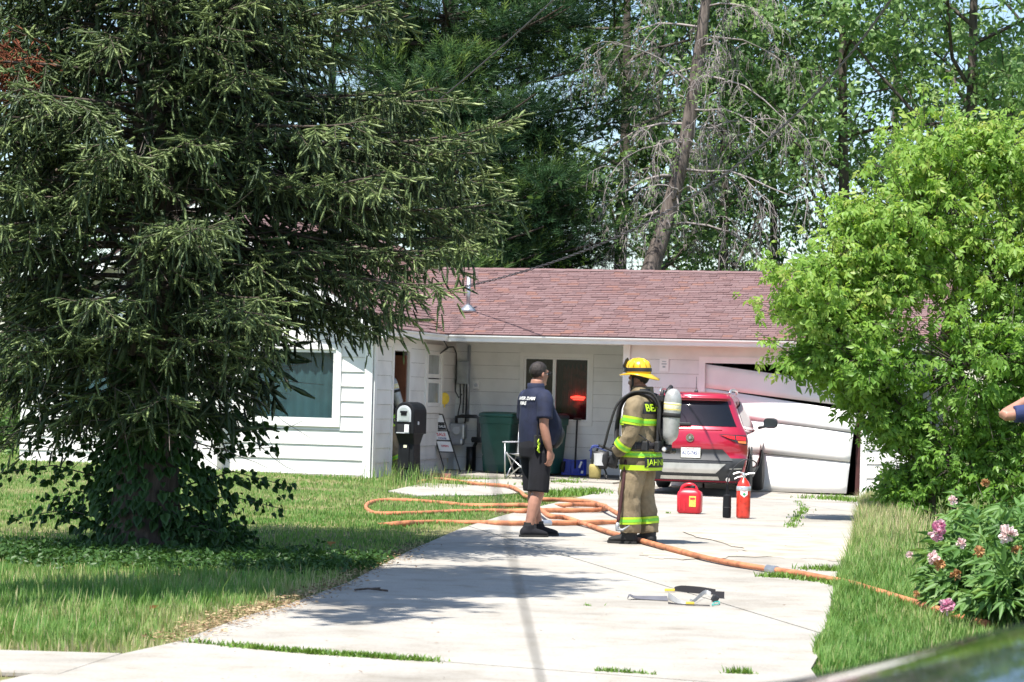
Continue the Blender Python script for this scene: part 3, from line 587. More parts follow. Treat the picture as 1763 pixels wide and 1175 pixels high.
# local house coordinates: x = along front (U), y = into the house (V), z up
EAVE_T, EAVE_Z, PM = -2.15, 2.50, 0.335          # main roof
EAVE_S, PW = 0.36, 0.62                           # wing roof
RIDGE_T = 1.85; RIDGE_Z = EAVE_Z + PM * (RIDGE_T - EAVE_T)
WRS = -2.94; WRZ = EAVE_Z + PW * (EAVE_S - WRS)
WF = -5.15; WL = -6.15; GF = -1.7; GS0, GS1 = 3.5, 8.42
ROOF_R = 8.85
def wall(name, a, b, z0, z1, openings, inward, z1b=None, thick=0.10, mat='lap_shade_backing'):
    """wall from a to b (local xy); openings are (s0,s1,z0,z1) along it"""
    a = Vector((a[0], a[1], 0)); b = Vector((b[0], b[1], 0)); d = (b - a); L = d.length; d.normalize(); n = Vector((inward[0], inward[1], 0))
    cutsx = sorted({0, L} | {o[0] for o in openings} | {o[1] for o in openings}); mb = MB()
    for x0, x1 in zip(cutsx[:-1], cutsx[1:]):
        mid = (x0 + x1) / 2; spans = [(z0, z1)]
        for o in openings:
            if o[0] < mid < o[1]:
                ns = []
                for p, q in spans:
                    if o[2] > p: ns.append((p, min(q, o[2])))
                    if o[3] < q: ns.append((max(p, o[3]), q))
                spans = ns
        for p, q in spans:
            A = a + d * x0; B = a + d * x1
            mb.hexa([A + Z * p, B + Z * p, B + n * thick + Z * p, A + n * thick + Z * p, A + Z * q, B + Z * q, B + n * thick + Z * q, A + n * thick + Z * q])
    return hmb(mb, name, MT[mat]), a, d, L, -n
def siding(w, z0, z1, openings, expo=0.238, top_fn=None):
    wo, a, d, L, out = w
    z = z0; k = 0
    while z < z1 - 0.02:
        zt = min(z + expo, z1)
        segs = [(0.0, L, z, zt)]
        for o in openings:
            ns = []
            for (x0, x1, p, q) in segs:
                if o[1] <= x0 or o[0] >= x1 or o[3] <= p or o[2] >= q: ns.append((x0, x1, p, q)); continue
                if o[0] > x0: ns.append((x0, o[0], p, q))
                if o[1] < x1: ns.append((o[1], x1, p, q))
                xx0, xx1 = max(x0, o[0]), min(x1, o[1])
                if o[2] > p + 0.015: ns.append((xx0, xx1, p, o[2]))
                if o[3] < q - 0.015: ns.append((xx0, xx1, o[3], q))
            segs = ns
        for (x0, x1, p, q) in segs:
            if x1 - x0 < 0.03 or q - p < 0.012: continue
            if top_fn:
                x0b, x1b = top_fn(q, x0, x1)
                if x1b - x0b < 0.05: continue
            else: x0b, x1b = x0, x1
            wob = random.uniform(-0.002, 0.002)
            tb = 0.026 + wob; tt = 0.006
            A = a + d * x0; B = a + d * x1; A2 = a + d * x0b; B2 = a + d * x1b
            mb = MB(); mb.hexa([A + Z * p, B + Z * p, B + out * tb + Z * (p - 0.004), A + out * tb + Z * (p - 0.004), A2 + Z * (q - 0.008), B2 + Z * (q - 0.008), B2 + out * tt + Z * (q - 0.008), A2 + out * tt + Z * (q - 0.008)])
            hmb(mb, 'siding_board', MT['siding'], wo)
        z = zt; k += 1
def trim_rect(name, o, d, n, s0, s1, z0, z1, wdt, proud, mat, parent, sides='lrtb', inset=0.02):
    mb = MB(); a = Vector((o[0], o[1], 0)); d = Vector((d[0], d[1], 0)); n = Vector((n[0], n[1], 0))
    def bar(x0, x1, p, q):
        mb.hexa([a + d * x0 + Z * p - n * inset, a + d * x1 + Z * p - n * inset, a + d * x1 + Z * p + n * proud, a + d * x0 + Z * p + n * proud,
                 a + d * x0 + Z * q - n * inset, a + d * x1 + Z * q - n * inset, a + d * x1 + Z * q + n * proud, a + d * x0 + Z * q + n * proud])
    if 'l' in sides: bar(s0, s0 + wdt, z0, z1)
    if 'r' in sides: bar(s1 - wdt, s1, z0, z1)
    if 't' in sides: bar(s0 + wdt, s1 - wdt, z1 - wdt, z1)
    if 'b' in sides: bar(s0 + wdt, s1 - wdt, z0, z0 + wdt)
    return mb.build(name, mat, parent)
def pane(name, o, d, n, s0, s1, z0, z1, depth, mat, parent, th=0.008):
    a = Vector((o[0], o[1], 0)); d = Vector((d[0], d[1], 0)); n = Vector((n[0], n[1], 0)); mb = MB()
    mb.hexa([a + d * s0 + Z * z0 + n * (depth - th), a + d * s1 + Z * z0 + n * (depth - th), a + d * s1 + Z * z0 + n * depth, a + d * s0 + Z * z0 + n * depth,
             a + d * s0 + Z * z1 + n * (depth - th), a + d * s1 + Z * z1 + n * (depth - th), a + d * s1 + Z * z1 + n * depth, a + d * s0 + Z * z1 + n * depth])
    return mb.build(name, mat, parent)
ZB = -0.35
# ---- patio wall
pw_op = [(1.28, 2.52, 0.98, 2.18)]
w_pat = wall('patio_wall', (0, 0), (GS0, 0), ZB, 2.46, pw_op, (0, 1)); siding(w_pat, 0.07, 2.40, [(1.24, 2.56, 0.94, 2.22)], 0.24)
win = trim_rect('window', (0, 0), (1, 0), (0, -1), 1.22, 2.58, 0.93, 2.23, 0.075, 0.035, MT['white'], house); win['label'] = 'two pane sliding patio window with red reflection imitated by an added glow inside'
trim_rect('window_frame', (0, 0), (1, 0), (0, -1), 1.297, 2.503, 1.007, 2.153, 0.035, 0.015, MT['trim'], win)
mb = MB(); mb.box((1.862, -0.005, 1.58), (0.06, 0.05, 1.075)); mb.build('mullion', MT['trim'], win)
pane('pane', (0, 0), (1, 0), (0, -1), 1.333, 1.83, 1.045, 2.115, 0.004, MT['glass'], win); pane('pane', (0, 0), (1, 0), (0, -1), 1.894, 2.467, 1.045, 2.115, -0.008, MT['glass'], win)
mb = MB()                                        # added gathered sheet imitating the red reflection in the pane
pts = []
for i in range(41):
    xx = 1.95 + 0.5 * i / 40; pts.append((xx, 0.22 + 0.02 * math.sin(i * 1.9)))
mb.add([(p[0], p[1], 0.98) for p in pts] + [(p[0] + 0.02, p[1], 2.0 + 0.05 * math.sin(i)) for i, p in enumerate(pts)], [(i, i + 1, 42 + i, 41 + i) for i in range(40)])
mb.build('curtain', MT['reflection_red'], win, smooth=True)
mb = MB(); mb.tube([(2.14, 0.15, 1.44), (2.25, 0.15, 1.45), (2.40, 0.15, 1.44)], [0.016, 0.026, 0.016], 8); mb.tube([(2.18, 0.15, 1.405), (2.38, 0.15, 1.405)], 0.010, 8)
mb.build('red_reflection_glow', M_emit('red_reflection_emit', (1.0, 0.035, 0.02), 9.0), win)  # added glow standing in for a red reflection, no lamp there
mb = MB(); mb.box((1.9, 1.5, 1.3), (3.2, 0.05, 2.6)); mb.box((0.4, 0.8, 1.3), (0.05, 1.3, 2.6)); mb.box((3.3, 0.8, 1.3), (0.05, 1.3, 2.6)); mb.box((1.85, 0.8, 2.44), (2.84, 1.3, 0.04)); mb.box((1.85, 0.8, 0.2), (2.84, 1.3, 0.04))
mb.build('dark_room', MT['dark_in'], win)
# ---- wing side wall (faces right): local x=0, y from WF to 0 ; along = -y..0
dt0, dt1 = -3.98, -3.08
s_op = [(dt0 - WF, dt1 - WF, ZB, 2.14), (-1.95 - WF, -1.03 - WF, 1.18, 2.22)]
w_side = wall('wing_side_wall', (0, WF), (0, 0), ZB, 2.46, s_op, (-1, 0))
siding(w_side, 0.05, 2.44, [(dt0 - WF - 0.06, dt1 - WF + 0.06, ZB, 2.2), (-2.05 - WF, -0.93 - WF, 1.10, 2.30)], 0.24)
dr = trim_rect('door_frame', (0, WF), (0, 1), (1, 0), dt0 - WF - 0.09, dt1 - WF + 0.09, 0.0, 2.24, 0.09, 0.035, MT['white'], house, 'lrt')
mb = MB(); rot = Matrix.Rotation(R(62), 3, 'Z'); mb.box((-0.42, dt1 - 0.10, 1.06), (0.85, 0.045, 2.04)); d_ = mb.build('door', MT['brown'], house); d_['label'] = 'brown wooden side door standing open inward'
mb = MB(); mb.tube([(-0.74, dt1 - 0.13, 0.98), (-0.74, dt1 - 0.18, 0.98)], [0.02, 0.03], 10); mb.build('handle', MT['chrome'], d_)
mb = MB(); mb.box((-1.6, -3.5, 1.2), (0.05, 3.0, 2.5)); mb.box((-0.85, -4.9, 1.2), (1.4, 0.05, 2.5)); mb.box((-0.85, -2.3, 1.2), (1.4, 0.05, 2.5)); mb.box((-0.85, -3.5, 2.44), (1.4, 2.4, 0.04)); mb.box((-0.85, -3.5, 0.04), (1.4, 2.4, 0.04)); mb.build('hallway', MT['brown'], house)
win = trim_rect('window', (0, WF), (0, 1), (1, 0), -2.05 - WF, -0.93 - WF, 1.10, 2.31, 0.11, 0.045, MT['white'], house); win['label'] = 'narrow white framed window with two stacked panes'
trim_rect('upper_sash', (0, WF), (0, 1), (1, 0), -1.938 - WF, -1.042 - WF, 1.72, 2.195, 0.07, 0.02, MT['trim'], win); trim_rect('lower_sash', (0, WF), (0, 1), (1, 0), -1.938 - WF, -1.042 - WF, 1.215, 1.70, 0.07, 0.03, MT['trim'], win)
gl_pale = M_plain('frosted_pane', (0.30, 0.34, 0.36), 0.15, var=0.2, scale=3, coat=0.6)
pane('pane', (0, WF), (0, 1), (1, 0), -1.868 - WF, -1.112 - WF, 1.79, 2.125, 0.0, gl_pale, win); pane('pane', (0, WF), (0, 1), (1, 0), -1.868 - WF, -1.112 - WF, 1.285, 1.63, 0.008, gl_pale, win)
# ---- wing front wall (with gable)
f_op = [(-2.06 - WL, -0.60 - WL, 0.95, 2.12), (-5.45 - WL, -4.45 - WL, 0.95, 2.0)]
w_front = wall('wing_front_wall', (WL, WF), (0, WF), ZB, 2.5, f_op, (0, 1))
siding(w_front, 0.09, 2.5, [(-2.14 - WL, -0.52 - WL, 0.87, 2.20), (-5.53 - WL, -4.37 - WL, 0.87, 2.08)], 0.24)
mb = MB(); gz0 = 2.5
mb.prism([(WL, WF, gz0), (0, WF, gz0), (EAVE_S - 0.36, WF, gz0 + 0.15), (WRS, WF, WRZ - 0.12), (WL, WF, gz0 + 0.15)], (0, 0.10, 0)); gw = hmb(mb, 'gable_wall', MT['siding'])
zz = 2.52
while zz < WRZ - 0.35:
    hw = (WRZ - 0.1 - zz - 0.24) / PW; mb = MB()
    if hw > 0.1: mb.hexa([(max(WRS - hw, WL), WF, zz), (min(WRS + hw, 0), WF, zz), (min(WRS + hw, 0), WF - 0.026, zz), (max(WRS - hw, WL), WF - 0.026, zz), (max(WRS - hw, WL), WF, zz + 0.238), (min(WRS + hw, 0), WF, zz + 0.238), (min(WRS + hw, 0), WF - 0.006, zz + 0.238), (max(WRS - hw, WL), WF - 0.006, zz + 0.238)]); hmb(mb, 'siding_board', MT['siding'], gw)
    zz += 0.24
for (s0, s1, z1, lab) in ((-2.15, -0.51, 2.21, 'large front window with pale teal curtain behind glass'), (-5.54, -4.36, 2.09, 'teal curtained front window behind the spruce')):
    win = trim_rect('window', (0, WF), (1, 0), (0, -1), s0, s1, 0.86, z1, 0.09, 0.05, MT['trim'], house); win['label'] = lab
    trim_rect('window_frame', (0, WF), (1, 0), (0, -1), s0 + 0.092, s1 - 0.092, 0.952, z1 - 0.092, 0.05, 0.02, MT['white'], win)
    pane('pane', (0, WF), (1, 0), (0, -1), s0 + 0.142, s1 - 0.142, 1.004, z1 - 0.144, 0.002, MT['glass'], win)
    mb = MB(); npt = 50; vs = [(s0 + (s1 - s0) * i / npt, WF + 0.13 + 0.018 * math.sin(i * 1.3) + 0.01 * math.sin(i * 3.1), z) for z in (0.9, z1) for i in range(npt + 1)]
    mb.add(vs, [(i, i + 1, npt + 2 + i, npt + 1 + i) for i in range(npt)]); mb.build('curtain', MT['curtain_teal'], win, smooth=True)
# added pier left of the window, shaped to throw the upright shadow edge
mb = MB(); mb.box((-2.62, WF - 0.19, 1.25), (0.26, 0.35, 2.5)); hmb(mb, 'shadow_pier', MT['siding'])
mb = MB(); mb.box((-0.035, WF - 0.045, 1.22), (0.13, 0.028, 2.44)); hmb(mb, 'corner_board', MT['trim'])
mb = MB(); mb.box((0.045, WF + 0.06, 1.22), (0.028, 0.13, 2.44)); hmb(mb, 'corner_board', MT['trim'])
mb = MB(); mb.box((WL + (-WL) / 2, WF - 0.02, -0.13), (-WL + 0.02, 0.07, 0.42)); hmb(mb, 'foundation', MT['concrete'])
# ---- garage front
jl, jr = 4.90, 7.58
g_op = [(jl - GS0, jr - GS0, ZB, 2.09)]
w_gar = wall('garage_wall', (GS0, GF), (GS1, GF), ZB, 2.46, g_op, (0, 1)); siding(w_gar, -0.02, 2.44, [(jl - GS0 - 0.10, jr - GS0 + 0.10, ZB, 2.19)], 0.24)
wall('garage_side_wall', (GS1, GF), (GS1, 5.4), ZB, 2.46, [], (-1, 0)); wall('garage_inner_wall', (GS0, GF + 0.11), (GS0, -0.01), ZB, 2.46, [], (1, 0))
wall('rear_wall', (WL, 5.4), (GS1, 5.4), ZB, 2.46, [], (0, -1)); wall('wing_left_wall', (WL, WF + 0.11), (WL, 5.3), ZB, 2.5, [], (1, 0))
mb = MB(); mb.box((GS0 + 0.03, GF - 0.042, 1.18), (0.12, 0.03, 2.5)); hmb(mb, 'corner_board', MT['trim'])
mb = MB(); mb.box((GS1 - 0.05, GF - 0.042, 1.18), (0.12, 0.03, 2.5)); hmb(mb, 'corner_board', MT['trim'])
trim_rect('garage_door_frame', (0, GF), (1, 0), (0, -1), jl - 0.11, jr + 0.11, -0.2, 2.20, 0.11, 0.04, MT['trim'], house, 'lrt')
mb = MB(); mb.box((6.24, 0.9, 1.1), (2.9, 0.04, 2.7)); mb.box((4.6, -0.4, 1.1), (0.04, 2.4, 2.7)); mb.box((7.95, -0.4, 1.1), (0.04, 2.4, 2.7)); mb.box((6.25, -0.4, 2.3), (3.3, 2.4, 0.04)); hmb(mb, 'garage_interior', MT['dark_in'])
mb = MB(); mb.box((7.54, GF + 0.13, 0.95), (0.10, 0.10, 2.2)); hmb(mb, 'door_track', MT['maroon'])
# broken sectional garage door: each buckled section is a curved sheet
def sect(corner_px, bulge, tag, n=14):
    """corners as pixels tl, tr, br, bl on the garage front, with an outward offset for each corner"""
    C4 = []
    for (px, py, off) in corner_px:
        s_, z_ = front_sz(px, py, GF - off); C4.append(Vector((s_, GF - off, z_)))
    mb = MB(); rows = 5
    for side in (0, 1):
        for j in range(rows):
            for i in range(n + 1):
                a, b = i / n, j / (rows - 1)
                p = (C4[0] * (1 - a) + C4[1] * a) * (1 - b) + (C4[3] * (1 - a) + C4[2] * a) * b
                p = p + Vector((0, -bulge * math.sin(math.pi * a) * (0.4 + 0.6 * b) + 0.004 * math.sin(7 * a + 3 * b) + side * 0.028, 0))
                mb.v.append(tuple(p))
    def id(s, j, i): return s * rows * (n + 1) + j * (n + 1) + i
    for s in (0, 1):
        for j in range(rows - 1):
            for i in range(n): mb.f.append((id(s, j, i), id(s, j, i + 1), id(s, j + 1, i + 1), id(s, j + 1, i))); mb.a.append(.5)
    for i in range(n):
        for j in (0, rows - 1): mb.f.append((id(0, j, i), id(0, j, i + 1), id(1, j, i + 1), id(1, j, i))); mb.a.append(.5)
    for j in range(rows - 1):
        for i in (0, n): mb.f.append((id(0, j, i), id(0, j + 1, i), id(1, j + 1, i), id(1, j, i))); mb.a.append(.5)
    return mb.build('door_section', MT['white'], gdoor, smooth=True)
gdoor = bpy.data.objects.new('garage_door', None); COL.objects.link(gdoor); gdoor.parent = house; gdoor['label'] = 'white sectional garage door buckled and knocked out of its track'
sect([(1213, 627, 0.0), (1478, 664, -0.04), (1477, 702, 0.03), (1213, 668, 0.0)], 0.03, 0)
sect([(1213, 668.3, 0.0), (1478, 710, 0.05), (1469, 745, 0.12), (1213, 712, 0.02)], 0.06, 1)
sect([(1213, 712.3, 0.02), (1469, 746.2, 0.11), (1463, 796, 0.15), (1213, 769, 0.04)], 0.12, 2)
sect([(1213, 769.3, 0.04), (1463, 797.2, 0.14), (1457, 850, 0.16), (1213, 842, 0.06)], 0.22, 3)
s_, z_ = front_sz(1323, 782, GF - 0.09); s2, z2 = front_sz(1330, 843, GF - 0.10)
mb = MB(); mb.tube([(s_, GF - 0.12, z_), (s2, GF - 0.14, z2)], 0.05, 4); mb.build('loose_bracket', MT['alu'], gdoor)
# notice sheet on garage wall
mb = MB(); s_, z_ = front_sz(1144, 629, GF); mb.box((s_, GF - 0.034, z_), (0.16, 0.012, 0.22)); nb = hmb(mb, 'notice', MT['paper'])
mb = MB(); mb.box((s_, GF - 0.0415, z_ + 0.02), (0.09, 0.003, 0.02)); mb.box((s_, GF - 0.0415, z_ + 0.06), (0.07, 0.003, 0.015)); mb.box((s_, GF - 0.0415, z_ - 0.03), (0.05, 0.003, 0.03)); mb.build('print', MT['greymetal'], nb)
# ---- eaves: fascia, gutter, soffit
mb = MB(); mb.box(((EAVE_S + ROOF_R) / 2 + 0.02, EAVE_T + 0.04, EAVE_Z - 0.075), (ROOF_R - EAVE_S - 0.05, 0.025, 0.13)); hmb(mb, 'fascia', MT['trim'])
def gutter(name, p0, p1, out):
    d = (Vector(p1) - Vector(p0)).normalized(); o = Vector(out); mb = MB()
    prof = [(0.0, 0.0), (0.0, -0.10), (0.075, -0.105), (0.085, -0.05), (0.115, -0.02), (0.118, 0.0), (0.108, 0.0), (0.10, -0.018), (0.07, -0.04), (0.062, -0.093), (0.01, -0.09), (0.01, 0.0)]
    mb.prism([Vector(p0) + o * a + Z * b for a, b in prof], Vector(p1) - Vector(p0)); return hmb(mb, name, MT['trim'])
gutter('gutter', (EAVE_S + 0.125, EAVE_T + 0.025, EAVE_Z - 0.03), (ROOF_R - 0.02, EAVE_T + 0.025, EAVE_Z - 0.02), (0, -1, 0))
gutter('gutter', (EAVE_S - 0.025, WF - 0.42, EAVE_Z - 0.035), (EAVE_S - 0.025, EAVE_T + 0.01, EAVE_Z - 0.03), (1, 0, 0))
mb = MB(); mb.box((EAVE_S - 0.04, (WF - 0.45 + EAVE_T) / 2, EAVE_Z - 0.075), (0.025, EAVE_T - WF + 0.4, 0.13)); hmb(mb, 'fascia', MT['trim'])
mb = MB(); mb.box(((ROOF_R) / 2 + 0.1, (EAVE_T + 0.06) / 2, EAVE_Z - 0.11), (ROOF_R - 0.3, -EAVE_T - 0.06, 0.02)); mb.box((EAVE_S / 2 - 0.02, (WF + EAVE_T) / 2 - 0.2, EAVE_Z - 0.115), (EAVE_S - 0.08, EAVE_T - WF + 0.35, 0.02)); hmb(mb, 'soffit', MT['white'])
# ---- roof decks and shingles
def roof_pt_main(s, t): return Vector((s, t, EAVE_Z + PM * (t - EAVE_T)))
def roof_pt_wing(s, t): return Vector((s, t, EAVE_Z + PW * (EAVE_S - s)))
mb = MB(); TH = 0.05
def deck(poly, f): mb.prism([f(*p) - Z * (TH + 0.006) for p in poly], (0, 0, TH))
sv = lambda t: EAVE_S - (PM / PW) * (t - EAVE_T)
deck([(EAVE_S, EAVE_T), (ROOF_R, EAVE_T), (ROOF_R, RIDGE_T), (sv(RIDGE_T), RIDGE_T)], roof_pt_main)
deck([(sv(RIDGE_T), RIDGE_T), (ROOF_R, RIDGE_T), (ROOF_R, 5.8), (sv(RIDGE_T), 5.8)], lambda s, t: Vector((s, t, RIDGE_Z - PM * (t - RIDGE_T))))
deck([(EAVE_S, WF - 0.45), (EAVE_S, EAVE_T), (sv(RIDGE_T), RIDGE_T), (sv(RIDGE_T), 5.8), (WRS, 5.8), (WRS, WF - 0.45)], roof_pt_wing)
deck([(WRS, WF - 0.45), (WRS, 5.8), (2 * WRS - EAVE_S, 5.8), (2 * WRS - EAVE_S, WF - 0.45)], lambda s, t: Vector((s, t, EAVE_Z + PW * (s - (2 * WRS - EAVE_S)))))
roof = hmb(mb, 'roof', MT['roofdeck']); roof['label'] = 'faded reddish asphalt shingle roof with valley'
mb = MB()
def shingle(p00, p10, p11, p01, nrm_, col):      # lower edge p00-p10, upper p01-p11
    th = nrm_ * 0.012; tiny = nrm_ * 0.001
    mb.add([p00 + th, p10 + th, p11 + tiny, p01 + tiny, p00, p10], [(0, 1, 2, 3), (4, 5, 1, 0), (5, 2, 1), (4, 0, 3)], col)
ex = 0.118
cm = 1 / math.sqrt(1 + PM * PM); nm = Vector((0, -PM, 1)).normalized(); t = EAVE_T - 0.03; row = 0
def tabcol():
    return min(max(random.gauss(0.45, 0.16) if random.random() > 0.16 else random.choice((0.97, 0.85, 0.08, 0.2)), 0.01), 0.99)
while t < RIDGE_T:
    t1 = min(t + ex * cm, RIDGE_T); s0 = sv(max(t, EAVE_T)); s = s0 - random.uniform(0, 0.2); lift = random.random() < 0.0
    while s < ROOF_R:
        wdt = random.choice((0.15, 0.22, 0.30, 0.18)); e = min(s + wdt, ROOF_R); b0 = max(s, sv(max(t, EAVE_T)))
        if e > b0 + 0.02: shingle(roof_pt_main(b0, t), roof_pt_main(e - 0.006, t), roof_pt_main(e - 0.006, t1 + 0.01), roof_pt_main(max(b0, sv(t1)), t1 + 0.01), nm * random.choice((1, 1, 1, 1.5, 0.7)), tabcol())
        s = e
    t += ex * cm; row += 1
cw = 1 / math.sqrt(1 + PW * PW); nw = Vector((PW, 0, 1)).normalized(); s = EAVE_S + 0.03
tv_ = lambda s: EAVE_T + (EAVE_S - s) * PW / PM
while s > WRS:
    s1 = max(s - ex * cw, WRS); t = WF - 0.47 - random.uniform(0, .2); tend = tv_(min(s, EAVE_S)) if s > sv(RIDGE_T) else 5.8
    while t < tend:
        wdt = random.choice((0.15, 0.22, 0.30, 0.18)); e = min(t + wdt, tend); b0 = max(t, WF - 0.47)
        if e > b0 + 0.02:
            cw_ = 0.98 if e > tend - 0.25 and random.random() < 0.3 else tabcol()
            shingle(roof_pt_wing(s, e - 0.006), roof_pt_wing(s, b0), roof_pt_wing(s1 - 0.01, b0), roof_pt_wing(s1 - 0.01, e - 0.006), nw * random.choice((1, 1, 1.5, 2.0)), cw_)
        t = e
    s -= ex * cw
s = 2 * WRS - EAVE_S
nw2 = Vector((-PW, 0, 1)).normalized()
mb.add([Vector((s - 0.02, WF - 0.47, EAVE_Z)) + nw2 * .004, Vector((s - 0.02, 5.8, EAVE_Z)) + nw2 * .004, Vector((WRS, 5.8, WRZ)) + nw2 * .004, Vector((WRS, WF - 0.47, WRZ)) + nw2 * .004], [(0, 1, 2, 3)], 0.4)
sh = mb.build('shingles', MT['shingle'], roof); sh['kind'] = 'stuff'
mb = MB(); s = sv(RIDGE_T) + 0.3
k = 0
while s < ROOF_R:                                # ridge caps
    e = min(s + 0.24, ROOF_R); h = RIDGE_Z + 0.016 + 0.004 * (k % 2); d = 0.14
    mb.add([(s, RIDGE_T - d, h - PM * d), (e, RIDGE_T - d, h - PM * d), (s, RIDGE_T, h), (e, RIDGE_T, h), (s, RIDGE_T + d, h - PM * d), (e, RIDGE_T + d, h - PM * d)], [(0, 1, 3, 2), (2, 3, 5, 4)], tabcol()); s = e; k += 1
rc = mb.build('ridge_cap', MT['shingle'], roof); rc['kind'] = 'stuff'
# rake boards on the wing gable
for sg in (1, -1):
    mb = MB(); x0 = EAVE_S if sg > 0 else 2 * WRS - EAVE_S
    mb.prism([(x0, WF - 0.44, EAVE_Z - 0.06), (WRS, WF - 0.44, WRZ - 0.06), (WRS, WF - 0.44, WRZ - 0.22), (x0, WF - 0.44, EAVE_Z - 0.22)], (0, 0.025, 0)); hmb(mb, 'rake_board', MT['trim'])
# roof vent with flashing
vt = -0.86; vs_ = 0.42 + 0.02; b = roof_pt_main(vs_, vt)
mb = MB(); mb.lathe([(0.15, -0.02), (0.15, 0.03), (0.11, 0.06), (0.07, 0.10), (0.045, 0.12)], 16, b); mb.lathe([(0.038, 0.0), (0.038, 0.62), (0.032, 0.62), (0.032, 0.58)], 12, b)
ve = hmb(mb, 'vent_pipe', MT['galv'], smooth=True)
# ================================================================ TEXT
def text2d(s, size, bold=0.0, spacing=1.0):
    cu = bpy.data.curves.new('txt', 'FONT'); cu.body = s; cu.size = size; cu.align_x = 'CENTER'; cu.align_y = 'CENTER'; cu.offset = bold; cu.space_character = spacing; cu.resolution_u = 3
    o = bpy.data.objects.new('txt', cu); COL.objects.link(o); bpy.context.view_layer.update()
    me = bpy.data.meshes.new_from_object(o.evaluated_get(bpy.context.evaluated_depsgraph_get()))
    vs = [tuple(v.co) for v in me.vertices]; fs = [tuple(p.vertices) for p in me.polygons]
    bpy.data.objects.remove(o); bpy.data.curves.remove(cu); bpy.data.meshes.remove(me)
    return vs, fs
def text_on(name, s, size, mat, parent, fn, bold=0.0, spacing=1.0):
    vs, fs = text2d(s, size, bold, spacing); mb = MB(); mb.add([fn(x, y) for x, y, z in vs], fs)
    me = mb.mesh(name); return link(name, me, parent, mat)

# ================================================================ THINGS AT THE HOUSE
def at_front(px, py, t): s_, z_ = front_sz(px, py, t); return s_, z_
# electric service: conduit, breaker box, meter can (hung on patio wall near the inside corner)
e = thing('electric_box', 'grey electric box with tall conduit on the inside corner of the patio wall', 'electric box', HP(0, 0, 0), -PSI)
mb = MB(); mb.tube([(0.27, -0.06, 2.34), (0.27, -0.06, 0.95)], 0.03, 10); mb.build('conduit', MT['galv'], e, smooth=True)
mb = MB(); mb.box((0.18, -0.09, 1.84), (0.22, 0.14, 0.42)); mb.build('box', MT['greymetal'], e, bevel=0.012)
mb = MB(); mb.box((0.18, -0.166, 1.84), (0.19, 0.012, 0.38)); mb.build('cover', MT['greymetal'], e, bevel=0.004)
mb = MB(); mb.tube([(0.24, -0.08, 1.63), (0.25, -0.09, 1.35), (0.24, -0.09, 1.0), (0.22, -0.08, 0.86)], 0.014, 6); mb.tube([(0.12, -0.08, 1.63), (0.14, -0.09, 1.3), (0.10, -0.08, 1.12), (0.09, -0.07, 1.02)], 0.012, 6); mb.tube([(0.19, -0.08, 1.64), (0.2, -0.1, 1.4), (0.19, -0.09, 1.1)], 0.012, 6); mb.build('cable', MT['black'], e)
mb = MB(); mb.tube([(0.30, -2.02, 2.42), (0.32, -1.7, 2.25), (0.10, -1.4, 2.16), (0.06, -0.8, 2.28), (0.05, -0.35, 2.3), (0.04, -0.12, 2.2), (0.05, -0.08, 1.9), (0.03, -0.08, 1.5), (0.10, -0.08, 1.38), (0.16, -0.07, 1.45)], 0.012, 6); mb.build('feed_cable', MT['black'], e, smooth=True)
wb = thing('outlet_box', 'small white weatherproof outlet box right of the grey conduit', 'outlet', HP(0.42, 0, 1.62), -PSI)
mb = MB(); mb.box((0, -0.065, 0), (0.13, 0.075, 0.16)); mb.build('housing', MT['white'], wb, bevel=0.012); mb = MB(); mb.lathe([(0.035, 0), (0.03, 0.02)], 12, (0, -0.102, 0), Matrix.Rotation(R(90), 3, 'X')); mb.build('cap', MT['mailgrey'], wb)
ds = thing('gas_meter', 'grey gas meter with dark bent riser pipe against the house corner', 'gas meter', HP(0.10, -0.28, 0.05), -PSI)
mb = MB(); mb.box((0.06, 0, 0.72), (0.30, 0.22, 0.30)); mb.box((0.06, -0.02, 0.54), (0.24, 0.20, 0.14)); mb.build('meter_case', MT['galv'], ds, bevel=0.04)
mb = MB(); mb.lathe([(0.085, 0), (0.085, 0.03), (0.07, 0.045)], 16, (0.06, -0.11, 0.74), Matrix.Rotation(R(90), 3, 'X')); mb.build('dial', MT['mailgrey'], ds)
mb = MB(); mb.tube([(0.30, 0.05, 0.0), (0.30, 0.05, 0.45)], 0.09, 10); mb.tube([(0.02, 0.0, 0.86), (0.02, 0, 0.98), (0.12, 0, 1.0), (0.40, 0.0, 1.0), (0.44, 0, 0.96), (0.44, 0.0, 0.62), (0.36, 0.02, 0.45)], 0.032, 8); mb.build('riser_pipe', MT['blackmetal'], ds, smooth=True)
mb = MB(); mb.lathe([(0.10, -0.05), (0.115, 0), (0.10, 0.05)], 16, (0.42, 0, 0.58)); mb.build('regulator', MT['rubber'], ds, smooth=True)
mb = MB(); mb.tube([(-0.10, -0.12, 0.0), (-0.10, -0.12, 0.34)], 0.014, 8); mb.build('marker_stake', MT['yellow'], ds)
dsk = thing('yellow_disc', 'round yellow disc hung beside the narrow side window', 'wall disc', HP(0.06, -0.93, 1.36), -PSI)
mb = MB(); mb.lathe([(0.10, 0), (0.11, 0.015), (0.10, 0.025), (0.0, 0.03)], 20, (0, 0, 0), Matrix.Rotation(R(60), 3, 'X') if False else Matrix.Rotation(R(55), 3, 'Z') @ Matrix.Rotation(R(90), 3, 'X')); mb.build('face', MT['yellow'], dsk)
mb = MB(); mb.tube([(0.01, 0, -0.10), (0.01, 0, -0.16)], 0.012, 6); mb.build('tag', MT['yellow'], dsk)
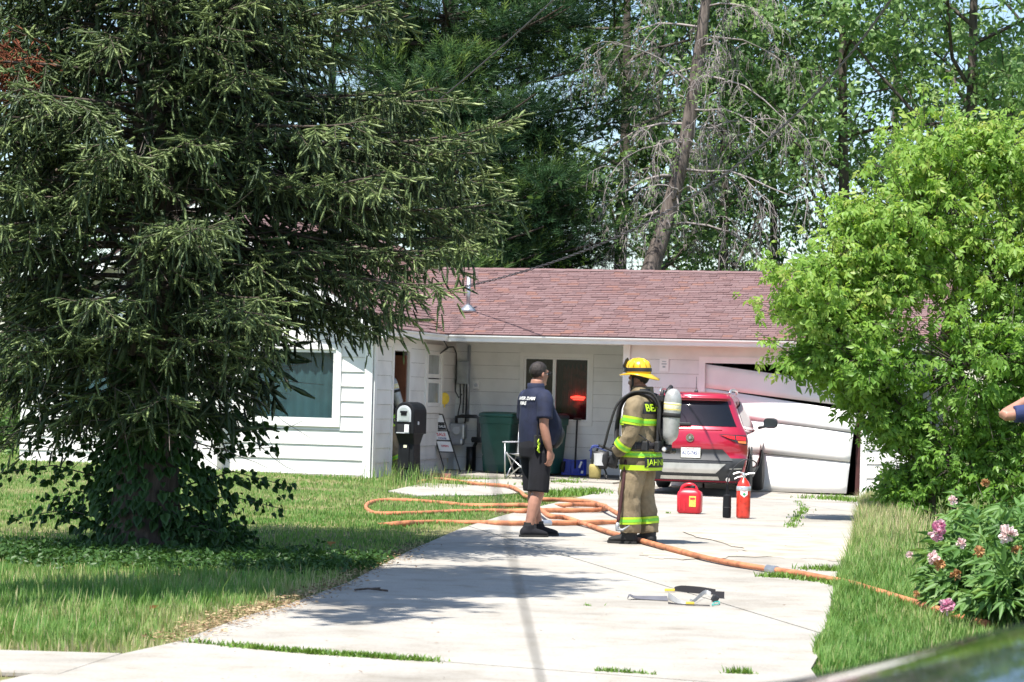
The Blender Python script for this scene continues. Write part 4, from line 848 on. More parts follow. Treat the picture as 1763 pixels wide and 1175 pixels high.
# leaning wire sign frame
p0 = G(760, 816); sg = thing('sign_frame', 'black wire sign frame leaning on the siding with small printed panels', 'sign', (p0.x, p0.y, zg(p0.x, p0.y) + 0.02), 0)
def SG(a, b): return Vector((-0.16 + 0.27 * a + 0.36 * (1 - b) - 0.12, 0.12 - 0.32 * (1 - b), 0.0 + b * 1.03))
mb = MB()
for a in (0, 1): mb.tube([SG(a, 0), SG(a, 1)], 0.011, 6)
for b in (0.06, 0.36, 0.55, 0.72, 0.86, 1.0): mb.tube([SG(0, b), SG(1, b)], 0.009, 6)
mb.tube([SG(0.0, 0.0), SG(1, 0.0) + Vector((0.25, 0, 0.02))], 0.008, 6)
mb.build('frame', MT['blackmetal'], sg)
def panel(b0, b1, mat):
    mb = MB(); q = [SG(0.06, b0), SG(0.94, b0), SG(0.94, b1), SG(0.06, b1)]; mb.prism([p + Vector((0, -0.004, 0)) for p in q], (0, 0.004, 0)); return mb.build('panel', mat, sg)
panel(0.74, 0.85, MT['ink']); panel(0.37, 0.54, MT['paper']); panel(0.57, 0.71, MT['paper']); panel(0.87, 0.99, MT['paper'])
def sgf(bc): return lambda x, y: SG(0.5 + x / 0.27, bc + y / 1.03) + Vector((0, -0.010, 0))
text_on('lettering', 'FOR SALE', 0.058, MT['paper'], sg, sgf(0.795), 0.001)
text_on('lettering', 'SALE', 0.075, MT['redtext'], sg, sgf(0.655), 0.001); text_on('lettering', 'HOUSE', 0.045, MT['navyink'], sg, sgf(0.592), 0.001); text_on('lettering', 'OPEN', 0.05, MT['redtext'], sg, sgf(0.46), 0.001)
# mailbox
mbp = G(703, 833); ml = thing('mailbox', 'black plastic post mailbox with pale grey door and newspaper slot', 'mailbox', (mbp.x, mbp.y, zg(mbp.x, mbp.y)), R(-14) - R(8))
mb = MB()                                         # tapered post
def rect(w, d, z, yo=0.0): return [(-w, -d + yo, z), (w, -d + yo, z), (w, d + yo, z), (-w, d + yo, z)]
mb.loft([rect(0.165, 0.14, -0.05), rect(0.14, 0.135, 0.35), rect(0.135, 0.13, 0.62), rect(0.15, 0.17, 0.72), rect(0.158, 0.22, 0.80)]); post = mb.build('post', MT['charcoal'], ml, bevel=0.02)
mb = MB(); mb.box((0, -0.138, 0.42), (0.13, 0.03, 0.36)); mb.build('post_panel', MT['charcoal'], post, bevel=0.01)
arch = lambda w, zt, z0, n=10: [(-w, z0)] + [(w, z0)] + [(w * math.cos(math.pi * k / n), zt + w * math.sin(math.pi * k / n)) for k in range(0, n + 1)]
def archp(w, zt, z0, y): return [Vector((a, y, b)) for a, b in [(-w, z0), (w, z0)] + [(w * math.cos(math.pi * k / 12), zt + w * 0.95 * math.sin(math.pi * k / 12)) for k in range(13)]]
mb = MB(); mb.loft([archp(0.155, 1.12, 0.78, -0.22), archp(0.165, 1.12, 0.78, -0.20), archp(0.165, 1.12, 0.78, 0.26), archp(0.15, 1.11, 0.79, 0.28)]); bx = mb.build('box', MT['charcoal'], ml, bevel=0.01)
mb = MB(); mb.prism(archp(0.118, 1.11, 0.965, -0.235), (0, 0.03, 0)); dor = mb.build('door', MT['mailgrey'], ml, bevel=0.006); mb = MB(); mb.prism(archp(0.095, 1.10, 0.985, -0.242), (0, 0.008, 0)); mb.build('door_panel', MT['alu'], dor)
mb = MB(); mb.box((0, -0.25, 1.12), (0.11, 0.02, 0.03)); mb.box((0, -0.246, 1.085), (0.09, 0.012, 0.05)); mb.build('handle', MT['charcoal'], dor)
mb = MB(); mb.box((0, -0.236, 0.865), (0.21, 0.012, 0.13)); mb.build('newspaper_slot', MT['black'], ml); mb = MB(); mb.box((0.06, -0.25, 0.865), (0.07, 0.02, 0.12)); mb.build('paper', MT['paper'], ml)
mb = MB(); mb.box((-0.01, -0.235, 0.795), (0.215, 0.03, 0.015)); mb.build('slot_lip', MT['mailgrey'], ml)
mb = MB(); mb.box((0.0, -0.156, 0.585), (0.055, 0.01, 0.045)); mb.build('number_plate', MT['cream'], ml); mb = MB(); mb.box((0.168, -0.05, 0.95), (0.008, 0.05, 0.05)); mb.build('flag_hub', MT['mailgrey'], ml)
# trash bins
def bin_(px, py, label, rz, lid_mat):
    b = HP(front_sz(px, py - 30, -0.55)[0], -0.52, 0.05); o = thing('trash_bin', label, 'trash bin', b, rz, 'wheeled bins on the patio')
    mb = MB()
    def rr(w, d, z, c=0.05):
        q = []
        for sx, sy in ((1, -1), (1, 1), (-1, 1), (-1, -1)):
            for k in range(4):
                a = {(1, -1): -90, (1, 1): 0, (-1, 1): 90, (-1, -1): 180}[(sx, sy)] + k * 30
                q.append(Vector((sx * (w - c) + c * math.cos(R(a)), sy * (d - c) + c * math.sin(R(a)), z)))
        return q
    mb.loft([rr(0.235, 0.25, 0.03), rr(0.24, 0.27, 0.10), rr(0.245, 0.285, 0.16), rr(0.285, 0.35, 0.88), rr(0.305, 0.36, 0.89), rr(0.31, 0.365, 1.0), rr(0.30, 0.36, 1.01)]); mb.build('body', MT['bingreen'], o, smooth=False)
    mb = MB(); mb.loft([rr(0.315, 0.375, 1.012), rr(0.32, 0.38, 1.03), rr(0.31, 0.37, 1.07), rr(0.25, 0.30, 1.095), rr(0.1, 0.12, 1.10)]); lid = mb.build('lid', MT[lid_mat], o)
    mb = MB(); mb.tube([(-0.2, 0.37, 1.0), (-0.2, 0.43, 1.0), (0.2, 0.43, 1.0), (0.2, 0.37, 1.0)], 0.016, 8); mb.build('handle', MT[lid_mat], o)
    mb = MB(); mb.tube([(-0.25, -0.285, 0.33), (0.25, -0.285, 0.33)], 0.012, 8); mb.build('grab_bar', MT['greymetal'], o)
    for i, yy in enumerate((-0.16, 0.0, 0.16)):
        mb = MB(); mb.box((yy, -0.262, 0.22), (0.012, 0.03, 0.22)); mb.build('rib', MT['bingreen'], o)
    for sx in (-1, 1):
        w = MB(); w.lathe([(0.03, -0.03), (0.12, -0.03), (0.125, -0.015), (0.125, 0.015), (0.12, 0.03), (0.03, 0.03)], 20, (sx * 0.285, 0.22, 0.125), Matrix.Rotation(R(90), 3, 'Y')); w.build('wheel', MT['rubber'], o)
    return o
bin_(858, 818, 'dark green wheeled trash bin with green lid standing on the patio beside the gas meter', R(-12), 'bingreen')
bin_(938, 822, 'dark green wheeled trash bin with dark lid half hidden behind the man in navy', R(-22), 'bindark')
# folding camp chair
c0 = G(905, 828); ch = thing('folding_chair', 'grey folding camp chair with white tube frame behind the man in navy', 'chair', (c0.x, c0.y, zg(c0.x, c0.y) + 0.02), R(-25))
mb = MB()
for sx in (-1, 1):
    mb.tube([(sx * 0.28, -0.24, 0), (sx * 0.26, 0.24, 0.46)], 0.013, 8); mb.tube([(sx * 0.28, 0.24, 0), (sx * 0.26, -0.24, 0.46)], 0.013, 8)
    mb.tube([(sx * 0.28, -0.24, 0), (sx * 0.30, -0.24, 0.62)], 0.012, 8); mb.tube([(sx * 0.26, 0.2, 0.40), (sx * 0.29, 0.32, 0.95)], 0.013, 8)
for y in (-0.24, 0.24):
    mb.tube([(-0.28, y, 0), (0.26, y, 0.44)], 0.012, 8); mb.tube([(0.28, y, 0), (-0.26, y, 0.44)], 0.012, 8)
mb.build('frame', MT['alu'], ch, smooth=True)
mb = MB(); n = 8; vs = [(-0.27 + 0.54 * i / n, -0.25 + 0.5 * j / n, 0.44 - 0.06 * math.sin(math.pi * i / n) * math.sin(math.pi * j / n)) for j in range(n + 1) for i in range(n + 1)]; mb.add(vs, [(j * 9 + i, j * 9 + i + 1, j * 9 + i + 10, j * 9 + i + 9) for j in range(n) for i in range(n)]); mb.build('seat', MT['chairgrey'], ch, smooth=True)
mb = MB(); vs = [(-0.285 + 0.57 * i / n, 0.24 + 0.08 * j / n + 0.05 * math.sin(math.pi * i / n), 0.50 + 0.44 * j / n) for j in range(n + 1) for i in range(n + 1)]; mb.add(vs, [(j * 9 + i, j * 9 + i + 1, j * 9 + i + 10, j * 9 + i + 9) for j in range(n) for i in range(n)]); mb.build('backrest', MT['charcoal'], ch, smooth=True)
for sx in (-1, 1):
    mb = MB(); mb.box((sx * 0.30, -0.0, 0.635), (0.085, 0.52, 0.022)); mb.build('armrest', MT['chairgrey'], ch, bevel=0.008)
# snow shovel leaning against the patio wall
s0 = HP(front_sz(989, 810, -0.4)[0], -0.40, 0.055); sv_ = thing('snow_shovel', 'blue plastic snow shovel with black handle leaning on the patio wall', 'shovel', s0, R(-14))
mb = MB(); n = 10
for th in (0, 1):
    for j in range(5):
        for i in range(n + 1):
            a = i / n - 0.5; b = j / 4; w = 0.45 * (1 - 0.06 * b); mb.v.append((a * w, -0.02 + 0.10 * b - 0.06 * (2 * a) ** 2 + 0.035 * math.sin(math.pi * b) + th * 0.012, 0.29 * b - 0.02 * (1 - (2 * a) ** 2) * (b > .9) + 0.0))
for th in (0, 1):
    for j in range(4):
        for i in range(n): q = th * 5 * (n + 1); mb.f.append((q + j * (n + 1) + i, q + j * (n + 1) + i + 1, q + (j + 1) * (n + 1) + i + 1, q + (j + 1) * (n + 1) + i)); mb.a.append(.5)
bl = mb.build('blade', MT['blue'], sv_, smooth=True)
for xx in (-0.16, -0.08, 0.08, 0.16):
    mb = MB(); mb.box((xx, 0.005, 0.14), (0.012, 0.02, 0.22), Matrix.Rotation(R(-14), 3, 'X')); mb.build('rib', MT['blue'], bl)
mb = MB(); mb.box((0.11, -0.012, 0.19), (0.035, 0.004, 0.12), Matrix.Rotation(R(-14), 3, 'X') @ Matrix.Rotation(R(18), 3, 'Y')); mb.box((0.15, -0.045, 0.06), (0.04, 0.004, 0.05), Matrix.Rotation(R(-14), 3, 'X')); mb.build('sticker', MT['paper'], bl)
mb = MB(); mb.tube([(0, 0.04, 0.12), (-0.02, 0.16, 0.45), (-0.04, 0.30, 0.98)], 0.017, 8); hd = mb.build('shaft', MT['black'], sv_, smooth=True)
mb = MB(); mb.tube([(-0.11, 0.31, 1.0), (0.03, 0.31, 1.0)], 0.02, 8); mb.build('grip', MT['black'], hd)
# brick edging by the door
for i, (px, py) in enumerate([(752, 823), (766, 824)]):
    b = G(px, py); mb = MB(); mb.box((0, 0, 0.045), (0.2, 0.1, 0.07)); o = mb.build('brick', MT['brick'], None, bevel=0.006); o.location = (b.x, b.y, zg(b.x, b.y)); o.rotation_euler = (0, 0, R(-14 + i * 9)); prop(o, ('loose red brick at the left foot of the sign frame', 'loose red brick lying skewed before the gas meter stake')[i], 'brick', 'loose bricks by the sign')

# ================================================================ OVERHEAD CABLES
def cable(name, pts, r, label, twist=0):
    P = [Vector(p) for p in pts]; out = []
    n = 60
    for k in range(n + 1):                          # quadratic/catenary-like through three points
        t = k / n; out.append(P[0] * ((1 - t) * (1 - 2 * t)) + P[1] * (4 * t * (1 - t)) + P[2] * (t * (2 * t - 1)))
    mb = MB()
    if twist:
        for ph in (0, math.pi):
            m = 900; q = []
            for k in range(m + 1):
                t = k / m * n; i = min(int(t), n - 1); p = out[i].lerp(out[i + 1], t - i)
                a = k * 0.30 + ph; q.append(p + Vector((0.014 * math.cos(a) * 0.3, 0.014 * math.cos(a), 0.014 * math.sin(a))))
            mb.tube(q, r, 4, False)
    else: mb.tube(out, r, 6)
    o = mb.build(name, MT['wire'], None, smooth=True); return prop(o, label, 'cable', 'overhead cables')
A = HP(0.1, -0.7, 3.33)
cable('service_cable', [A, PY(1170, 352, 36.5), PY(1550, -24, 26)], 0.009, 'twisted black service cable sagging from the upper right down to the roof', 1)
cable('utility_wire', [HP(-2.94, -1.0, 4.6), PY(735, 190, 40.5), PY(985, -30, 34)], 0.011, 'single thin grey wire passing in front of the pine trunk')
# ================================================================ THINGS ON THE DRIVEWAY
def smooth_path(P, per=6):
    P = [Vector(p) for p in P]; out = []
    for i in range(len(P) - 1):
        p0, p1, p2, p3 = P[max(i - 1, 0)], P[i], P[i + 1], P[min(i + 2, len(P) - 1)]
        for k in range(per):
            t = k / per; out.append(0.5 * ((2 * p1) + (p2 - p0) * t + (2 * p0 - 5 * p1 + 4 * p2 - p3) * t * t + (3 * p1 - p0 - 3 * p2 + p3) * t ** 3))
    out.append(P[-1]); return out
HR = 0.029
def hose(label, pts, couplings=()):
    P = []
    for q in pts:
        lift = q[2] if len(q) > 2 else (-0.04 if q[0] < 855 and q[1] > 855 else 0.0)
        g = G(q[0], q[1], HR + 0.025 + lift); P.append(g)
    o = thing('fire_hose', label, 'hose', (P[0].x, P[0].y, zg(P[0].x, P[0].y)), 0, 'orange fire hoses on the driveway')
    L = Vector(o.location); pp = smooth_path([p - L for p in P], 7)
    mb = MB(); mb.tube(pp, [HR * (1 + 0.05 * math.sin(i * 0.7) + 0.05 * math.sin(i * 0.23)) for i in range(len(pp))], 12, flat=0.88); mb.build('hose_line', MT['hose'], o, smooth=True)
    for (px, py, ln) in couplings:
        g = G(px, py, HR + 0.025) - L
        k = min(range(1, len(pp) - 1), key=lambda i: (pp[i] - g).length); d = (pp[k + 1] - pp[k - 1]).normalized()
        mb = MB(); mb.tube([pp[k] - d * ln / 2, pp[k] - d * ln / 6, pp[k] + d * ln / 6, pp[k] + d * ln / 2], [0.034, 0.037, 0.034, 0.036], 14); mb.build('coupling', MT['galv'], o, smooth=False)
    return o
hose('orange fire hose running from the grass past the firefighter boots to the lawn loops',
     [(1700, 1075), (1640, 1058), (1570, 1036), (1510, 1018), (1470, 1006), (1400, 992), (1330, 981), (1240, 966), (1170, 949), (1100, 930), (1050, 917), (1015, 905), (974, 892, 0.03), (947, 889, 0.06), (932, 879, 0.06), (915, 872, 0.03), (893, 870), (811, 871), (779, 868), (720, 863), (660, 862), (634, 868), (632, 878), (655, 885), (720, 884), (800, 881), (850, 880), (894, 880), (937, 879), (998, 879), (1032, 878), (1044, 874), (1035, 870), (998, 869), (971, 870), (945, 872, -0.1)], [(1331, 981, 0.17)])
hose('orange fire hose looping from the patio walk to the lawn with a steel coupling',
     [(690, 838, -0.1), (730, 828), (760, 825), (811, 832), (848, 835), (877, 838), (895, 846), (905, 855), (933, 860), (976, 861), (1015, 864), (1042, 873, 0.05), (1062, 884, 0.03), (1079, 894), (1075, 900), (1055, 899), (1015, 900), (939, 901), (869, 901), (800, 900), (735, 900), (690, 902, -0.02), (640, 906, -0.1)], [(936, 901, 0.14)])
if False: hose('short orange hose bight lying flat between the two longer hoses behind the men', [(800, 881), (850, 880), (894, 880), (937, 879), (998, 879), (1032, 878), (1046, 874), (1035, 870), (998, 869), (971, 870), (940, 873), (905, 876)])
# gas can
gp = G(1187, 887); gc = thing('gas_can', 'red plastic gas can with yellow label standing on the driveway', 'gas can', (gp.x, gp.y, 0.026), R(-12))
def rrect(w, d, z, c=0.045, yo=0):
    q = []
    for sx, sy, a0 in ((1, -1, -90), (1, 1, 0), (-1, 1, 90), (-1, -1, 180)):
        for k in range(4): a = R(a0 + k * 30); q.append(Vector((sx * (w - c) + c * math.cos(a), sy * (d - c) + c * math.sin(a) + yo, z)))
    return q
mb = MB(); mb.loft([rrect(0.135, 0.095, 0.0), rrect(0.152, 0.11, 0.02), rrect(0.155, 0.112, 0.22), rrect(0.145, 0.105, 0.265), rrect(0.09, 0.08, 0.30, 0.04), rrect(0.055, 0.05, 0.312, 0.03)]); bo = mb.build('body', MT['red_can'], gc, smooth=True)
mb = MB(); mb.tube(smooth_path([(-0.12, 0, 0.25), (-0.09, 0, 0.33), (-0.02, 0, 0.362), (0.05, 0, 0.345), (0.09, 0, 0.29)], 5), 0.022, 10); mb.build('handle', MT['red_can'], gc, smooth=True)
mb = MB(); mb.lathe([(0.028, 0), (0.03, 0.04), (0.02, 0.05)], 12, (0.04, -0.02, 0.30)); mb.build('cap', MT['black'], gc)
mb = MB(); mb.box((0.05, -0.1145, 0.15), (0.085, 0.004, 0.135)); lb = mb.build('label', MT['label_y'], gc); mb = MB(); mb.box((0.05, -0.1175, 0.185), (0.06, 0.003, 0.025)); mb.build('label_print', MT['redtext'], lb)
mb = MB(); mb.box((-0.05, -0.114, 0.10), (0.02, 0.006, 0.14)); mb.box((-0.11, -0.113, 0.12), (0.012, 0.006, 0.17)); mb.build('moulded_rib', MT['red_can'], gc, bevel=0.003)
# CO2 extinguisher with horn
ep = G(1279, 896); ex_ = thing('fire_extinguisher', 'scuffed red fire extinguisher with black discharge horn standing on driveway', 'fire extinguisher', (ep.x, ep.y, 0.026), R(0))
mb = MB(); mb.lathe([(0.07, 0.0), (0.083, 0.012), (0.086, 0.03), (0.086, 0.36), (0.080, 0.40), (0.062, 0.445), (0.035, 0.475), (0.028, 0.49)], 24); mb.build('cylinder', MT['red_ext'], ex_, smooth=True)
mb = MB(); mb.lathe([(0.0875, 0.335), (0.0885, 0.337), (0.0885, 0.385), (0.0845, 0.39)], 24); mb.build('band', MT['white_ext'], ex_, smooth=True)
mb = MB(); a0 = R(-120); pts = [(0.0885 * math.cos(a0 + R(60) * i / 8), 0.0885 * math.sin(a0 + R(60) * i / 8)) for i in range(9)]
mb.add([(x, y, 0.325 - 0.012 * abs(i - 4) / 4 * -1) for i, (x, y) in enumerate(pts)] + [(x, y, 0.255 + 0.035 * (1 - abs(i - 4) / 4) * -1 + 0.035) for i, (x, y) in enumerate(pts)], [(i, i + 1, 10 + i, 9 + i) for i in range(8)]); mb.build('label', MT['paper'], ex_, smooth=True)
mb = MB(); mb.prism([(0.0, -0.0905, 0.315), (0.02, -0.0905, 0.295), (0.0, -0.0905, 0.275), (-0.02, -0.0905, 0.295)], (0, 0.003, 0)); mb.build('emblem', MT['green_print'], ex_)
mb = MB(); mb.lathe([(0.022, 0.48), (0.026, 0.53), (0.02, 0.55)], 12); mb.tube([(0.0, 0, 0.545), (-0.06, 0, 0.56), (-0.13, 0, 0.535)], 0.011, 6); mb.tube([(0.0, 0, 0.52), (0.06, 0, 0.545), (0.13, 0, 0.55)], 0.011, 6); mb.tube([(0, 0, 0.51), (-0.07, 0, 0.50), (-0.115, 0, 0.475)], 0.009, 6); mb.build('valve_handle', MT['alu'], ex_)
mb = MB(); mb.tube(smooth_path([(0.02, 0, 0.52), (0.11, 0.01, 0.56), (0.16, 0.02, 0.63), (0.12, 0.01, 0.70), (0.0, -0.01, 0.71), (-0.12, -0.01, 0.62), (-0.19, -0.01, 0.50), (-0.20, -0.01, 0.40)], 6), 0.0085, 8); mb.build('tube', MT['black'], ex_, smooth=True)
mb = MB(); mb.lathe([(0.0, 0.40), (0.016, 0.40), (0.018, 0.29), (0.05, 0.27), (0.052, 0.02), (0.047, 0.0), (0.04, 0.0)], 18, (-0.20, -0.01, 0)); hn = mb.build('horn', MT['charcoal'], ex_, smooth=False)
mb = MB(); mb.lathe([(0.0535, 0.12), (0.0545, 0.122), (0.0545, 0.13), (0.0535, 0.132)], 18, (-0.20, -0.01, 0)); mb.build('seam', MT['black'], hn)
# webbing harness on the concrete
sp = G(1165, 1032); st = thing('webbing_strap', 'black and grey webbing harness strap with yellow tab lying on driveway', 'strap', (sp.x, sp.y, 0.026), 0)
def S_(px, py, h=0.0): return G(px, py, 0.027 + h) - Vector(st.location)
def ribbon(name, pts, mat, up=None, wd=0.045, th=0.004, parent=st):
    """band standing on edge along a path of (px,py,h_bottom,h_top)"""
    mb = MB(); A_ = smooth_path([S_(p[0], p[1]) + Z * p[2] for p in pts], 5); B_ = smooth_path([S_(p[0], p[1]) + Z * p[3] + Vector((0, 0.004, 0)) for p in pts], 5)
    n = len(A_); vs = A_ + B_ + [a + Vector((0, th, 0)) for a in A_] + [b + Vector((0, th, 0)) for b in B_]
    fs = [(i, i + 1, n + i + 1, n + i) for i in range(n - 1)] + [(2 * n + i, 3 * n + i, 3 * n + i + 1, 2 * n + i + 1) for i in range(n - 1)] + [(n + i, n + i + 1, 3 * n + i + 1, 3 * n + i) for i in range(n - 1)]
    fs += [(0, n, 3 * n, 2 * n), (n - 1, 3 * n - 1, 4 * n - 1, 2 * n - 1)]
    mb.add(vs, fs); return mb.build(name, mat, parent, smooth=False)
ribbon('belt', [(1161, 1018, 0.0, 0.03), (1172, 1019, 0.0, 0.045), (1190, 1021, 0.0, 0.05), (1210, 1023, 0.0, 0.05), (1232, 1024, 0.0, 0.038)], MT['strapblack'])
ribbon('belt_end', [(1229, 1030, 0.0, 0.05), (1247, 1031, 0.0, 0.05)], MT['strapblack'])
mb = MB(); mb.box(S_(1153, 1016, 0.012), (0.075, 0.03, 0.018)); mb.build('yellow_tab', MT['yellow'], st, bevel=0.004)
mb = MB(); A_ = [S_(1080, 1031, 0.004), S_(1084, 1025, 0.03), S_(1094, 1029, 0.012), S_(1120, 1030.5, 0.008), S_(1150, 1032, 0.008)]; A_ = smooth_path(A_, 5); wv = Vector((0, 0.10, 0.012))
mb.add([a - wv * (0.15 + 0.85 * i / len(A_)) * 0.5 for i, a in enumerate(A_)] + [a + wv * (0.15 + 0.85 * i / len(A_)) * 1.2 for i, a in enumerate(A_)], [(i, i + 1, len(A_) + i + 1, len(A_) + i) for i in range(len(A_) - 1)]); so = mb.build('grey_strap', MT['strapgrey'], st); so.modifiers.new('solid', 'SOLIDIFY').thickness = 0.004
ribbon('silver_strap', [(1150, 1032, 0.0, 0.05), (1157, 1035, 0.0, 0.045), (1170, 1040, 0.0, 0.03), (1185, 1041, 0.0, 0.018), (1195, 1039, 0.004, 0.03), (1205, 1033, 0.012, 0.045), (1215, 1028, 0.02, 0.05), (1224, 1029, 0.01, 0.04)], MT['silver_reflect'])
ribbon('dark_edge', [(1150, 1040, 0.0, 0.012), (1175, 1042, 0, 0.008), (1222, 1044, 0, 0.008)], MT['strapblack'])
mb = MB(); mb.box(S_(1188, 1039, 0.012), (0.06, 0.02, 0.02)); mb.build('yellow_tab', MT['yellow'], st, bevel=0.004); mb = MB(); mb.box(S_(1190, 1034, 0.014), (0.018, 0.018, 0.02)); mb.build('buckle', MT['greymetal'], st)
mb = MB(); mb.box(S_(1231, 1031, 0.02), (0.05, 0.05, 0.05), Matrix.Rotation(R(30), 3, 'Y')); mb.build('clip', MT['black'], st, bevel=0.01)
mb = MB(); mb.tube(smooth_path([S_(1226, 1042, 0.006), S_(1230, 1037, 0.01), S_(1238, 1036, 0.012), S_(1237, 1040, 0.006), S_(1228, 1042, 0.004)], 5), 0.004, 6); mb.build('cord', MT['teal_cord'], st)
# fallen leaves
def leaf_on_grass(px, py, sz, label):
    g = G(px, py, 0.06); o = MB(); n = 9; pts = []
    for k in range(n): a = 2 * math.pi * k / n; r = sz * (0.6 + 0.4 * ((k % 2) * 1.0)); pts.append(Vector((r * math.cos(a), r * 0.7 * math.sin(a), 0.35 * sz * math.sin(2 * a) + 0.2 * sz * math.cos(a))))
    o.add([Vector((0, 0, -0.15 * sz))] + pts, [(0, 1 + k, 1 + (k + 1) % n) for k in range(n)], 0.2)
    ob = o.build('fallen_leaf', MT['petal_dry']); ob.location = g; ob.rotation_euler = (R(50), R(20), R(px)); prop(ob, label, 'leaf')
leaf_on_grass(262, 1047, 0.05, 'curled orange brown fallen leaf in the front lawn grass'); leaf_on_grass(571, 936, 0.05, 'rust brown fallen leaf in the shaded lawn'); leaf_on_grass(1590, 1128, 0.06, 'dry brown leaf lying in grass beside the peony bush')
mb = MB(); mb.tube([(0, 0, 0), (0.10, 0.02, 0.01), (0.24, 0.0, 0.0)], 0.008, 6); mb.tube([(0.1, 0.02, 0.01), (0.18, 0.08, 0.012)], 0.005, 5); o = mb.build('twig', MT['bark']); g = G(610, 1024); o.location = (g.x, g.y, 0.034); prop(o, 'dark fallen twig at the shaded lawn edge of the driveway', 'twig')
# ================================================================ CARS
def interp(tab, z):
    if z <= tab[0][0]: return tab[0][1]
    for (a, b), (c, d) in zip(tab[:-1], tab[1:]):
        if z <= c: return b + (d - b) * (z - a) / (c - a)
    return tab[-1][1]
class Shell:
    """car body from level contours; x right, y forward, z up, origin at the rear bumper on the ground"""
    def __init__(s, wid, rear, front, rcurve=0.10, fcurve=0.25): s.w, s.r, s.f, s.rc, s.fc = wid, rear, front, rcurve, fcurve
    def rearp(s, xf, z, off=0.0):
        return Vector((xf * interp(s.w, z), interp(s.r, z) + s.rc * xf * xf + 0.08 * xf ** 8 - off, z))
    def sidep(s, y, z, sgn=1, off=0.0):
        yr = interp(s.r, z) + s.rc + 0.08; yf = interp(s.f, z) - s.fc; t = (y - yr) / (yf - yr)
        return Vector((sgn * (interp(s.w, z) * (1 - 0.05 * max(0, 2 * t - 1.2) ** 2) + off), y, z))
    def ring(s, z, nr=14, ns=22):
        P = [s.rearp(-1 + 2 * i / nr, z) for i in range(nr + 1)]
        yr = P[-1].y; yf = interp(s.f, z) - s.fc; w = interp(s.w, z)
        for k in range(1, ns): t = k / ns; P.append(Vector((w * (1 - 0.05 * max(0, 2 * t - 1.2) ** 2), yr + (yf - yr) * t, z)))
        wf = w * 0.968
        for i in range(nr + 1): xf = 1 - 2 * i / nr; P.append(Vector((wf * xf, yf + s.fc * (1 - xf * xf), z)))
        for k in range(ns - 1, 0, -1): t = k / ns; P.append(Vector((-w * (1 - 0.05 * max(0, 2 * t - 1.2) ** 2), yr + (yf - yr) * t, z)))
        return P
    def body(s, levels, name, mat, parent):
        mb = MB(); mb.loft([s.ring(z) for z in levels]); o = mb.build(name, mat, parent, smooth=True); return o
    def rear_patch(s, fn, name, mat, parent, off=0.008, n=14, m=8):
        """fn(u,v)->(xf,z), u,v in 0..1"""
        mb = MB(); vs = [s.rearp(*fn(i / n, j / m), off) for j in range(m + 1) for i in range(n + 1)]
        mb.add(vs, [(j * (n + 1) + i, j * (n + 1) + i + 1, (j + 1) * (n + 1) + i + 1, (j + 1) * (n + 1) + i) for j in range(m) for i in range(n)])
        return mb.build(name, mat, parent, smooth=True)
    def side_patch(s, fn, name, mat, parent, sgn=1, off=0.006, n=10, m=6):
        mb = MB(); vs = [s.sidep(*fn(i / n, j / m), sgn, off) for j in range(m + 1) for i in range(n + 1)]
        mb.add(vs, [(j * (n + 1) + i, j * (n + 1) + i + 1, (j + 1) * (n + 1) + i + 1, (j + 1) * (n + 1) + i) for j in range(m) for i in range(n)])
        return mb.build(name, mat, parent, smooth=True)
def quad4(a, b, c, d): return lambda u, v: tuple((a[k] * (1 - u) + b[k] * u) * (1 - v) + (d[k] * (1 - u) + c[k] * u) * v for k in (0, 1))
def wheel(parent, x, y, r=0.34, w=0.22, sgn=1):
    mb = MB(); Mx = Matrix.Rotation(R(90), 3, 'Y')
    mb.lathe([(r * 0.62, -w / 2), (r * 0.9, -w / 2), (r * 0.985, -w / 2 + 0.03), (r, 0), (r * 0.985, w / 2 - 0.03), (r * 0.9, w / 2), (r * 0.62, w / 2)], 32, (x, y, r), Mx); o = mb.build('wheel', MT['rubber'], parent, smooth=True)
    mb = MB(); mb.lathe([(0.0, 0.07), (0.05, 0.075), (0.07, 0.05), (r * 0.55, 0.06), (r * 0.66, 0.085), (r * 0.67, 0.0), (0, 0.0)], 24, (x, y, r), Mx if sgn > 0 else Matrix.Rotation(R(-90), 3, 'Y')); rim = mb.build('rim', MT['wheel'], o, smooth=False)
    return o
# ---- red SUV
car = thing('parked_suv', 'red compact SUV parked facing the buckled white garage door', 'car', (2.78, 38.45, zg(2.78, 38.45) + 0.02), R(-10))
car.scale = (0.96, 1.0, 1.0)
sh_ = Shell([(0.22, 0.78), (0.40, 0.865), (0.55, 0.895), (0.72, 0.905), (0.86, 0.905), (0.96, 0.885), (1.03, 0.845), (1.10, 0.80), (1.30, 0.71), (1.48, 0.635), (1.54, 0.60), (1.585, 0.53), (1.61, 0.40), (1.62, 0.18)],
            [(0.22, 0.16), (0.32, 0.06), (0.42, 0.0), (0.56, 0.0), (0.60, 0.03), (0.66, 0.06), (0.80, 0.03), (0.90, 0.05), (1.00, 0.075), (1.05, 0.10), (1.25, 0.24), (1.46, 0.40), (1.50, 0.385), (1.54, 0.36), (1.585, 0.42), (1.61, 0.62), (1.62, 0.95)],
            [(0.22, 4.1), (0.5, 4.32), (0.75, 4.3), (0.9, 4.15), (0.97, 3.7), (1.03, 3.25), (1.3, 2.75), (1.54, 2.2), (1.585, 2.05), (1.61, 1.9), (1.62, 1.6)])
body = sh_.body([0.22, 0.32, 0.40, 0.48, 0.56, 0.60, 0.66, 0.72, 0.80, 0.86, 0.91, 0.96, 1.0, 1.03, 1.07, 1.12, 1.2, 1.3, 1.4, 1.46, 1.49, 1.52, 1.55, 1.585, 1.605, 1.615, 1.62], 'body', MT['carpaint'], car)
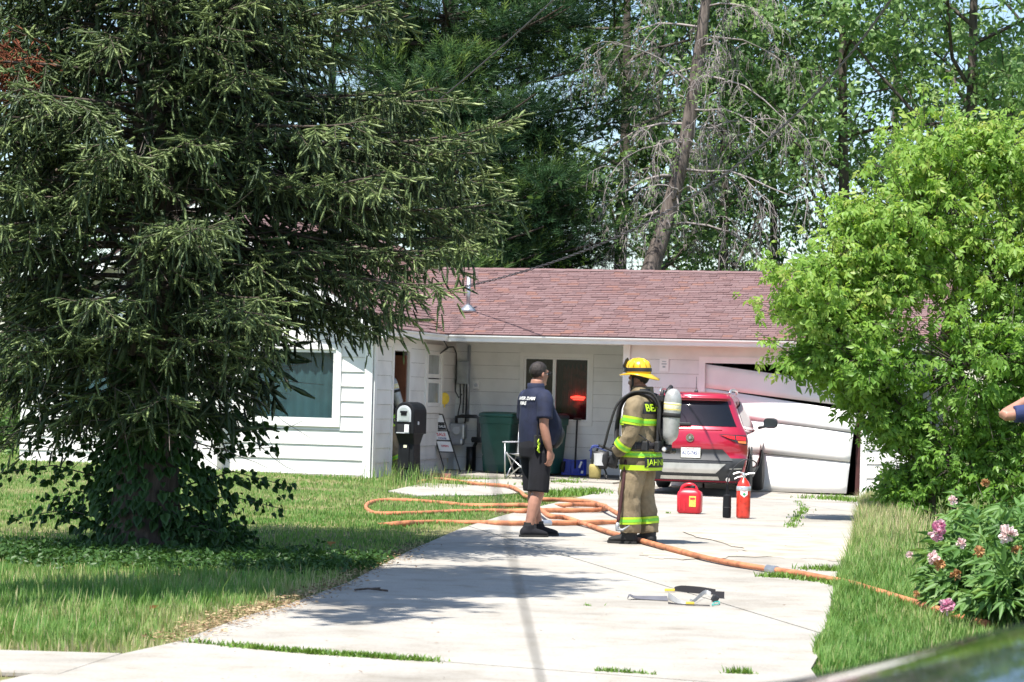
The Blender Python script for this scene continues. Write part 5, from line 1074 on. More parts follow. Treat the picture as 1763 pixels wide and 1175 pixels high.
sh_.rear_patch(quad4((-0.90, 1.085), (0.90, 1.085), (0.86, 1.475), (-0.86, 1.475)), 'rear_window', MT['carglass'], car, 0.008)
sh_.rear_patch(quad4((-0.96, 0.24), (0.96, 0.24), (0.99, 0.60), (-0.99, 0.60)), 'lower_bumper', MT['cargrey'], car, 0.012)
sh_.rear_patch(lambda u, v: ((-1 + 2 * u) * (0.50 + 0.16 * v), 0.36 + 0.15 * v), 'skid_trim', MT['carsilver'], car, 0.028)
sh_.rear_patch(quad4((-0.60, 0.255), (0.60, 0.255), (0.56, 0.31), (-0.56, 0.31)), 'diffuser', MT['carsilver'], car, 0.022)
sh_.rear_patch(lambda u, v: ((-1 + 2 * u) * (0.78 - 0.20 * v - 0.0), 0.56 + 0.17 * v), 'plate_recess', MT['cargrey'], car, 0.018)
for sg in (-1, 1):
    sh_.rear_patch(quad4((sg * 0.70, 0.36), (sg * 0.97, 0.40), (sg * 0.97, 0.50), (sg * 0.78, 0.50)), 'fog_recess', MT['carblack'], car, 0.022); sh_.rear_patch(quad4((sg * 0.74, 0.43), (sg * 0.96, 0.435), (sg * 0.96, 0.447), (sg * 0.74, 0.44)), 'reflector', MT['carsilver'], car, 0.03)
    tl = sh_.rear_patch(quad4((sg * 0.52, 0.965), (sg * 1.0, 0.955), (sg * 1.0, 0.80), (sg * 0.80, 0.85)), 'tail_light', MT['carblack'], car, 0.014)
    q = sh_.rear_patch(quad4((sg * 0.56, 0.953), (sg * 0.80, 0.945), (sg * 0.80, 0.885), (sg * 0.70, 0.905)), 'red_lens', MT['tail'], tl, 0.022)
    sh_.rear_patch(quad4((sg * 0.825, 0.945), (sg * 0.985, 0.935), (sg * 0.985, 0.875), (sg * 0.825, 0.88)), 'red_lens', MT['tail'], tl, 0.022); sh_.rear_patch(quad4((sg * 0.84, 0.868), (sg * 0.985, 0.865), (sg * 0.985, 0.825), (sg * 0.86, 0.838)), 'amber_lens', MT['amber'], tl, 0.022)
    sh_.side_patch(quad4((0.30, 0.945), (0.48, 0.92), (0.44, 0.86), (0.30, 0.82)), 'side_lens', MT['tail'], tl, sg, 0.01)
    sh_.side_patch(quad4((0.62, 1.10), (2.95, 1.05), (2.40, 1.47), (1.0, 1.48)), 'side_window', MT['carglass'], car, sg, 0.006); sh_.side_patch(quad4((0.58, 1.045), (3.0, 1.0), (2.95, 1.025), (0.60, 1.075)), 'window_trim', MT['chrome'], car, sg, 0.012)
    sh_.side_patch(quad4((1.5, 0.24), (2.85, 0.24), (2.9, 0.42), (1.45, 0.42)), 'sill_cladding', MT['cargrey'], car, sg, 0.02)
    for yc in (0.86, 3.45):
        mb = MB()
        vs = []; n = 18
        for i in range(n + 1):
            a = math.pi * (-0.05 + 1.10 * i / n)
            for rr_ in (0.37, 0.44): vs.append(sh_.sidep(yc + rr_ * math.cos(a), max(0.24, 0.34 + rr_ * math.sin(a)), sg, 0.022))
        mb.add(vs, [(2 * i, 2 * i + 1, 2 * i + 3, 2 * i + 2) for i in range(n)]); mb.build('arch_cladding', MT['cargrey'], car)
        mb = MB(); vs = [sh_.sidep(yc, 0.30, sg, 0.014)] + [sh_.sidep(yc + 0.375 * math.cos(math.pi * (-.05 + 1.1 * i / n)), max(0.225, 0.34 + 0.375 * math.sin(math.pi * (-.05 + 1.1 * i / n))), sg, 0.014) for i in range(n + 1)]; mb.add(vs, [(0, i, i + 1) for i in range(1, n + 1)]); mb.build('wheel_well', MT['black'], car)
        wheel(car, sg * 0.815, yc, 0.34, 0.225, sg)
    mb = MB(); b = Vector((sg * 0.88, 2.72, 1.05)); mb.tube([b, b + Vector((sg * 0.12, -0.02, 0.03))], 0.025, 8); ma = mb.build('mirror', MT['carblack'], car, smooth=True)
    mb = MB(); rot = Matrix.Rotation(R(-10 * sg), 3, 'Z')
    mb.loft([[b + Vector((sg * 0.21, -0.03, 0.085)) + rot @ Vector((math.copysign(abs(math.cos(a)) ** 0.7, math.cos(a)) * 0.125 * k, yy, math.copysign(abs(math.sin(a)) ** 0.7, math.sin(a)) * 0.088 * k)) for a in [2 * math.pi * i / 20 for i in range(20)]] for k, yy in ((0.93, -0.03), (1.0, 0.0), (0.9, 0.07), (0.5, 0.12))]); mb.build('mirror_cap', MT['carpaint'] if False else MT['carblack'], ma, smooth=True)
    mb = MB(); mb.loft([[b + Vector((sg * 0.21, -0.03, 0.085)) + rot @ Vector((math.copysign(abs(math.cos(a)) ** 0.7, math.cos(a)) * 0.11, yy, math.copysign(abs(math.sin(a)) ** 0.7, math.sin(a)) * 0.075)) for a in [2 * math.pi * i / 20 for i in range(20)]] for yy in (-0.036, -0.031)]); mb.build('mirror_glass', M_plain('mirror_glass', (0.35, 0.40, 0.45), 0.05, 0.9, var=0.02), ma)
    mb = MB(); mb.tube(smooth_path([(sg * 0.565, 0.62, 1.60), (sg * 0.575, 0.75, 1.645), (sg * 0.575, 1.3, 1.655), (sg * 0.56, 1.95, 1.64), (sg * 0.55, 2.1, 1.60)], 5), 0.022, 8); mb.build('roof_rail', MT['alu'], car, smooth=True)
    for hy in (1.35, 2.25): pass
mb = MB(); mb.loft([[sh_.rearp(-0.95 + 1.9 * i / 16, z, o) + Vector((0, 0, 0)) for i in range(17)] + [sh_.rearp(0.95 - 1.9 * i / 16, z, o - 0.05) for i in range(17)] for z, o in ((1.495, 0.05), (1.515, 0.07), (1.535, 0.05))]); mb.build('spoiler', MT['carpaint'], car, smooth=True)
pl = [sh_.rearp(0, z, 0.03) for z in (0.615, 0.735)]
mb = MB(); mb.box((0.02, 0.005, 0.672), (0.325, 0.016, 0.165)); fr = mb.build('plate_frame', MT['chrome'], car); mb = MB(); mb.box((0.02, -0.005, 0.672), (0.305, 0.012, 0.15)); lp = mb.build('license_plate', MT['paper'], car)
text_on('plate_number', 'ALG-7451', 0.075, MT['navyink'], lp, lambda x, y: Vector((0.02 + x * 0.88, -0.0125, 0.664 + y)), 0.0015); text_on('plate_state', 'WISCONSIN', 0.026, MT['redtext'], lp, lambda x, y: Vector((0.02 + x, -0.0125, 0.728 + y)), 0.0006)
ec = sh_.rearp(0.0, 0.90, 0.014); Mr = Matrix.Rotation(R(90), 3, 'X')
mb = MB()
for r0, r1 in ((0.052, 0.064),): 
    mb.lathe([(r0, 0), (r0, 0.012), (r1, 0.012), (r1, 0)], 28, ec, Mr)
em = mb.build('emblem', MT['chrome'], car)
for k in (-1, 0, 1):                                # three slanted shields in the ring
    mb = MB(); q = [(-0.016, 0.024), (0.016, 0.030), (0.016, -0.004), (0.0, -0.026), (-0.016, -0.008)]
    mb.prism([ec + Vector((k * 0.026 + a, -0.008 - 0.001 * k, b + k * 0.011)) for a, b in q], (0, 0.006, 0)); mb.build('shield', MT['chrome'] if k else MT['galv'], em)
mb = MB(); a_ = sh_.rearp(-0.02, 1.105, 0.02); mb.box(a_ + Vector((-0.16, -0.012, 0.005)), (0.36, 0.03, 0.045)); mb.build('wiper', MT['carblack'], car, bevel=0.01)
mb = MB(); mb.lathe([(0.035, 0), (0.03, 0.02), (0.012, 0.045), (0.006, 0.05), (0.0035, 0.24), (0.0, 0.24)], 10, (0.02, 0.62, 1.608)); mb.build('antenna', MT['carblack'], car)
mb = MB(); mb.loft([[sh_.rearp(x / 10 - 0.6, 0.985 if False else 1.03, 0.012 if k in (0,) else 0.006) + Vector((0, 0, dz)) for x in range(0, 13)] + [sh_.rearp(0.6 - x / 10, 1.03, 0.0) + Vector((0, 0, dz)) for x in range(0, 13)] for k, dz in ((0, -0.004), (0, 0.004))]); mb.build('hatch_crease', MT['carpaint'], car)
mb = MB()
for sg in (-1, 1):
    mb.tube([(sg * 0.62, 0.06, 0.27), (sg * 0.62, 0.25, 0.28)], 0.035, 10)
mb.build('exhaust', MT['chrome'], car)
mb = MB(); mb.box((0, 2.1, 0.24), (1.5, 3.6, 0.08)); mb.box((0, 0.88, 0.30), (1.3, 0.10, 0.10)); mb.build('underbody', MT['black'], car)
mb = MB(); mb.box((0, 1.9, 1.35), (1.0, 0.06, 0.0)) if False else None
for sx in (-0.38, 0.38):
    mb = MB(); mb.box((sx, 0.95, 1.10), (0.42, 0.12, 0.25)); mb.box((sx, 0.95, 1.28), (0.22, 0.08, 0.14)); mb.build('seat_back', MT['carblack'], car, bevel=0.03)
# pale crates seen under the car by the garage
# ---- dark car in the foreground, its windscreen edge in the lower right corner
fc = thing('parked_sedan', 'glossy black car close by with windscreen corner and thin whip antenna', 'car', (3.81, 2.38, 0.012), R(77))
fs_ = Shell([(0.2, 0.80), (0.45, 0.88), (0.7, 0.90), (0.88, 0.87), (0.95, 0.80), (1.0, 0.74), (1.1, 0.70), (1.25, 0.62), (1.34, 0.54), (1.38, 0.42), (1.395, 0.2)],
            [(0.2, 0.12), (0.5, 0.0), (0.8, 0.05), (0.95, 0.25), (1.0, 0.55), (1.1, 0.8), (1.25, 1.25), (1.34, 1.6), (1.38, 1.8), (1.395, 2.0)],
            [(0.2, 4.6), (0.5, 4.75), (0.72, 4.70), (0.85, 4.55), (0.93, 4.2), (0.97, 3.85), (1.0, 3.75), (1.08, 3.5), (1.20, 3.12), (1.28, 2.85), (1.34, 2.6), (1.38, 2.35), (1.395, 2.1)], 0.1, 0.22)
fs_.body([0.2, 0.3, 0.45, 0.6, 0.7, 0.8, 0.88, 0.93, 0.95, 0.97, 1.0, 1.04, 1.1, 1.16, 1.2, 1.25, 1.3, 1.34, 1.365, 1.38, 1.39, 1.395], 'body', MT['fgpaint'], fc)
def fpt(xf, z, off): # windscreen surface
    w = interp(fs_.w, z) * 0.968; return Vector((w * xf, interp(fs_.f, z) - fs_.fc * xf * xf + off, z + off * 0.6))
mb = MB(); n, m = 14, 8; vs = [fpt((-1 + 2 * i / n) * 0.88, 1.01 + 0.32 * j / m, 0.008) for j in range(m + 1) for i in range(n + 1)]; mb.add(vs, [(j * (n + 1) + i, j * (n + 1) + i + 1, (j + 1) * (n + 1) + i + 1, (j + 1) * (n + 1) + i) for j in range(m) for i in range(n)]); mb.build('windscreen', MT['fgglass'], fc, smooth=True)
for sg in (-1, 1):
    fs_.side_patch(quad4((0.95, 1.0), (3.35, 0.99), (2.55, 1.31), (1.65, 1.31)), 'side_window', MT['fgglass'], fc, sg, 0.006)
    mb = MB(); ps = [fs_.sidep(y, z, sg, 0.012) for y, z in ((3.42, 0.985), (2.6, 1.325), (1.6, 1.325), (0.9, 0.985))]; mb.tube(smooth_path(ps, 4), 0.009, 6); mb.build('window_trim', MT['fgseal'], fc)
    for yc in (0.9, 3.75): wheel(fc, sg * 0.79, yc, 0.33, 0.21, sg)
    mb = MB(); mb.lathe([(0.0, -0.09), (0.09, -0.08), (0.10, 0.0), (0.06, 0.08), (0, 0.09)], 14, (sg * 1.0, 3.0, 1.0), Matrix.Rotation(R(90), 3, 'X')); mb.build('mirror', MT['fgpaint'], fc, smooth=True)
mb = MB(); lp_ = [fpt(x_, z_, 0.014) for x_, z_ in ((-0.93, 1.005), (-0.5, 1.0), (0, 1.0), (0.5, 1.0), (0.93, 1.005), (0.93, 1.1), (0.93, 1.22), (0.92, 1.335), (0.5, 1.345), (0, 1.345), (-0.5, 1.345), (-0.92, 1.335), (-0.93, 1.22), (-0.93, 1.1), (-0.93, 1.005))]
mb.tube(smooth_path(lp_, 4), 0.02, 8); mb.build('windscreen_seal', MT['fgseal'], fc, smooth=True)
# whip antenna on the fender
base = Vector(fc.location)
A0 = PY(948, 1240, 2.55); A1 = PY(783, 540, 2.62)
inv = Matrix.Rotation(-R(77), 3, 'Z')
mb = MB(); a0, a1 = inv @ (A0 - base), inv @ (A1 - base); dn = (a0 - a1).normalized()
mb.tube([a0 + dn * 0.18, a0, a0.lerp(a1, 0.5), a1], [0.005, 0.0022, 0.0018, 0.0014], 8); mb.build('whip_antenna', MT['blackmetal'], fc)
# ================================================================ PEOPLE  (local: faces +y, x = right hand side)
def ell(cx, cy, z, rx, ry, n=22, p=2.3):
    q = []
    for k in range(n):
        a = 2 * math.pi * k / n; c, s = math.cos(a), math.sin(a)
        q.append(Vector((cx + rx * math.copysign(abs(c) ** (2 / p), c), cy + ry * math.copysign(abs(s) ** (2 / p), s), z)))
    return q
def remeshed(mb, name, mat, parent, voxel=0.012, it=4, amp=0.0, ns=7.0, squash=(1, 1, 1)):
    me = mb.mesh(name)
    bm = bmesh.new(); bm.from_mesh(me); bmesh.ops.recalc_face_normals(bm, faces=bm.faces[:]); bm.to_mesh(me); bm.free()
    o = bpy.data.objects.new('tmp', me); COL.objects.link(o)
    r = o.modifiers.new('r', 'REMESH'); r.mode = 'VOXEL'; r.voxel_size = voxel
    s = o.modifiers.new('s', 'SMOOTH'); s.factor = 0.5; s.iterations = it
    dc = o.modifiers.new('d', 'DECIMATE'); dc.ratio = 0.3
    bpy.context.view_layer.update()
    m2 = bpy.data.meshes.new_from_object(o.evaluated_get(bpy.context.evaluated_depsgraph_get()))
    bpy.data.objects.remove(o); bpy.data.meshes.remove(me)
    if amp:
        ds = []
        for v in m2.vertices:
            c = v.co; f = mnoise.noise(Vector((c.x * ns * squash[0], c.y * ns * squash[1], c.z * ns * squash[2]))) + 0.5 * mnoise.noise(Vector((c.x * ns * 2.2 * squash[0] + 5, c.y * ns * 2.2 * squash[1], c.z * ns * 2.2 * squash[2])))
            ds.append(v.normal * (f * amp))
        for v, d in zip(m2.vertices, ds): v.co += d
    m2.name = name; m2.polygons.foreach_set('use_smooth', [True] * len(m2.polygons))
    return link(name, m2, parent, mat)
def limb(mb, pts, rad, n=14, per=4, flat=1.0):
    P = smooth_path(pts, per); rr = []
    for i in range(len(pts) - 1):
        for k in range(per): rr.append(rad[i] + (rad[i + 1] - rad[i]) * k / per)
    rr.append(rad[-1]); mb.tube(P, rr, n, True, flat=flat)
def ball(mb, c, r, n=12):
    r = r if hasattr(r, '__len__') else (r, r, r); c = Vector(c)
    mb.loft([[c + Vector((r[0] * math.sin(math.pi * j / 8) * math.cos(2 * math.pi * k / n), r[1] * math.sin(math.pi * j / 8) * math.sin(2 * math.pi * k / n), -r[2] * math.cos(math.pi * j / 8))) for k in range(n)] for j in range(0, 9)] if False else
            [[c + Vector((r[0] * max(math.sin(math.pi * j / 10), 0.02) * math.cos(2 * math.pi * k / n), r[1] * max(math.sin(math.pi * j / 10), 0.02) * math.sin(2 * math.pi * k / n), -r[2] * math.cos(math.pi * j / 10))) for k in range(n)] for j in range(11)])
def hand(mb, wrist, dirv, palm_n, sgn, size=1.0, curl=0.5, rf=0.0088):
    """palm and five fingers; dirv: towards fingertips, palm_n: palm facing direction, thumb on side sgn"""
    d = Vector(dirv).normalized(); pn = Vector(palm_n); pn = (pn - d * pn.dot(d)).normalized(); sd_ = d.cross(pn) * sgn; w = Vector(wrist)
    palm = []
    for t, wd, th in ((-0.01, 0.026, 0.020), (0.03, 0.036, 0.019), (0.07, 0.041, 0.017), (0.095, 0.040, 0.014)):
        c = w + d * t * size; palm.append([c + sd_ * (wd * size * math.cos(2 * math.pi * k / 12)) + pn * (th * size * math.sin(2 * math.pi * k / 12)) for k in range(12)])
    mb.loft(palm)
    for i, (off, ln) in enumerate(((0.030, 0.078), (0.011, 0.086), (-0.009, 0.080), (-0.028, 0.064))):
        b = w + d * 0.085 * size + sd_ * off * size; L = ln * size; pts = [b]; ang = 0.0; p = b
        for k, seg in enumerate((0.45, 0.32, 0.25)):
            ang += curl * (0.7 + 0.25 * k + 0.1 * i); p = p + (d * math.cos(ang) + pn * math.sin(ang)) * L * seg; pts.append(p)
        mb.tube(pts, [rf * size * 1.08, rf * size, rf * size * 0.92, rf * size * 0.75], 8)
    b = w + d * 0.025 * size + sd_ * 0.026 * size
    mb.tube([b, b + (sd_ * 0.026 + d * 0.022 + pn * 0.006) * size, b + (sd_ * 0.034 + d * 0.052 + pn * 0.018) * size, b + (sd_ * 0.028 + d * 0.078 + pn * 0.03) * size], [0.013 * size, 0.012 * size, 0.0105 * size, 0.008 * size], 8)
def head(mb, c, M, neck_to, s=1.0):
    c = Vector(c)
    def e(off, r, n=14):
        t = MB(); ball(t, (0, 0, 0), r, n); mb.add([c + M @ (Vector(v) + Vector(off)) for v in t.v], t.f)
    e((0, -0.012, 0.03), (0.078, 0.098, 0.092)); e((0, 0.02, -0.035), (0.064, 0.078, 0.085)); e((0, 0.045, -0.085), (0.042, 0.045, 0.035))
    e((0, 0.078, 0.025), (0.055, 0.022, 0.02))                                       # brow
    t = MB(); t.loft([ell(0, 0.085, 0.02, 0.010, 0.012, 10), ell(0, 0.098, -0.005, 0.012, 0.016, 10), ell(0, 0.105, -0.028, 0.017, 0.018, 10), ell(0, 0.094, -0.04, 0.016, 0.015, 10)]); mb.add([c + M @ Vector(v) for v in t.v], t.f)
    e((0, 0.088, -0.062), (0.024, 0.014, 0.009)); e((0, 0.085, -0.076), (0.022, 0.013, 0.008)); e((0, 0.078, -0.105), (0.024, 0.02, 0.018))
    for sx in (-1, 1): e((sx * 0.078, -0.012, -0.012), (0.010, 0.020, 0.032))
    limb(mb, [c + M @ Vector((0, -0.02, -0.06)), Vector(neck_to)], [0.058 * s, 0.066 * s])
    mb_ = mb
def eyes(c, M, parent):
    c = Vector(c)
    for sx in (-1, 1):
        mb = MB(); ball(mb, c + M @ Vector((sx * 0.031, 0.076, 0.002)), 0.012, 10); e_ = mb.build('eye', MT['paper'], parent, smooth=True)
        mb = MB(); ball(mb, c + M @ Vector((sx * 0.031, 0.0855, 0.002)), 0.0052, 8); mb.build('iris', MT['ink'], e_, smooth=True)
def shoe(name, mat, parent, ank, yaw, ln=0.30, h=0.12, wd=0.052, sole=None, top_r=0.055):
    Ry = Matrix.Rotation(yaw, 3, 'Z'); a = Vector(ank); b = Vector((a.x, a.y, 0)); mb = MB()
    mb.loft([[b + Ry @ Vector((wd * f * math.sin(2 * math.pi * k / 16) * (1 + 0.12 * (y > 0.05)), y, max(0.012, zc + zr * math.cos(2 * math.pi * k / 16)))) for k in range(16)] for y, f, zc, zr in ((-0.085, 0.55, 0.045, 0.03), (-0.07, 0.85, 0.05, 0.045), (-0.02, 1.0, 0.055, 0.052), (0.06, 1.0, 0.05, 0.046), (0.12, 1.05, 0.042, 0.036), (0.17, 0.95, 0.036, 0.028), (0.205, 0.65, 0.03, 0.02))])
    mb.loft([ell(b.x, b.y, 0.04, wd * 0.95, 0.07), ell(b.x, b.y, h * 0.7, top_r, top_r * 1.15), ell(a.x, a.y, h, top_r, top_r * 1.1)])
    o = remeshed(mb, name, mat, parent, 0.009, 3)
    mb = MB(); mb.prism([b + Ry @ Vector((wd * 1.08 * sx, y, 0.0)) for sx, y in ((-0.6, -0.09), (0.6, -0.09), (0.95, -0.05), (0.95, 0.05), (1.12, 0.12), (0.9, 0.19), (0.4, 0.215), (-0.4, 0.215), (-0.9, 0.19), (-1.12, 0.12), (-0.95, 0.05), (-0.95, -0.05))], (0, 0, 0.024)); mb.build('sole', sole or MT['rubber'], o)
    return o
def wrap_fn(tors, zc, ac, off, face=-1):
    """flat (x,y) -> on the torso surface; ac = angle (radians) of the patch centre, seen from outside"""
    def f(x, y):
        z = zc + y; k = 0
        while k < len(tors) - 2 and tors[k + 1][0] < z: k += 1
        a, b = tors[k], tors[k + 1]; t = min(max((z - a[0]) / (b[0] - a[0]), 0), 1)
        rx, ry, cx, cy = [a[i] + (b[i] - a[i]) * t for i in (1, 2, 3, 4)]
        ang = ac + x / ((rx + ry) / 2); c, s = math.cos(ang), math.sin(ang); p = 2.3
        return Vector((cx + (rx + off) * math.copysign(abs(c) ** (2 / p), c), cy + (ry + off) * math.copysign(abs(s) ** (2 / p), s), z))
    return f
def patch(name, mat, parent, fn, x0, x1, y0, y1, n=12, m=6, shear=0.0):
    mb = MB(); vs = [fn(x0 + (x1 - x0) * i / n, y0 + (y1 - y0) * j / m + shear * (x0 + (x1 - x0) * i / n)) for j in range(m + 1) for i in range(n + 1)]
    mb.add(vs, [(j * (n + 1) + i, j * (n + 1) + i + 1, (j + 1) * (n + 1) + i + 1, (j + 1) * (n + 1) + i) for j in range(m) for i in range(n)]); return mb.build(name, mat, parent, smooth=True)
def ring_band(name, parent, rings_fn, cols=(('lime', 0, 1), ('limeg', 0.3, 0.7))):
    """rings_fn(t, off) -> closed ring; t in 0..1 across the band"""
    root = None
    for mname, a, b in cols:
        off = 0.0 if root is None else 0.003
        mb = MB(); mb.loft([rings_fn(a + (b - a) * k / 3, off) for k in range(4)], cap=False); o = mb.build(name if root is None else 'band_centre', MT[mname], parent if root is None else root, smooth=True); root = root or o
    return root
def tube_band(name, parent, p, d, r, w, n=18, flat=1.0):
    p, d = Vector(p), Vector(d).normalized(); s = d.cross(Vector((0, 1, 0.01))).normalized(); u_ = s.cross(d)
    return ring_band(name, parent, lambda t, off: [p + d * (w * (t - 0.5)) + s * ((r + off) * math.cos(2 * math.pi * k / n)) + u_ * ((r + off) * flat * math.sin(2 * math.pi * k / n)) for k in range(n)])

def hair_cap(c, M, parent, front=0.065, side=0.01, back=-0.06, fat=1.0):
    t = MB(); ball(t, (0, 0, 0), (0.0825 * fat, 0.1025 * fat, 0.094 * fat), 24); mb = MB(); vs = []
    for v in t.v:
        v = Vector(v); line = front if v.y > 0.055 else (side + (front - side) * max(0, (v.y - 0.01) / 0.045) if v.y > -0.02 else side + (back - side) * min(1, (-0.02 - v.y) / 0.05))
        zz = v.z + 0.033
        if zz < line: v = v * 0.90
        vs.append(Vector(c) + M @ (v + Vector((0, -0.014, 0.033))))
    mb.add(vs, t.f); return remeshed(mb, 'hair', MT['hair'], parent, 0.007, 1, 0.003, 45)

# ---------------------------------------------------------------- man in navy
mp = G(918, 928); man = thing('person', 'person in navy polo shirt, black shorts and black shoes looking towards the house', 'person', (mp.x, mp.y, 0.026), R(-62))
HC = (0.0, 0.02, 1.655); HMm = Matrix.Rotation(R(14), 3, 'Z')
mb = MB(); head(mb, HC, HMm, (0, -0.01, 1.48), 1.12)
T_body = [(0.80, 0.155, 0.12, 0, 0), (0.95, 0.17, 0.14, 0, 0), (1.12, 0.175, 0.15, 0, 0.03), (1.32, 0.185, 0.125, 0, 0.0), (1.44, 0.19, 0.095, 0, -0.01), (1.50, 0.09, 0.075, 0, -0.01)]
mb.loft([ell(c[3], c[4], c[0], c[1], c[2]) for c in T_body])
# right arm hangs beside the hip, left arm bent across the belly
RA = [(0.175, -0.01, 1.43), (0.235, -0.035, 1.28), (0.255, -0.05, 1.14), (0.262, -0.02, 1.00), (0.262, 0.02, 0.885)]
limb(mb, RA, [0.062, 0.055, 0.048, 0.046, 0.031]); hand(mb, (0.262, 0.022, 0.885), (0.0, 0.06, -1), (-1, -0.3, 0.1), 1, 1.12, 0.42)
LA = [(-0.175, -0.01, 1.43), (-0.24, 0.0, 1.28), (-0.255, 0.03, 1.14), (-0.20, 0.16, 1.09), (-0.10, 0.235, 1.06)]
limb(mb, LA, [0.062, 0.055, 0.048, 0.044, 0.031]); hand(mb, (-0.10, 0.235, 1.06), (0.8, 0.25, -0.1), (0.1, -0.9, 0), -1, 1.05, 0.55)
AR, AL = (0.105, -0.115, 0.09), (-0.10, 0.115, 0.09)
limb(mb, [(0.10, 0, 0.86), (0.112, -0.01, 0.50), (0.112, -0.06, 0.33), AR], [0.10, 0.066, 0.064, 0.039]); limb(mb, [(-0.10, 0, 0.86), (-0.105, 0.05, 0.50), (-0.105, 0.055, 0.33), AL], [0.10, 0.066, 0.064, 0.039])
remeshed(mb, 'body', MT['skin'], man, 0.0075, 3)
eyes(HC, HMm, man)
hc = Vector(HC); hair_cap(HC, HMm, man, 0.055, -0.025, -0.105)
gls = bpy.data.objects.new('glasses', None); COL.objects.link(gls); gls.parent = man
mb = MB()
for sx in (-1, 1):
    mb.tube([hc + HMm @ Vector((sx * 0.034 + 0.024 * math.cos(a), 0.112, 0.004 + 0.019 * math.sin(a))) for a in [2 * math.pi * k / 14 for k in range(15)]], 0.0028, 6); mb.tube([hc + HMm @ Vector((sx * 0.058, 0.112, 0.008)), hc + HMm @ Vector((sx * 0.082, 0.05, 0.006)), hc + HMm @ Vector((sx * 0.088, -0.012, 0.004))], 0.003, 6)
mb.tube([hc + HMm @ Vector((-0.01, 0.112, 0.01)), hc + HMm @ Vector((0.01, 0.112, 0.01))], 0.003, 6); mb.build('frame', MT['black'], gls)
mb = MB()
for sx in (-1, 1): mb.prism([hc + HMm @ Vector((sx * 0.034 + 0.024 * math.cos(a), 0.113, 0.004 + 0.019 * math.sin(a))) for a in [2 * math.pi * k / 14 for k in range(14)]], HMm @ Vector((0, 0.002, 0)))
mb.build('lens', MT['mask_lens'], gls)
# polo shirt
T_shirt = [(0.93, 0.195, 0.165, 0, 0.012), (1.00, 0.205, 0.20, 0, 0.04), (1.09, 0.212, 0.222, 0, 0.055), (1.18, 0.210, 0.21, 0, 0.045), (1.30, 0.212, 0.165, 0, 0.012), (1.40, 0.215, 0.13, 0, -0.008), (1.46, 0.175, 0.105, 0, -0.012), (1.50, 0.105, 0.088, 0, -0.012), (1.53, 0.075, 0.08, 0, -0.01)]
mb = MB(); mb.loft([ell(c[3], c[4], c[0], c[1], c[2]) for c in T_shirt])
limb(mb, [(0.15, -0.012, 1.42), (0.215, -0.02, 1.38), (0.25, -0.04, 1.26), (0.262, -0.048, 1.20)], [0.09, 0.088, 0.082, 0.084]); limb(mb, [(-0.15, -0.012, 1.42), (-0.22, -0.01, 1.37), (-0.262, 0.005, 1.25), (-0.268, 0.015, 1.19)], [0.09, 0.088, 0.082, 0.084])
shirt = remeshed(mb, 'shirt', MT['navy'], man, 0.011, 4, 0.006, 7, (1, 1, 1.4))
mb = MB(); mb.loft([ell(0, -0.012, 1.505, 0.088, 0.088), ell(0, -0.016, 1.555, 0.082, 0.084), ell(0, -0.016, 1.558, 0.076, 0.078), ell(0, -0.012, 1.505, 0.08, 0.08)], cap=False); mb.build('collar', MT['navy'], shirt, smooth=True)
fb = wrap_fn(T_shirt, 1.40, R(-90), 0.014)
text_on('lettering', 'BEAVER DAM', 0.046, MT['paper'], shirt, lambda x, y: fb(x, y), 0.0012); fb2 = wrap_fn(T_shirt, 1.35, R(-90), 0.015); text_on('lettering', 'FIRE', 0.046, MT['paper'], shirt, lambda x, y: fb2(x, y), 0.0012)
# shorts
mb = MB(); mb.loft([ell(0, 0.0, 0.80, 0.175, 0.15), ell(0, 0.0, 0.90, 0.19, 0.165), ell(0, 0.012, 1.0, 0.185, 0.165)])
limb(mb, [(0.095, 0.0, 0.86), (0.108, -0.005, 0.65), (0.115, -0.02, 0.455)], [0.118, 0.112, 0.108]); limb(mb, [(-0.095, 0, 0.86), (-0.105, 0.03, 0.65), (-0.108, 0.05, 0.465)], [0.118, 0.112, 0.108])
shs = remeshed(mb, 'shorts', MT['shorts'], man, 0.011, 4, 0.006, 6, (1, 1, 0.8))
for k, (an, yw) in enumerate(((AR, R(-4)), (AL, R(-8)))):
    s_ = shoe('shoe', MT['shorts'], man, an, yw, top_r=0.05, h=0.125)
    mb = MB(); a = Vector(an); mb.loft([ell(a.x, a.y, 0.10, 0.046, 0.048, 16), ell(a.x, a.y, 0.148, 0.046, 0.048, 16)], cap=False); mb.build('sock', MT['ink'], s_, smooth=True)
mb = MB(); mb.box((0.20, -0.09, 0.97), (0.04, 0.07, 0.13)); rd = mb.build('radio', MT['black'], man, bevel=0.008); mb = MB(); mb.tube([(0.215, -0.10, 1.03), (0.215, -0.10, 1.15)], 0.007, 6); mb.build('radio_antenna', MT['black'], rd)
mb = MB()
for k in range(7): a, b = random.uniform(-0.03, 0.02), random.uniform(0.88, 1.0); mb.tube([(0.222, -0.09 + a, b), (0.236, -0.10 - a, b - 0.02), (0.226, -0.08 + a * 0.5, b - 0.045)], 0.0065, 5)
mb.build('lime_lanyard', MT['lime'], man)
mb = MB(); mb.loft([ell(0.02, 0.15, 0.90, 0.12, 0.05, 16), ell(0.02, 0.18, 0.95, 0.15, 0.065, 16), ell(0.02, 0.215, 1.05, 0.15, 0.07, 16), ell(0.02, 0.21, 1.12, 0.12, 0.05, 16)]); mb.build('waist_pouch', MT['black'], man, smooth=True)

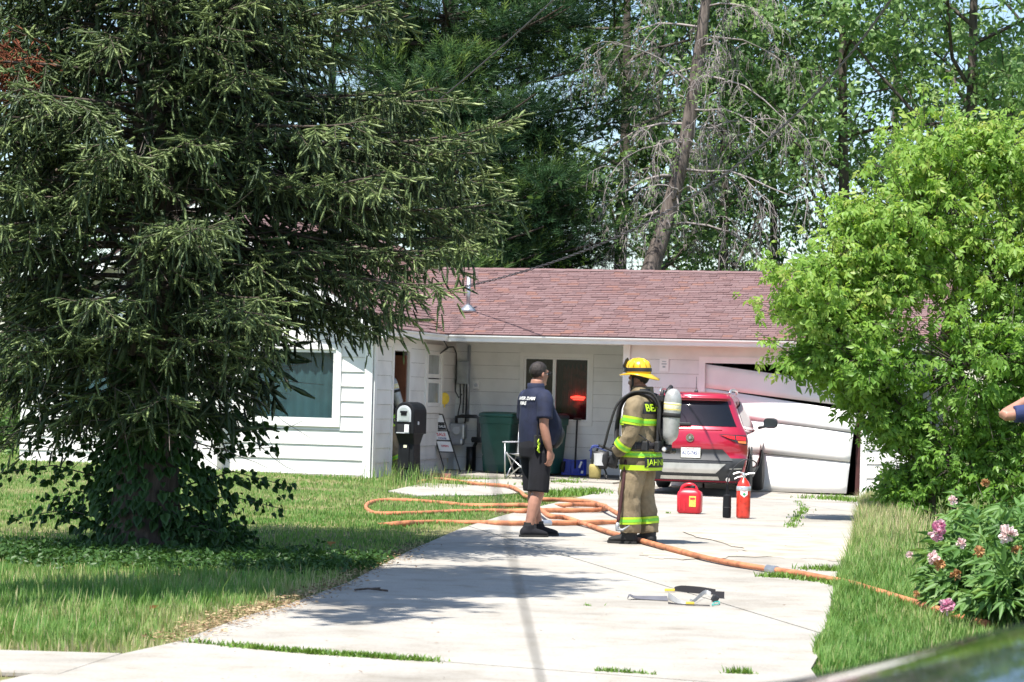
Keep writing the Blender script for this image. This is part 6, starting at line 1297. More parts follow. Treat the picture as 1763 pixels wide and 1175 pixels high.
# ---------------------------------------------------------------- firefighter in turnout gear
def make_firefighter(label, loc, rz, detailed=True):
    ff = thing('person', label, 'person', loc, rz)
    HF = (0.0, 0.035, 1.615); HMf = Matrix.Rotation(R(-4), 3, 'Z') @ Matrix.Rotation(R(-6), 3, 'X')
    mb = MB(); head(mb, HF, HMf, (0, 0.0, 1.44), 1.05)
    mb.loft([ell(0, c, z, a, b) for z, a, b, c in ((0.80, 0.15, 0.11, 0), (1.0, 0.16, 0.12, 0), (1.3, 0.18, 0.115, 0), (1.41, 0.18, 0.09, 0), (1.47, 0.09, 0.07, 0))])
    LAp = [(-0.19, 0.0, 1.39), (-0.255, -0.02, 1.22), (-0.265, 0.0, 1.06), (-0.25, 0.10, 0.94), (-0.24, 0.155, 0.875)]
    RAp = [(0.19, 0.0, 1.39), (0.25, 0.0, 1.22), (0.25, 0.04, 1.06), (0.18, 0.16, 0.98), (0.12, 0.22, 0.94)]
    for A_ in (LAp, RAp): limb(mb, A_, [0.058, 0.052, 0.045, 0.04, 0.032])
    hand(mb, LAp[-1], (0.05, 0.35, -0.9), (0.9, -0.1, 0.2), -1, 1.0, 0.75); hand(mb, RAp[-1], (-0.6, 0.6, -0.3), (-0.4, -0.8, 0.2), 1, 1.0, 0.6)
    FL, FR = (-0.115, 0.05, 0.11), (0.115, -0.06, 0.11)
    limb(mb, [(-0.10, 0, 0.84), (-0.112, 0.05, 0.48), FL], [0.09, 0.06, 0.045]); limb(mb, [(0.10, 0, 0.84), (0.112, 0.0, 0.48), FR], [0.09, 0.06, 0.045])
    remeshed(mb, 'body', MT['skin_dark'], ff, 0.0085, 3); eyes(HF, HMf, ff)
    hf = Vector(HF)
    # hood / dark hair under the helmet and chin strap
    hair_cap(HF, HMf, ff, 0.06, -0.01, -0.075, 1.02)
    mb = MB(); mb.tube([hf + HMf @ Vector(p) for p in ((-0.083, 0.02, 0.05), (-0.080, 0.03, -0.04), (-0.06, 0.06, -0.105), (0.0, 0.085, -0.128), (0.06, 0.06, -0.105), (0.080, 0.03, -0.04), (0.083, 0.02, 0.05))], 0.011, 6, flat=0.5); mb.build('chin_strap', MT['black'], ff, smooth=True)
    # helmet
    hz = hf + HMf @ Vector((0, 0, 0.055)); Mh = HMf @ Matrix.Rotation(R(5), 3, 'X')
    def HB(rx, rf, rb, z, n=32):
        q = []
        for k in range(n):
            a = 2 * math.pi * k / n; c, s = math.cos(a), math.sin(a); q.append(hz + Mh @ Vector((rx * c, (rf if s > 0 else rb) * s, z(s) if callable(z) else z)))
        return q
    mb = MB(); mb.loft([HB(0.108, 0.128, 0.132, 0.005), HB(0.112, 0.132, 0.137, 0.03), HB(0.106, 0.126, 0.13, 0.08), HB(0.085, 0.10, 0.106, 0.125), HB(0.045, 0.055, 0.058, 0.15), HB(0.012, 0.014, 0.014, 0.156)]); hel = mb.build('helmet', MT['helmet'], ff, smooth=True)
    dz = lambda s: 0.002 - (0.055 * (-s) ** 1.5 if s < 0 else 0.008 * s)
    dz2 = lambda s: 0.012 - (0.008 * (-s) if s < 0 else 0.0)
    mb = MB(); mb.loft([HB(0.110, 0.130, 0.134, dz2), HB(0.14, 0.165, 0.175, lambda s: (dz2(s) + dz(s)) / 2), HB(0.162, 0.195, 0.225, dz), HB(0.160, 0.192, 0.222, lambda s: dz(s) - 0.010), HB(0.108, 0.128, 0.132, lambda s: dz2(s) - 0.012)], cap=False); mb.build('brim', MT['helmet'], hel, smooth=True)
    for a in range(0, 180, 30):                                             # raised comb ridges
        c, s = math.cos(R(a)), math.sin(R(a)); mb = MB()
        mb.tube([hz + Mh @ Vector((0.112 * c * k, (0.13 if (s * k) > 0 else 0.135) * s * k, z)) for k, z in ((0.97, 0.075), (0.78, 0.125), (0.42, 0.152), (0, 0.160), (-0.42, 0.152), (-0.78, 0.125), (-0.97, 0.075))], 0.006, 6); mb.build('comb', MT['helmet'], hel, smooth=True)
    mb = MB(); mb.loft([HB(0.1135, 0.1335, 0.1385, 0.025), HB(0.1140, 0.1340, 0.1385, 0.050), HB(0.112, 0.132, 0.136, 0.062)], cap=False); mb.build('band', MT['black'], hel, smooth=True)
    mb = MB(); mb.prism([hz + Mh @ Vector(p) for p in ((-0.05, 0.138, 0.02), (0.05, 0.138, 0.02), (0.055, 0.137, 0.09), (0.035, 0.12, 0.145), (0, 0.115, 0.165), (-0.035, 0.12, 0.145), (-0.055, 0.137, 0.09))], Mh @ Vector((0, 0.008, 0.0))); mb.build('front_shield', MT['black'], hel)
    mb = MB()
    for sx in (-1, 1): mb.box(hz + Mh @ Vector((sx * 0.08, 0.105, 0.045)), (0.05, 0.03, 0.045), Mh @ Matrix.Rotation(R(-sx * 38), 3, 'Z'))
    mb.build('goggles', MT['carglass'], hel, bevel=0.006)
    # coat
    T_coat = [(0.72, 0.225, 0.185, 0, -0.012), (0.80, 0.232, 0.192, 0, -0.01), (0.92, 0.225, 0.185, 0, 0.0), (1.05, 0.222, 0.178, 0, 0.0), (1.20, 0.228, 0.178, 0, 0.0), (1.32, 0.232, 0.165, 0, -0.005), (1.40, 0.215, 0.14, 0, -0.008), (1.45, 0.15, 0.11, 0, -0.008), (1.48, 0.105, 0.095, 0, 0.0)]
    mb = MB(); mb.loft([ell(c[3], c[4], c[0], c[1], c[2], 26) for c in T_coat])
    for A_, sx in ((LAp, -1), (RAp, 1)):
        limb(mb, [(sx * 0.15, -0.01, 1.385), (sx * 0.235, -0.015, 1.34)] + [Vector(p) + Vector((sx * 0.012, 0, 0)) for p in A_[1:4]] + [Vector(A_[3]).lerp(Vector(A_[4]), 0.75)], [0.085, 0.093, 0.088, 0.083, 0.072, 0.068])
    coat = remeshed(mb, 'turnout_coat', MT['tan'], ff, 0.011, 3, 0.015, 6.5, (1, 1, 1.6))
    def coat_ring(z, off, n=40):
        f = wrap_fn(T_coat, z, 0, off); return [Vector(f_) for f_ in [wrap_fn(T_coat, z, 2 * math.pi * k / n, off)(0, 0) for k in range(n)]]
    ring_band('chest_band', coat, lambda t, o: coat_ring(1.165 + 0.066 * t, 0.013 + o)); ring_band('hem_band', coat, lambda t, o: coat_ring(0.735 + 0.085 * t, 0.014 + o) if False else coat_ring(0.85 + 0.06 * t, 0.013 + o))
    ring_band('tail_band', coat, lambda t, o: coat_ring(0.725 + 0.05 * t, 0.015 + o), (('lime', 0, 1),))
    for A_, sx in ((LAp, -1), (RAp, 1)):
        a, b, c, d_ = [Vector(p) + Vector((sx * 0.012, 0, 0)) for p in A_[:4]]
        tube_band('sleeve_band', coat, b.lerp(c, 0.05) + Vector((sx * 0.004, 0, 0)), c - b, 0.1, 0.08); tube_band('cuff_band', coat, c.lerp(d_, 0.72), d_ - c, 0.087, 0.068)
    # collar standing round the neck
    mb = MB(); mb.loft([ell(0, -0.005, 1.45, 0.125, 0.115), ell(0, -0.01, 1.545, 0.10, 0.105), ell(0, -0.01, 1.55, 0.092, 0.097), ell(0, -0.005, 1.46, 0.112, 0.105)], cap=False); col_ = mb.build('collar', MT['tan'], coat, smooth=True)
    fcol = wrap_fn([(1.45, 0.125, 0.115, 0, -0.005), (1.545, 0.10, 0.105, 0, -0.01)], 1.505, R(215), 0.004); patch('collar_tab', MT['black'], col_, fcol, -0.055, 0.055, -0.02, 0.022)
    fbk = wrap_fn(T_coat, 1.345, R(-90), 0.014); patch('name_panel', MT['black'], coat, fbk, -0.235, 0.2, -0.065, 0.055, 20, 6)
    ftx = wrap_fn(T_coat, 1.338, R(-90), 0.020); text_on('lettering', 'BEAVER', 0.10, MT['lime'], coat, lambda x, y: ftx(x - 0.0, y), 0.002)
    fj = wrap_fn(T_coat, 0.80, R(-105), 0.018); patch('tail_panel', MT['black'], coat, fj, -0.15, 0.15, -0.045, 0.055); fj2 = wrap_fn(T_coat, 0.803, R(-105), 0.024); text_on('lettering', 'JAHNK', 0.085, MT['lime'], coat, lambda x, y: fj2(x * 0.95, y), 0.001)
    # trousers
    mb = MB(); mb.loft([ell(0, 0, 0.74, 0.18, 0.15), ell(0, 0, 0.90, 0.185, 0.155)])
    limb(mb, [(-0.10, 0, 0.80), (-0.112, 0.035, 0.62), (-0.122, 0.055, 0.45), (-0.122, 0.045, 0.28), (-0.12, 0.035, 0.10)], [0.125, 0.122, 0.115, 0.108, 0.105]); limb(mb, [(0.10, 0, 0.80), (0.108, 0.005, 0.62), (0.118, 0.0, 0.45), (0.118, -0.04, 0.28), (0.118, -0.065, 0.10)], [0.125, 0.122, 0.112, 0.106, 0.103])
    pants = remeshed(mb, 'turnout_trousers', MT['tan'], ff, 0.011, 3, 0.016, 6.5, (0.8, 0.8, 2.2))
    tube_band('ankle_band', pants, (-0.121, 0.043, 0.225), (0, 0.04, 1), 0.116, 0.07); tube_band('ankle_band', pants, (0.118, -0.05, 0.225), (0, 0.12, 1), 0.114, 0.07)
    shoe('boot', MT['rubber'], ff, FL, R(6), h=0.17, wd=0.062, top_r=0.075); shoe('boot', MT['rubber'], ff, FR, R(-14), h=0.17, wd=0.062, top_r=0.075)
    # gloves over the hands
    for A_, dv, pn, sx in ((LAp, (0.05, 0.35, -0.9), (0.9, -0.1, 0.2), -1), (RAp, (-0.6, 0.6, -0.3), (-0.4, -0.8, 0.2), 1)):
        mb = MB(); hand(mb, A_[-1], dv, pn, sx, 1.22, 0.75, 0.0125); w = Vector(A_[-1]); limb(mb, [w - (w - Vector(A_[-2])).normalized() * 0.035, w + Vector(dv).normalized() * 0.02], [0.056, 0.05]); remeshed(mb, 'glove', MT['black'], ff, 0.007, 2)
    return ff
def make_airpack(label, loc, rz):
    ap = thing('air_pack', label, 'air pack', loc, rz, 'breathing air packs worn by firefighters')
    mb = MB(); ax = Matrix.Rotation(R(4), 3, 'X'); c = Vector((0.02, -0.295, 0.985))
    mb.lathe([(0.0, 0.0), (0.03, 0.0), (0.032, 0.02), (0.060, 0.045), (0.078, 0.075), (0.086, 0.12), (0.086, 0.44), (0.080, 0.485), (0.060, 0.525), (0.03, 0.548), (0.0, 0.553)], 28, c, ax); mb.build('cylinder', MT['tank'], ap, smooth=True)
    cyl = ap.children[-1]
    mb = MB(); mb.lathe([(0.087, 0.335), (0.0875, 0.336), (0.0875, 0.415), (0.087, 0.416)], 28, c, ax); lb = mb.build('cylinder_label', MT['cream'], cyl, smooth=True)
    for a, b in ((0.345, 0.352), (0.395, 0.402)): mb = MB(); mb.lathe([(0.0878, a), (0.0883, a), (0.0883, b), (0.0878, b)], 28, c, ax); mb.build('label_line', MT['yellow'], lb, smooth=True)
    mb = MB(); mb.lathe([(0.087, 0.27), (0.092, 0.272), (0.092, 0.312), (0.087, 0.314)], 28, c, ax); mb.build('retaining_strap', MT['rubber'], ap, smooth=True)
    fl = lambda x, y: c + ax @ Vector((0.0895 * math.cos(R(-60) + x / 0.0895), 0.0895 * math.sin(R(-60) + x / 0.0895), 0.20 + y))
    patch('white_tag', MT['paper'], cyl, lambda x, y: c + ax @ Vector((0.0882 * math.cos(R(-60) + x / 0.0882), 0.0882 * math.sin(R(-60) + x / 0.0882), 0.20 + y)), -0.038, 0.038, -0.033, 0.033); text_on('lettering', '21S', 0.05, MT['redtext'], cyl, fl, 0.001)
    mb = MB(); mb.lathe([(0.03, -0.09), (0.034, -0.02), (0.028, 0.0)], 14, c, ax); mb.tube([c + Vector((0, 0, -0.06)), c + Vector((0.09, -0.02, -0.065))], [0.024, 0.03], 10); mb.tube([c + Vector((0, 0, -0.06)), c + Vector((-0.10, 0.02, -0.04))], [0.02, 0.026], 10); mb.build('valve', MT['blackmetal'], ap, smooth=True)
    mb = MB(); mb.lathe([(0.022, 0), (0.024, 0.01), (0.018, 0.016)], 14, c + Vector((-0.12, 0.0, -0.05)), Matrix.Rotation(R(-70), 3, 'Y')); mb.build('gauge', MT['alu'], ap)
    mb = MB(); mb.box((0.0, -0.215, 1.20), (0.16, 0.025, 0.46)); mb.box((0.0, -0.225, 1.44), (0.20, 0.05, 0.06)); mb.tube([(-0.09, -0.215, 0.98), (-0.07, -0.215, 1.42)], 0.016, 8); mb.tube([(0.09, -0.215, 0.98), (0.07, -0.215, 1.42)], 0.016, 8); mb.build('backplate', MT['black'], ap, bevel=0.008)
    mb = MB(); mb.loft([ell(0, 0, z, a, b, 30) for z, a, b in ((0.935, 0.238, 0.198), (0.94, 0.25, 0.212), (0.995, 0.25, 0.212), (1.0, 0.238, 0.198))], cap=False); bt = mb.build('waist_belt', MT['strapblack'], ap, smooth=True)
    mb = MB(); mb.box((-0.235, -0.02, 0.965), (0.04, 0.075, 0.075)); mb.build('belt_buckle', MT['black'], bt, bevel=0.01)
    for bc, bs in (((-0.20, -0.13, 0.965), (0.06, 0.07, 0.10)), ((-0.09, -0.225, 0.96), (0.10, 0.05, 0.11)), ((0.12, -0.22, 0.96), (0.12, 0.06, 0.11))): mb = MB(); mb.box(bc, bs); mb.build('belt_pouch', MT['black'], bt, bevel=0.012)
    for sx in (-1, 1):                              # shoulder straps
        mb = MB(); P = smooth_path([(sx * 0.07, -0.20, 1.36), (sx * 0.11, -0.15, 1.44), (sx * 0.135, -0.05, 1.478), (sx * 0.14, 0.06, 1.465), (sx * 0.14, 0.16, 1.36), (sx * 0.14, 0.195, 1.15), (sx * 0.18, 0.18, 1.0)], 6); mb.tube(P, 0.030, 10, flat=0.55); mb.build('shoulder_strap', MT['strapblack'], ap, smooth=True)
        mb = MB(); P = smooth_path([(sx * 0.245, 0.05, 1.13), (sx * 0.25, -0.08, 1.08), (sx * 0.19, -0.19, 1.0)], 5); mb.tube(P, 0.012, 8, flat=0.4); mb.build('side_strap', MT['strapblack'], ap, smooth=True)
    mb = MB(); mb.tube(smooth_path([(-0.05, -0.24, 1.02), (-0.11, -0.24, 1.15), (-0.10, -0.235, 1.35), (-0.12, -0.17, 1.475), (-0.165, -0.06, 1.50), (-0.18, 0.06, 1.47), (-0.215, 0.17, 1.36), (-0.24, 0.235, 1.15), (-0.23, 0.285, 0.97), (-0.215, 0.32, 0.92)], 6), 0.0125, 8); mb.build('air_hose', MT['rubber'], ap, smooth=True)
    mb = MB(); mb.tube([(0.06, -0.25, 1.40), (0.04, -0.26, 1.50), (0.09, -0.28, 1.56)], [0.02, 0.028, 0.022], 8); mb.tube([(-0.03, -0.22, 1.40), (-0.04, -0.24, 1.52)], 0.02, 8); mb.build('alarm_unit', MT['black'], ap, smooth=True)
    return ap
fp = G(1098, 940); FRZ = R(65)
floc = (fp.x, fp.y, 0.026)
make_firefighter('firefighter in tan turnout gear and yellow helmet standing on the driveway, back half turned', floc, FRZ)
make_airpack('grey air cylinder pack on the back of the firefighter in the yellow helmet', floc, FRZ)
Fm = Matrix.Translation(floc) @ Matrix.Rotation(FRZ, 4, 'Z')
# breathing mask hanging from the glove
mk = thing('breathing_mask', 'black breathing mask with clear lens hanging from the firefighter glove', 'mask', floc, FRZ)
c = Vector((-0.215, 0.335, 0.80))
mb = MB(); mb.loft([[c + Vector((0.055 * k * math.cos(a) - 0.02 * k2, 0.0 + 0.085 * k * math.sin(a), dz)) for a in [2 * math.pi * i / 20 for i in range(20)]] for k, k2, dz in ((1.0, 0, 0.10), (1.12, 0, 0.06), (1.15, 0, 0.0), (1.0, 0, -0.05), (0.8, 0, -0.075))], cap=False); mo = mb.build('face_seal', MT['black'], mk, smooth=True); mo.modifiers.new('s', 'SOLIDIFY').thickness = 0.008
mb = MB(); vs = []
for j in range(7):
    for i in range(9): u_, v_ = i / 8 - 0.5, j / 6 - 0.5; vs.append(c + Vector((-0.075 + 0.05 * (2 * u_) ** 2, 0.14 * u_, 0.02 + 0.12 * v_)))
mb.add(vs, [(j * 9 + i, j * 9 + i + 1, j * 9 + i + 10, j * 9 + i + 9) for j in range(6) for i in range(8)]); mb.build('lens', MT['silver_reflect'], mk, smooth=True)
for k, (a, b) in enumerate((((-0.01, -0.07, 0.10), (-0.02, 0.11, 0.10)), ((-0.02, 0.09, 0.02), (0.0, 0.02, 0.15)))):
    mb = MB(); mb.tube(smooth_path([c + Vector(a), c + Vector(((a[0] + b[0]) / 2 - 0.03, (a[1] + b[1]) / 2 + 0.02, 0.14)), c + Vector(b)], 5), 0.010, 6, flat=0.5); mb.build('head_strap', MT['navyink'], mk, smooth=True)
mb = MB(); mb.tube([c + Vector((-0.02, 0.06, 0.04)), c + Vector((0.01, 0.02, 0.16)), c + Vector((-0.01, -0.15, 0.10))], 0.014, 8); mb.build('regulator_hose', MT['rubber'], mk, smooth=True)
mb = MB(); mb.loft([[c + Vector((0.05 * k * math.cos(a) - 0.02, 0.045 + 0.06 * k * math.sin(a), dz)) for a in [2 * math.pi * i / 16 for i in range(16)]] for k, dz in ((0.9, -0.03), (1.05, -0.06), (1.0, -0.15), (0.85, -0.17))]); mb.build('voice_pouch', MT['olive'], mk, smooth=True)
mb = MB(); mb.tube(smooth_path([c + Vector((0.0, -0.03, -0.04)), c + Vector((0.02, -0.06, -0.12)), c + Vector((-0.02, -0.08, -0.17)), c + Vector((-0.01, -0.05, -0.12))], 5), 0.009, 6); mb.build('loop_strap', MT['blackmetal'], mk, smooth=True)
# forcible entry bar with hooked end
tl_ = thing('pry_bar', 'dark steel pry bar with hooked end hanging beside the firefighter leg', 'pry bar', floc, FRZ)
inv = Fm.inverted()
b0 = inv @ PY(1078, 792, fp.y - 0.16); b1 = inv @ PY(1064, 900, fp.y - 0.22)
mb = MB(); n = 14; mb.tube([b0.lerp(b1, k / n) for k in range(n + 1)], [0.016 + 0.0025 * (k % 2) for k in range(n + 1)], 8); mb.build('shaft', MT['maroon'], tl_, smooth=True)
h1 = inv @ PY(1062, 912, fp.y - 0.22); h2 = inv @ PY(1072, 913, fp.y - 0.22); h3 = inv @ PY(1084, 905, fp.y - 0.22)
mb = MB(); mb.tube([b1, b1.lerp(h1, 0.6), h1, h2, h3], [0.018, 0.022, 0.020, 0.014, 0.004], 8); mb.build('hook', MT['greymetal'], tl_, smooth=True)
# second firefighter in the doorway (copies share the meshes)
dloc = HP(0.10, -3.50, 0.16); dz_ = R(180 - 14 - 90) + R(10)
f2 = copy_tree([o for o in bpy.data.objects if o.name == 'person.001'][0]); f2['label'] = 'firefighter seen from behind in the open side doorway, half hidden by the mailbox'; f2.location = dloc; f2.rotation_euler = (-R(22), 0, dz_)
a2 = copy_tree([o for o in bpy.data.objects if o.name == 'air_pack'][0]); a2['label'] = 'grey air cylinder pack on the firefighter in the doorway'; a2.location = dloc; a2.rotation_euler = (-R(22), 0, dz_)
mb = MB(); p = HP(-0.45, -3.53, 0.08)
mb.box((-0.42, -3.53, 0.08), (0.80, 0.88, 0.15)); o = mb.build('door_step', MT['concrete'], house)
# ---------------------------------------------------------------- person at the right edge (arm raised, body mostly out of view)
ep_ = PY(1728, 715, 23.3); bp_ = PY(1812, 985, 23.3)
pr = thing('person', 'person in navy shirt and trousers beside the peony bush with elbow raised', 'person', (bp_.x, bp_.y, 0.0), R(-10))
L = Vector((bp_.x, bp_.y, 0)); el = Matrix.Rotation(R(10), 3, 'Z') @ (ep_ - L)
mb = MB(); HP3 = (0.0, 0.03, 1.66); I3 = Matrix.Rotation(R(0), 3, 'Z'); head(mb, HP3, I3, (0, 0, 1.48), 1.1); mb.loft([ell(c[3], c[4], c[0], c[1], c[2]) for c in T_body])
sh3 = Vector((-0.18, 0, 1.42)); wr = Vector((-0.14, 0.30, 1.62))
limb(mb, [sh3, sh3.lerp(el, 0.5), el, el.lerp(wr, 0.5), wr], [0.062, 0.056, 0.05, 0.045, 0.032]); hand(mb, wr, (0.5, 0.5, 0.5), (0.3, -0.8, 0.2), -1, 1.05, 0.5)
limb(mb, [(0.18, 0, 1.42), (0.27, 0.05, 1.2), (0.2, 0.25, 1.3), (0.08, 0.32, 1.55)], [0.062, 0.05, 0.045, 0.032]); hand(mb, (0.08, 0.32, 1.55), (-0.4, 0.3, 0.7), (-0.3, -0.8, 0.2), 1, 1.05, 0.5)
limb(mb, [(0.10, 0, 0.86), (0.11, 0, 0.5), (0.11, 0, 0.09)], [0.1, 0.066, 0.042]); limb(mb, [(-0.10, 0, 0.86), (-0.12, 0, 0.5), (-0.13, 0, 0.09)], [0.1, 0.066, 0.042])
remeshed(mb, 'body', MT['skin'], pr, 0.009, 3); eyes(HP3, I3, pr)
hair_cap(HP3, I3, pr)
mb = MB(); mb.loft([ell(c[3], c[4], c[0], c[1], c[2]) for c in T_shirt]); limb(mb, [(-0.14, 0, 1.42), sh3.lerp(el, 0.35), sh3.lerp(el, 0.68)], [0.09, 0.088, 0.085]); limb(mb, [(0.15, 0, 1.42), (0.22, 0.02, 1.35), (0.265, 0.045, 1.24)], [0.09, 0.086, 0.084]); remeshed(mb, 'shirt', M_plain('blue_navy_cotton', (0.02, 0.032, 0.11), 0.85, var=0.2, bump=0.2), pr, 0.012, 4, 0.006, 7)
mb = MB(); mb.loft([ell(0, 0, 0.78, 0.18, 0.15), ell(0, 0, 0.98, 0.19, 0.165)]); limb(mb, [(0.1, 0, 0.86), (0.112, 0, 0.5), (0.115, 0, 0.05)], [0.12, 0.10, 0.085]); limb(mb, [(-0.1, 0, 0.86), (-0.125, 0, 0.5), (-0.135, 0, 0.05)], [0.125, 0.105, 0.088]); remeshed(mb, 'trousers', MT['navy'], pr, 0.012, 4, 0.008, 6)
shoe('shoe', MT['shorts'], pr, (0.115, 0, 0.09), 0); shoe('shoe', MT['shorts'], pr, (-0.135, 0, 0.09), 0)
# ================================================================ PLANTS
def tubes_np(paths, radii, n=5):
    """many tubes joined: lists of (k,3) arrays with radii arrays"""
    Vs, Fs, b = [], [], 0
    ang = np.arange(n) * 2 * np.pi / n
    for P, r in zip(paths, radii):
        P = np.asarray(P, float); k = len(P); T = nrm(np.gradient(P, axis=0))
        ref = np.array([0, 0, 1.0]) if abs(T[0, 2]) < 0.9 else np.array([1.0, 0, 0])
        S = nrm(np.cross(T, ref)); Uv = np.cross(S, T); r = np.asarray(r, float)
        ring = P[:, None, :] + (S[:, None, :] * np.cos(ang)[None, :, None] + Uv[:, None, :] * np.sin(ang)[None, :, None]) * r[:, None, None]
        Vs.append(ring.reshape(-1, 3)); i = np.arange(k - 1)[:, None] * n; j = np.arange(n)[None, :]; j2 = (j + 1) % n
        Fs.append(np.stack([i + j, i + j2, i + n + j2, i + n + j], -1).reshape(-1, 4) + b); b += k * n
    return np.concatenate(Vs), np.concatenate(Fs)
# needle sprig template (y along the twig)
def sprig_template(n, ln, wd, seed=0, fwd=0.75, body=0.0):
    r = np.random.default_rng(seed); V_l, F_l, yv = [], [], []
    for k in range(n):
        y = 0.04 + 0.92 * k / n; a = k * 2.4 + r.uniform(-.3, .3); d = np.array([np.cos(a), fwd, np.sin(a) * 0.75]); d /= np.linalg.norm(d); L = ln * r.uniform(0.8, 1.15) * (1.0 if y < 0.8 else 0.85)
        s = np.cross(d, [0, 1, 0]); s /= np.linalg.norm(s) + 1e-9; p = np.array([0, y, 0]); b = len(V_l)
        V_l += [p - s * wd / 2, p + s * wd / 2, p + d * L]; F_l.append([b, b + 1, b + 2]); yv.append(y)
    if body:
        b = len(V_l); rr = body
        for (yy, q) in ((0.02, 0.55), (0.6, 1.0), (1.0, 0.35)):
            for k in range(3): V_l.append(np.array([rr * q * np.cos(k * 2.094 + yy), yy, rr * q * 0.8 * np.sin(k * 2.094 + yy)]))
        for j in range(2):
            for k in range(3): k2 = (k + 1) % 3; F_l += [[b + 3 * j + k, b + 3 * j + k2, b + 3 * j + 3 + k2], [b + 3 * j + k, b + 3 * j + 3 + k2, b + 3 * j + 3 + k]]; yv += [j * 0.4 + 0.15, j * 0.4 + 0.15]
    b = len(V_l); w = wd * 0.9
    V_l += [np.array(q, float) for q in ((-w, 0, 0), (w, 0, 0), (0, 1, 0), (0, 0, -w), (0, 0, w))]; F_l += [[b, b + 1, b + 2], [b + 3, b + 4, b + 2]]; yv += [0.15, 0.15]
    return np.array(V_l), np.array(F_l), np.array(yv)

# ---------------------------------------------------------------- big spruce
SB = G(248, 948); spx, spy = SB.x, SB.y
spruce = thing('spruce_tree', 'big dark spruce tree with drooping boughs on the front lawn', 'tree', (spx, spy, 0))
def R_prof(z): return float(np.interp(z, [0.7, 1.2, 1.8, 2.4, 3.0, 3.7, 4.5, 5.5, 7, 8.5, 9.8], [1.2, 1.9, 2.3, 2.6, 2.8, 2.7, 2.3, 2.1, 1.7, 1.0, 0.2]))
pos, dire, upv, scl, colr = [], [], [], [], []
bpaths, brad = [], []
rs = np.random.default_rng(21)
def bough(z0, az, L, droop, rise, dens=1.0, sc=0.13, hang=1.0, tipup=0.16):
    out = np.array([np.cos(az), np.sin(az), 0]); side = np.array([-np.sin(az), np.cos(az), 0])
    n = 12; t = np.linspace(0, 1, n); bend = rs.uniform(-0.12, 0.12)
    P = np.array([0, 0, z0]) + out * (L * t)[:, None] + side * (bend * L * t * t)[:, None] + np.array([0, 0, 1.0]) * (L * (rise * t - droop * t ** 2 + tipup * t ** 4))[:, None]
    bpaths.append(P); brad.append(np.linspace(0.012 * max(L, 0.8), 0.003, n))
    step = 0.13 / dens; s = 0.16 * L; sg = 1
    UPZ = np.array([0, 0, 1.0])
    while s < L:
        f = s / L; i = f * (n - 1); k = min(int(i), n - 2); p = P[k] + (P[k + 1] - P[k]) * (i - k); d = nrm(P[k + 1] - P[k])
        if f < 0.35 and rs.uniform() < 0.8: s += step * rs.uniform(0.7, 1.3); sg = -sg; continue
        l2 = min(0.8, (0.12 + 0.30 * L * (1 - f) ** 0.7) * (0.55 + 0.45 * min(1, f / 0.5)) + 0.08) * rs.uniform(0.65, 1.2)
        d2 = nrm(d * 0.72 + side * sg * rs.uniform(0.35, 0.75) + UPZ * rs.uniform(-0.42, 0.15)); h2 = nrm(np.cross(d2, UPZ)); w2 = np.cross(h2, d2); sag = rs.uniform(0.1, 0.5)
        m = max(2, int(l2 / (0.045 / dens)))
        at = lambda g: p + d2 * l2 * g + UPZ * l2 * (-sag * g * g + 0.22 * g ** 4)
        bpaths.append(np.array([p, at(0.5), at(1.0)])); brad.append(np.array([0.005, 0.0035, 0.002]))
        lift = rs.uniform(-0.12, 0.12)
        for q in range(m + 1):
            g = min(max((q + 0.5 + rs.uniform(-.25, .25)) / (m + 0.5), 0.04), 1.0); pp = at(g); s2 = 1 if q % 2 else -1
            fresh_lit = 0.36 + 0.46 * f * (0.45 + 0.55 * g) + lift  # paler towards the tips: new growth, plus sunlight put into the colour
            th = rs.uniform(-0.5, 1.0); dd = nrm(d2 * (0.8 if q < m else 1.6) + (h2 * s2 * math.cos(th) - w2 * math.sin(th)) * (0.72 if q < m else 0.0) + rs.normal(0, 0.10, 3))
            pos.append(pp); dire.append(dd); upv.append([rs.normal(0, .25), rs.normal(0, .25), 1]); scl.append(sc * rs.uniform(0.75, 1.2) * (1.1 - 0.25 * g)); colr.append(np.clip(fresh_lit + rs.normal(0, 0.07), 0, 0.86))
            if rs.uniform() < 0.25 * hang:                                        # pendulous twigs below the spray
                hp = pp.copy(); hd = nrm(np.array([rs.normal(0, .25), rs.normal(0, .25), -1.0]) + d2 * 0.3)
                for w in range(rs.integers(1, 4)):
                    pos.append(hp.copy()); dire.append(nrm(hd + rs.normal(0, .22, 3))); upv.append([rs.normal(), rs.normal(), 0.1]); scl.append(sc * rs.uniform(0.7, 1.0)); colr.append(np.clip(fresh_lit - 0.20 + rs.normal(0, 0.07), 0, 0.8)); hp = hp + hd * sc * 0.7
        s += step * rs.uniform(0.7, 1.3); sg = -sg
z = 1.25
while z < 9.8:
    vis = z < 5.8; nb = 7 if vis else 5
    a0 = rs.uniform(0, 6.28)
    for k in range(nb):
        az = a0 + k * 2 * np.pi / nb + rs.uniform(-0.25, 0.25); L = R_prof(z) * rs.uniform(0.6, 1.08)
        if z < 2.3 and np.cos(az) > 0.2: L *= 0.42
        if z < 2.3 and np.sin(az) < -0.6: L *= 0.8
        bough(z + rs.uniform(-0.1, 0.1), az, L, 0.36 if z < 4 else 0.2, 0.12 if z < 3 else 0.22, 1.0 if vis else 0.42, 0.155 if vis else 0.34)
    z += 0.27 if vis else 0.5
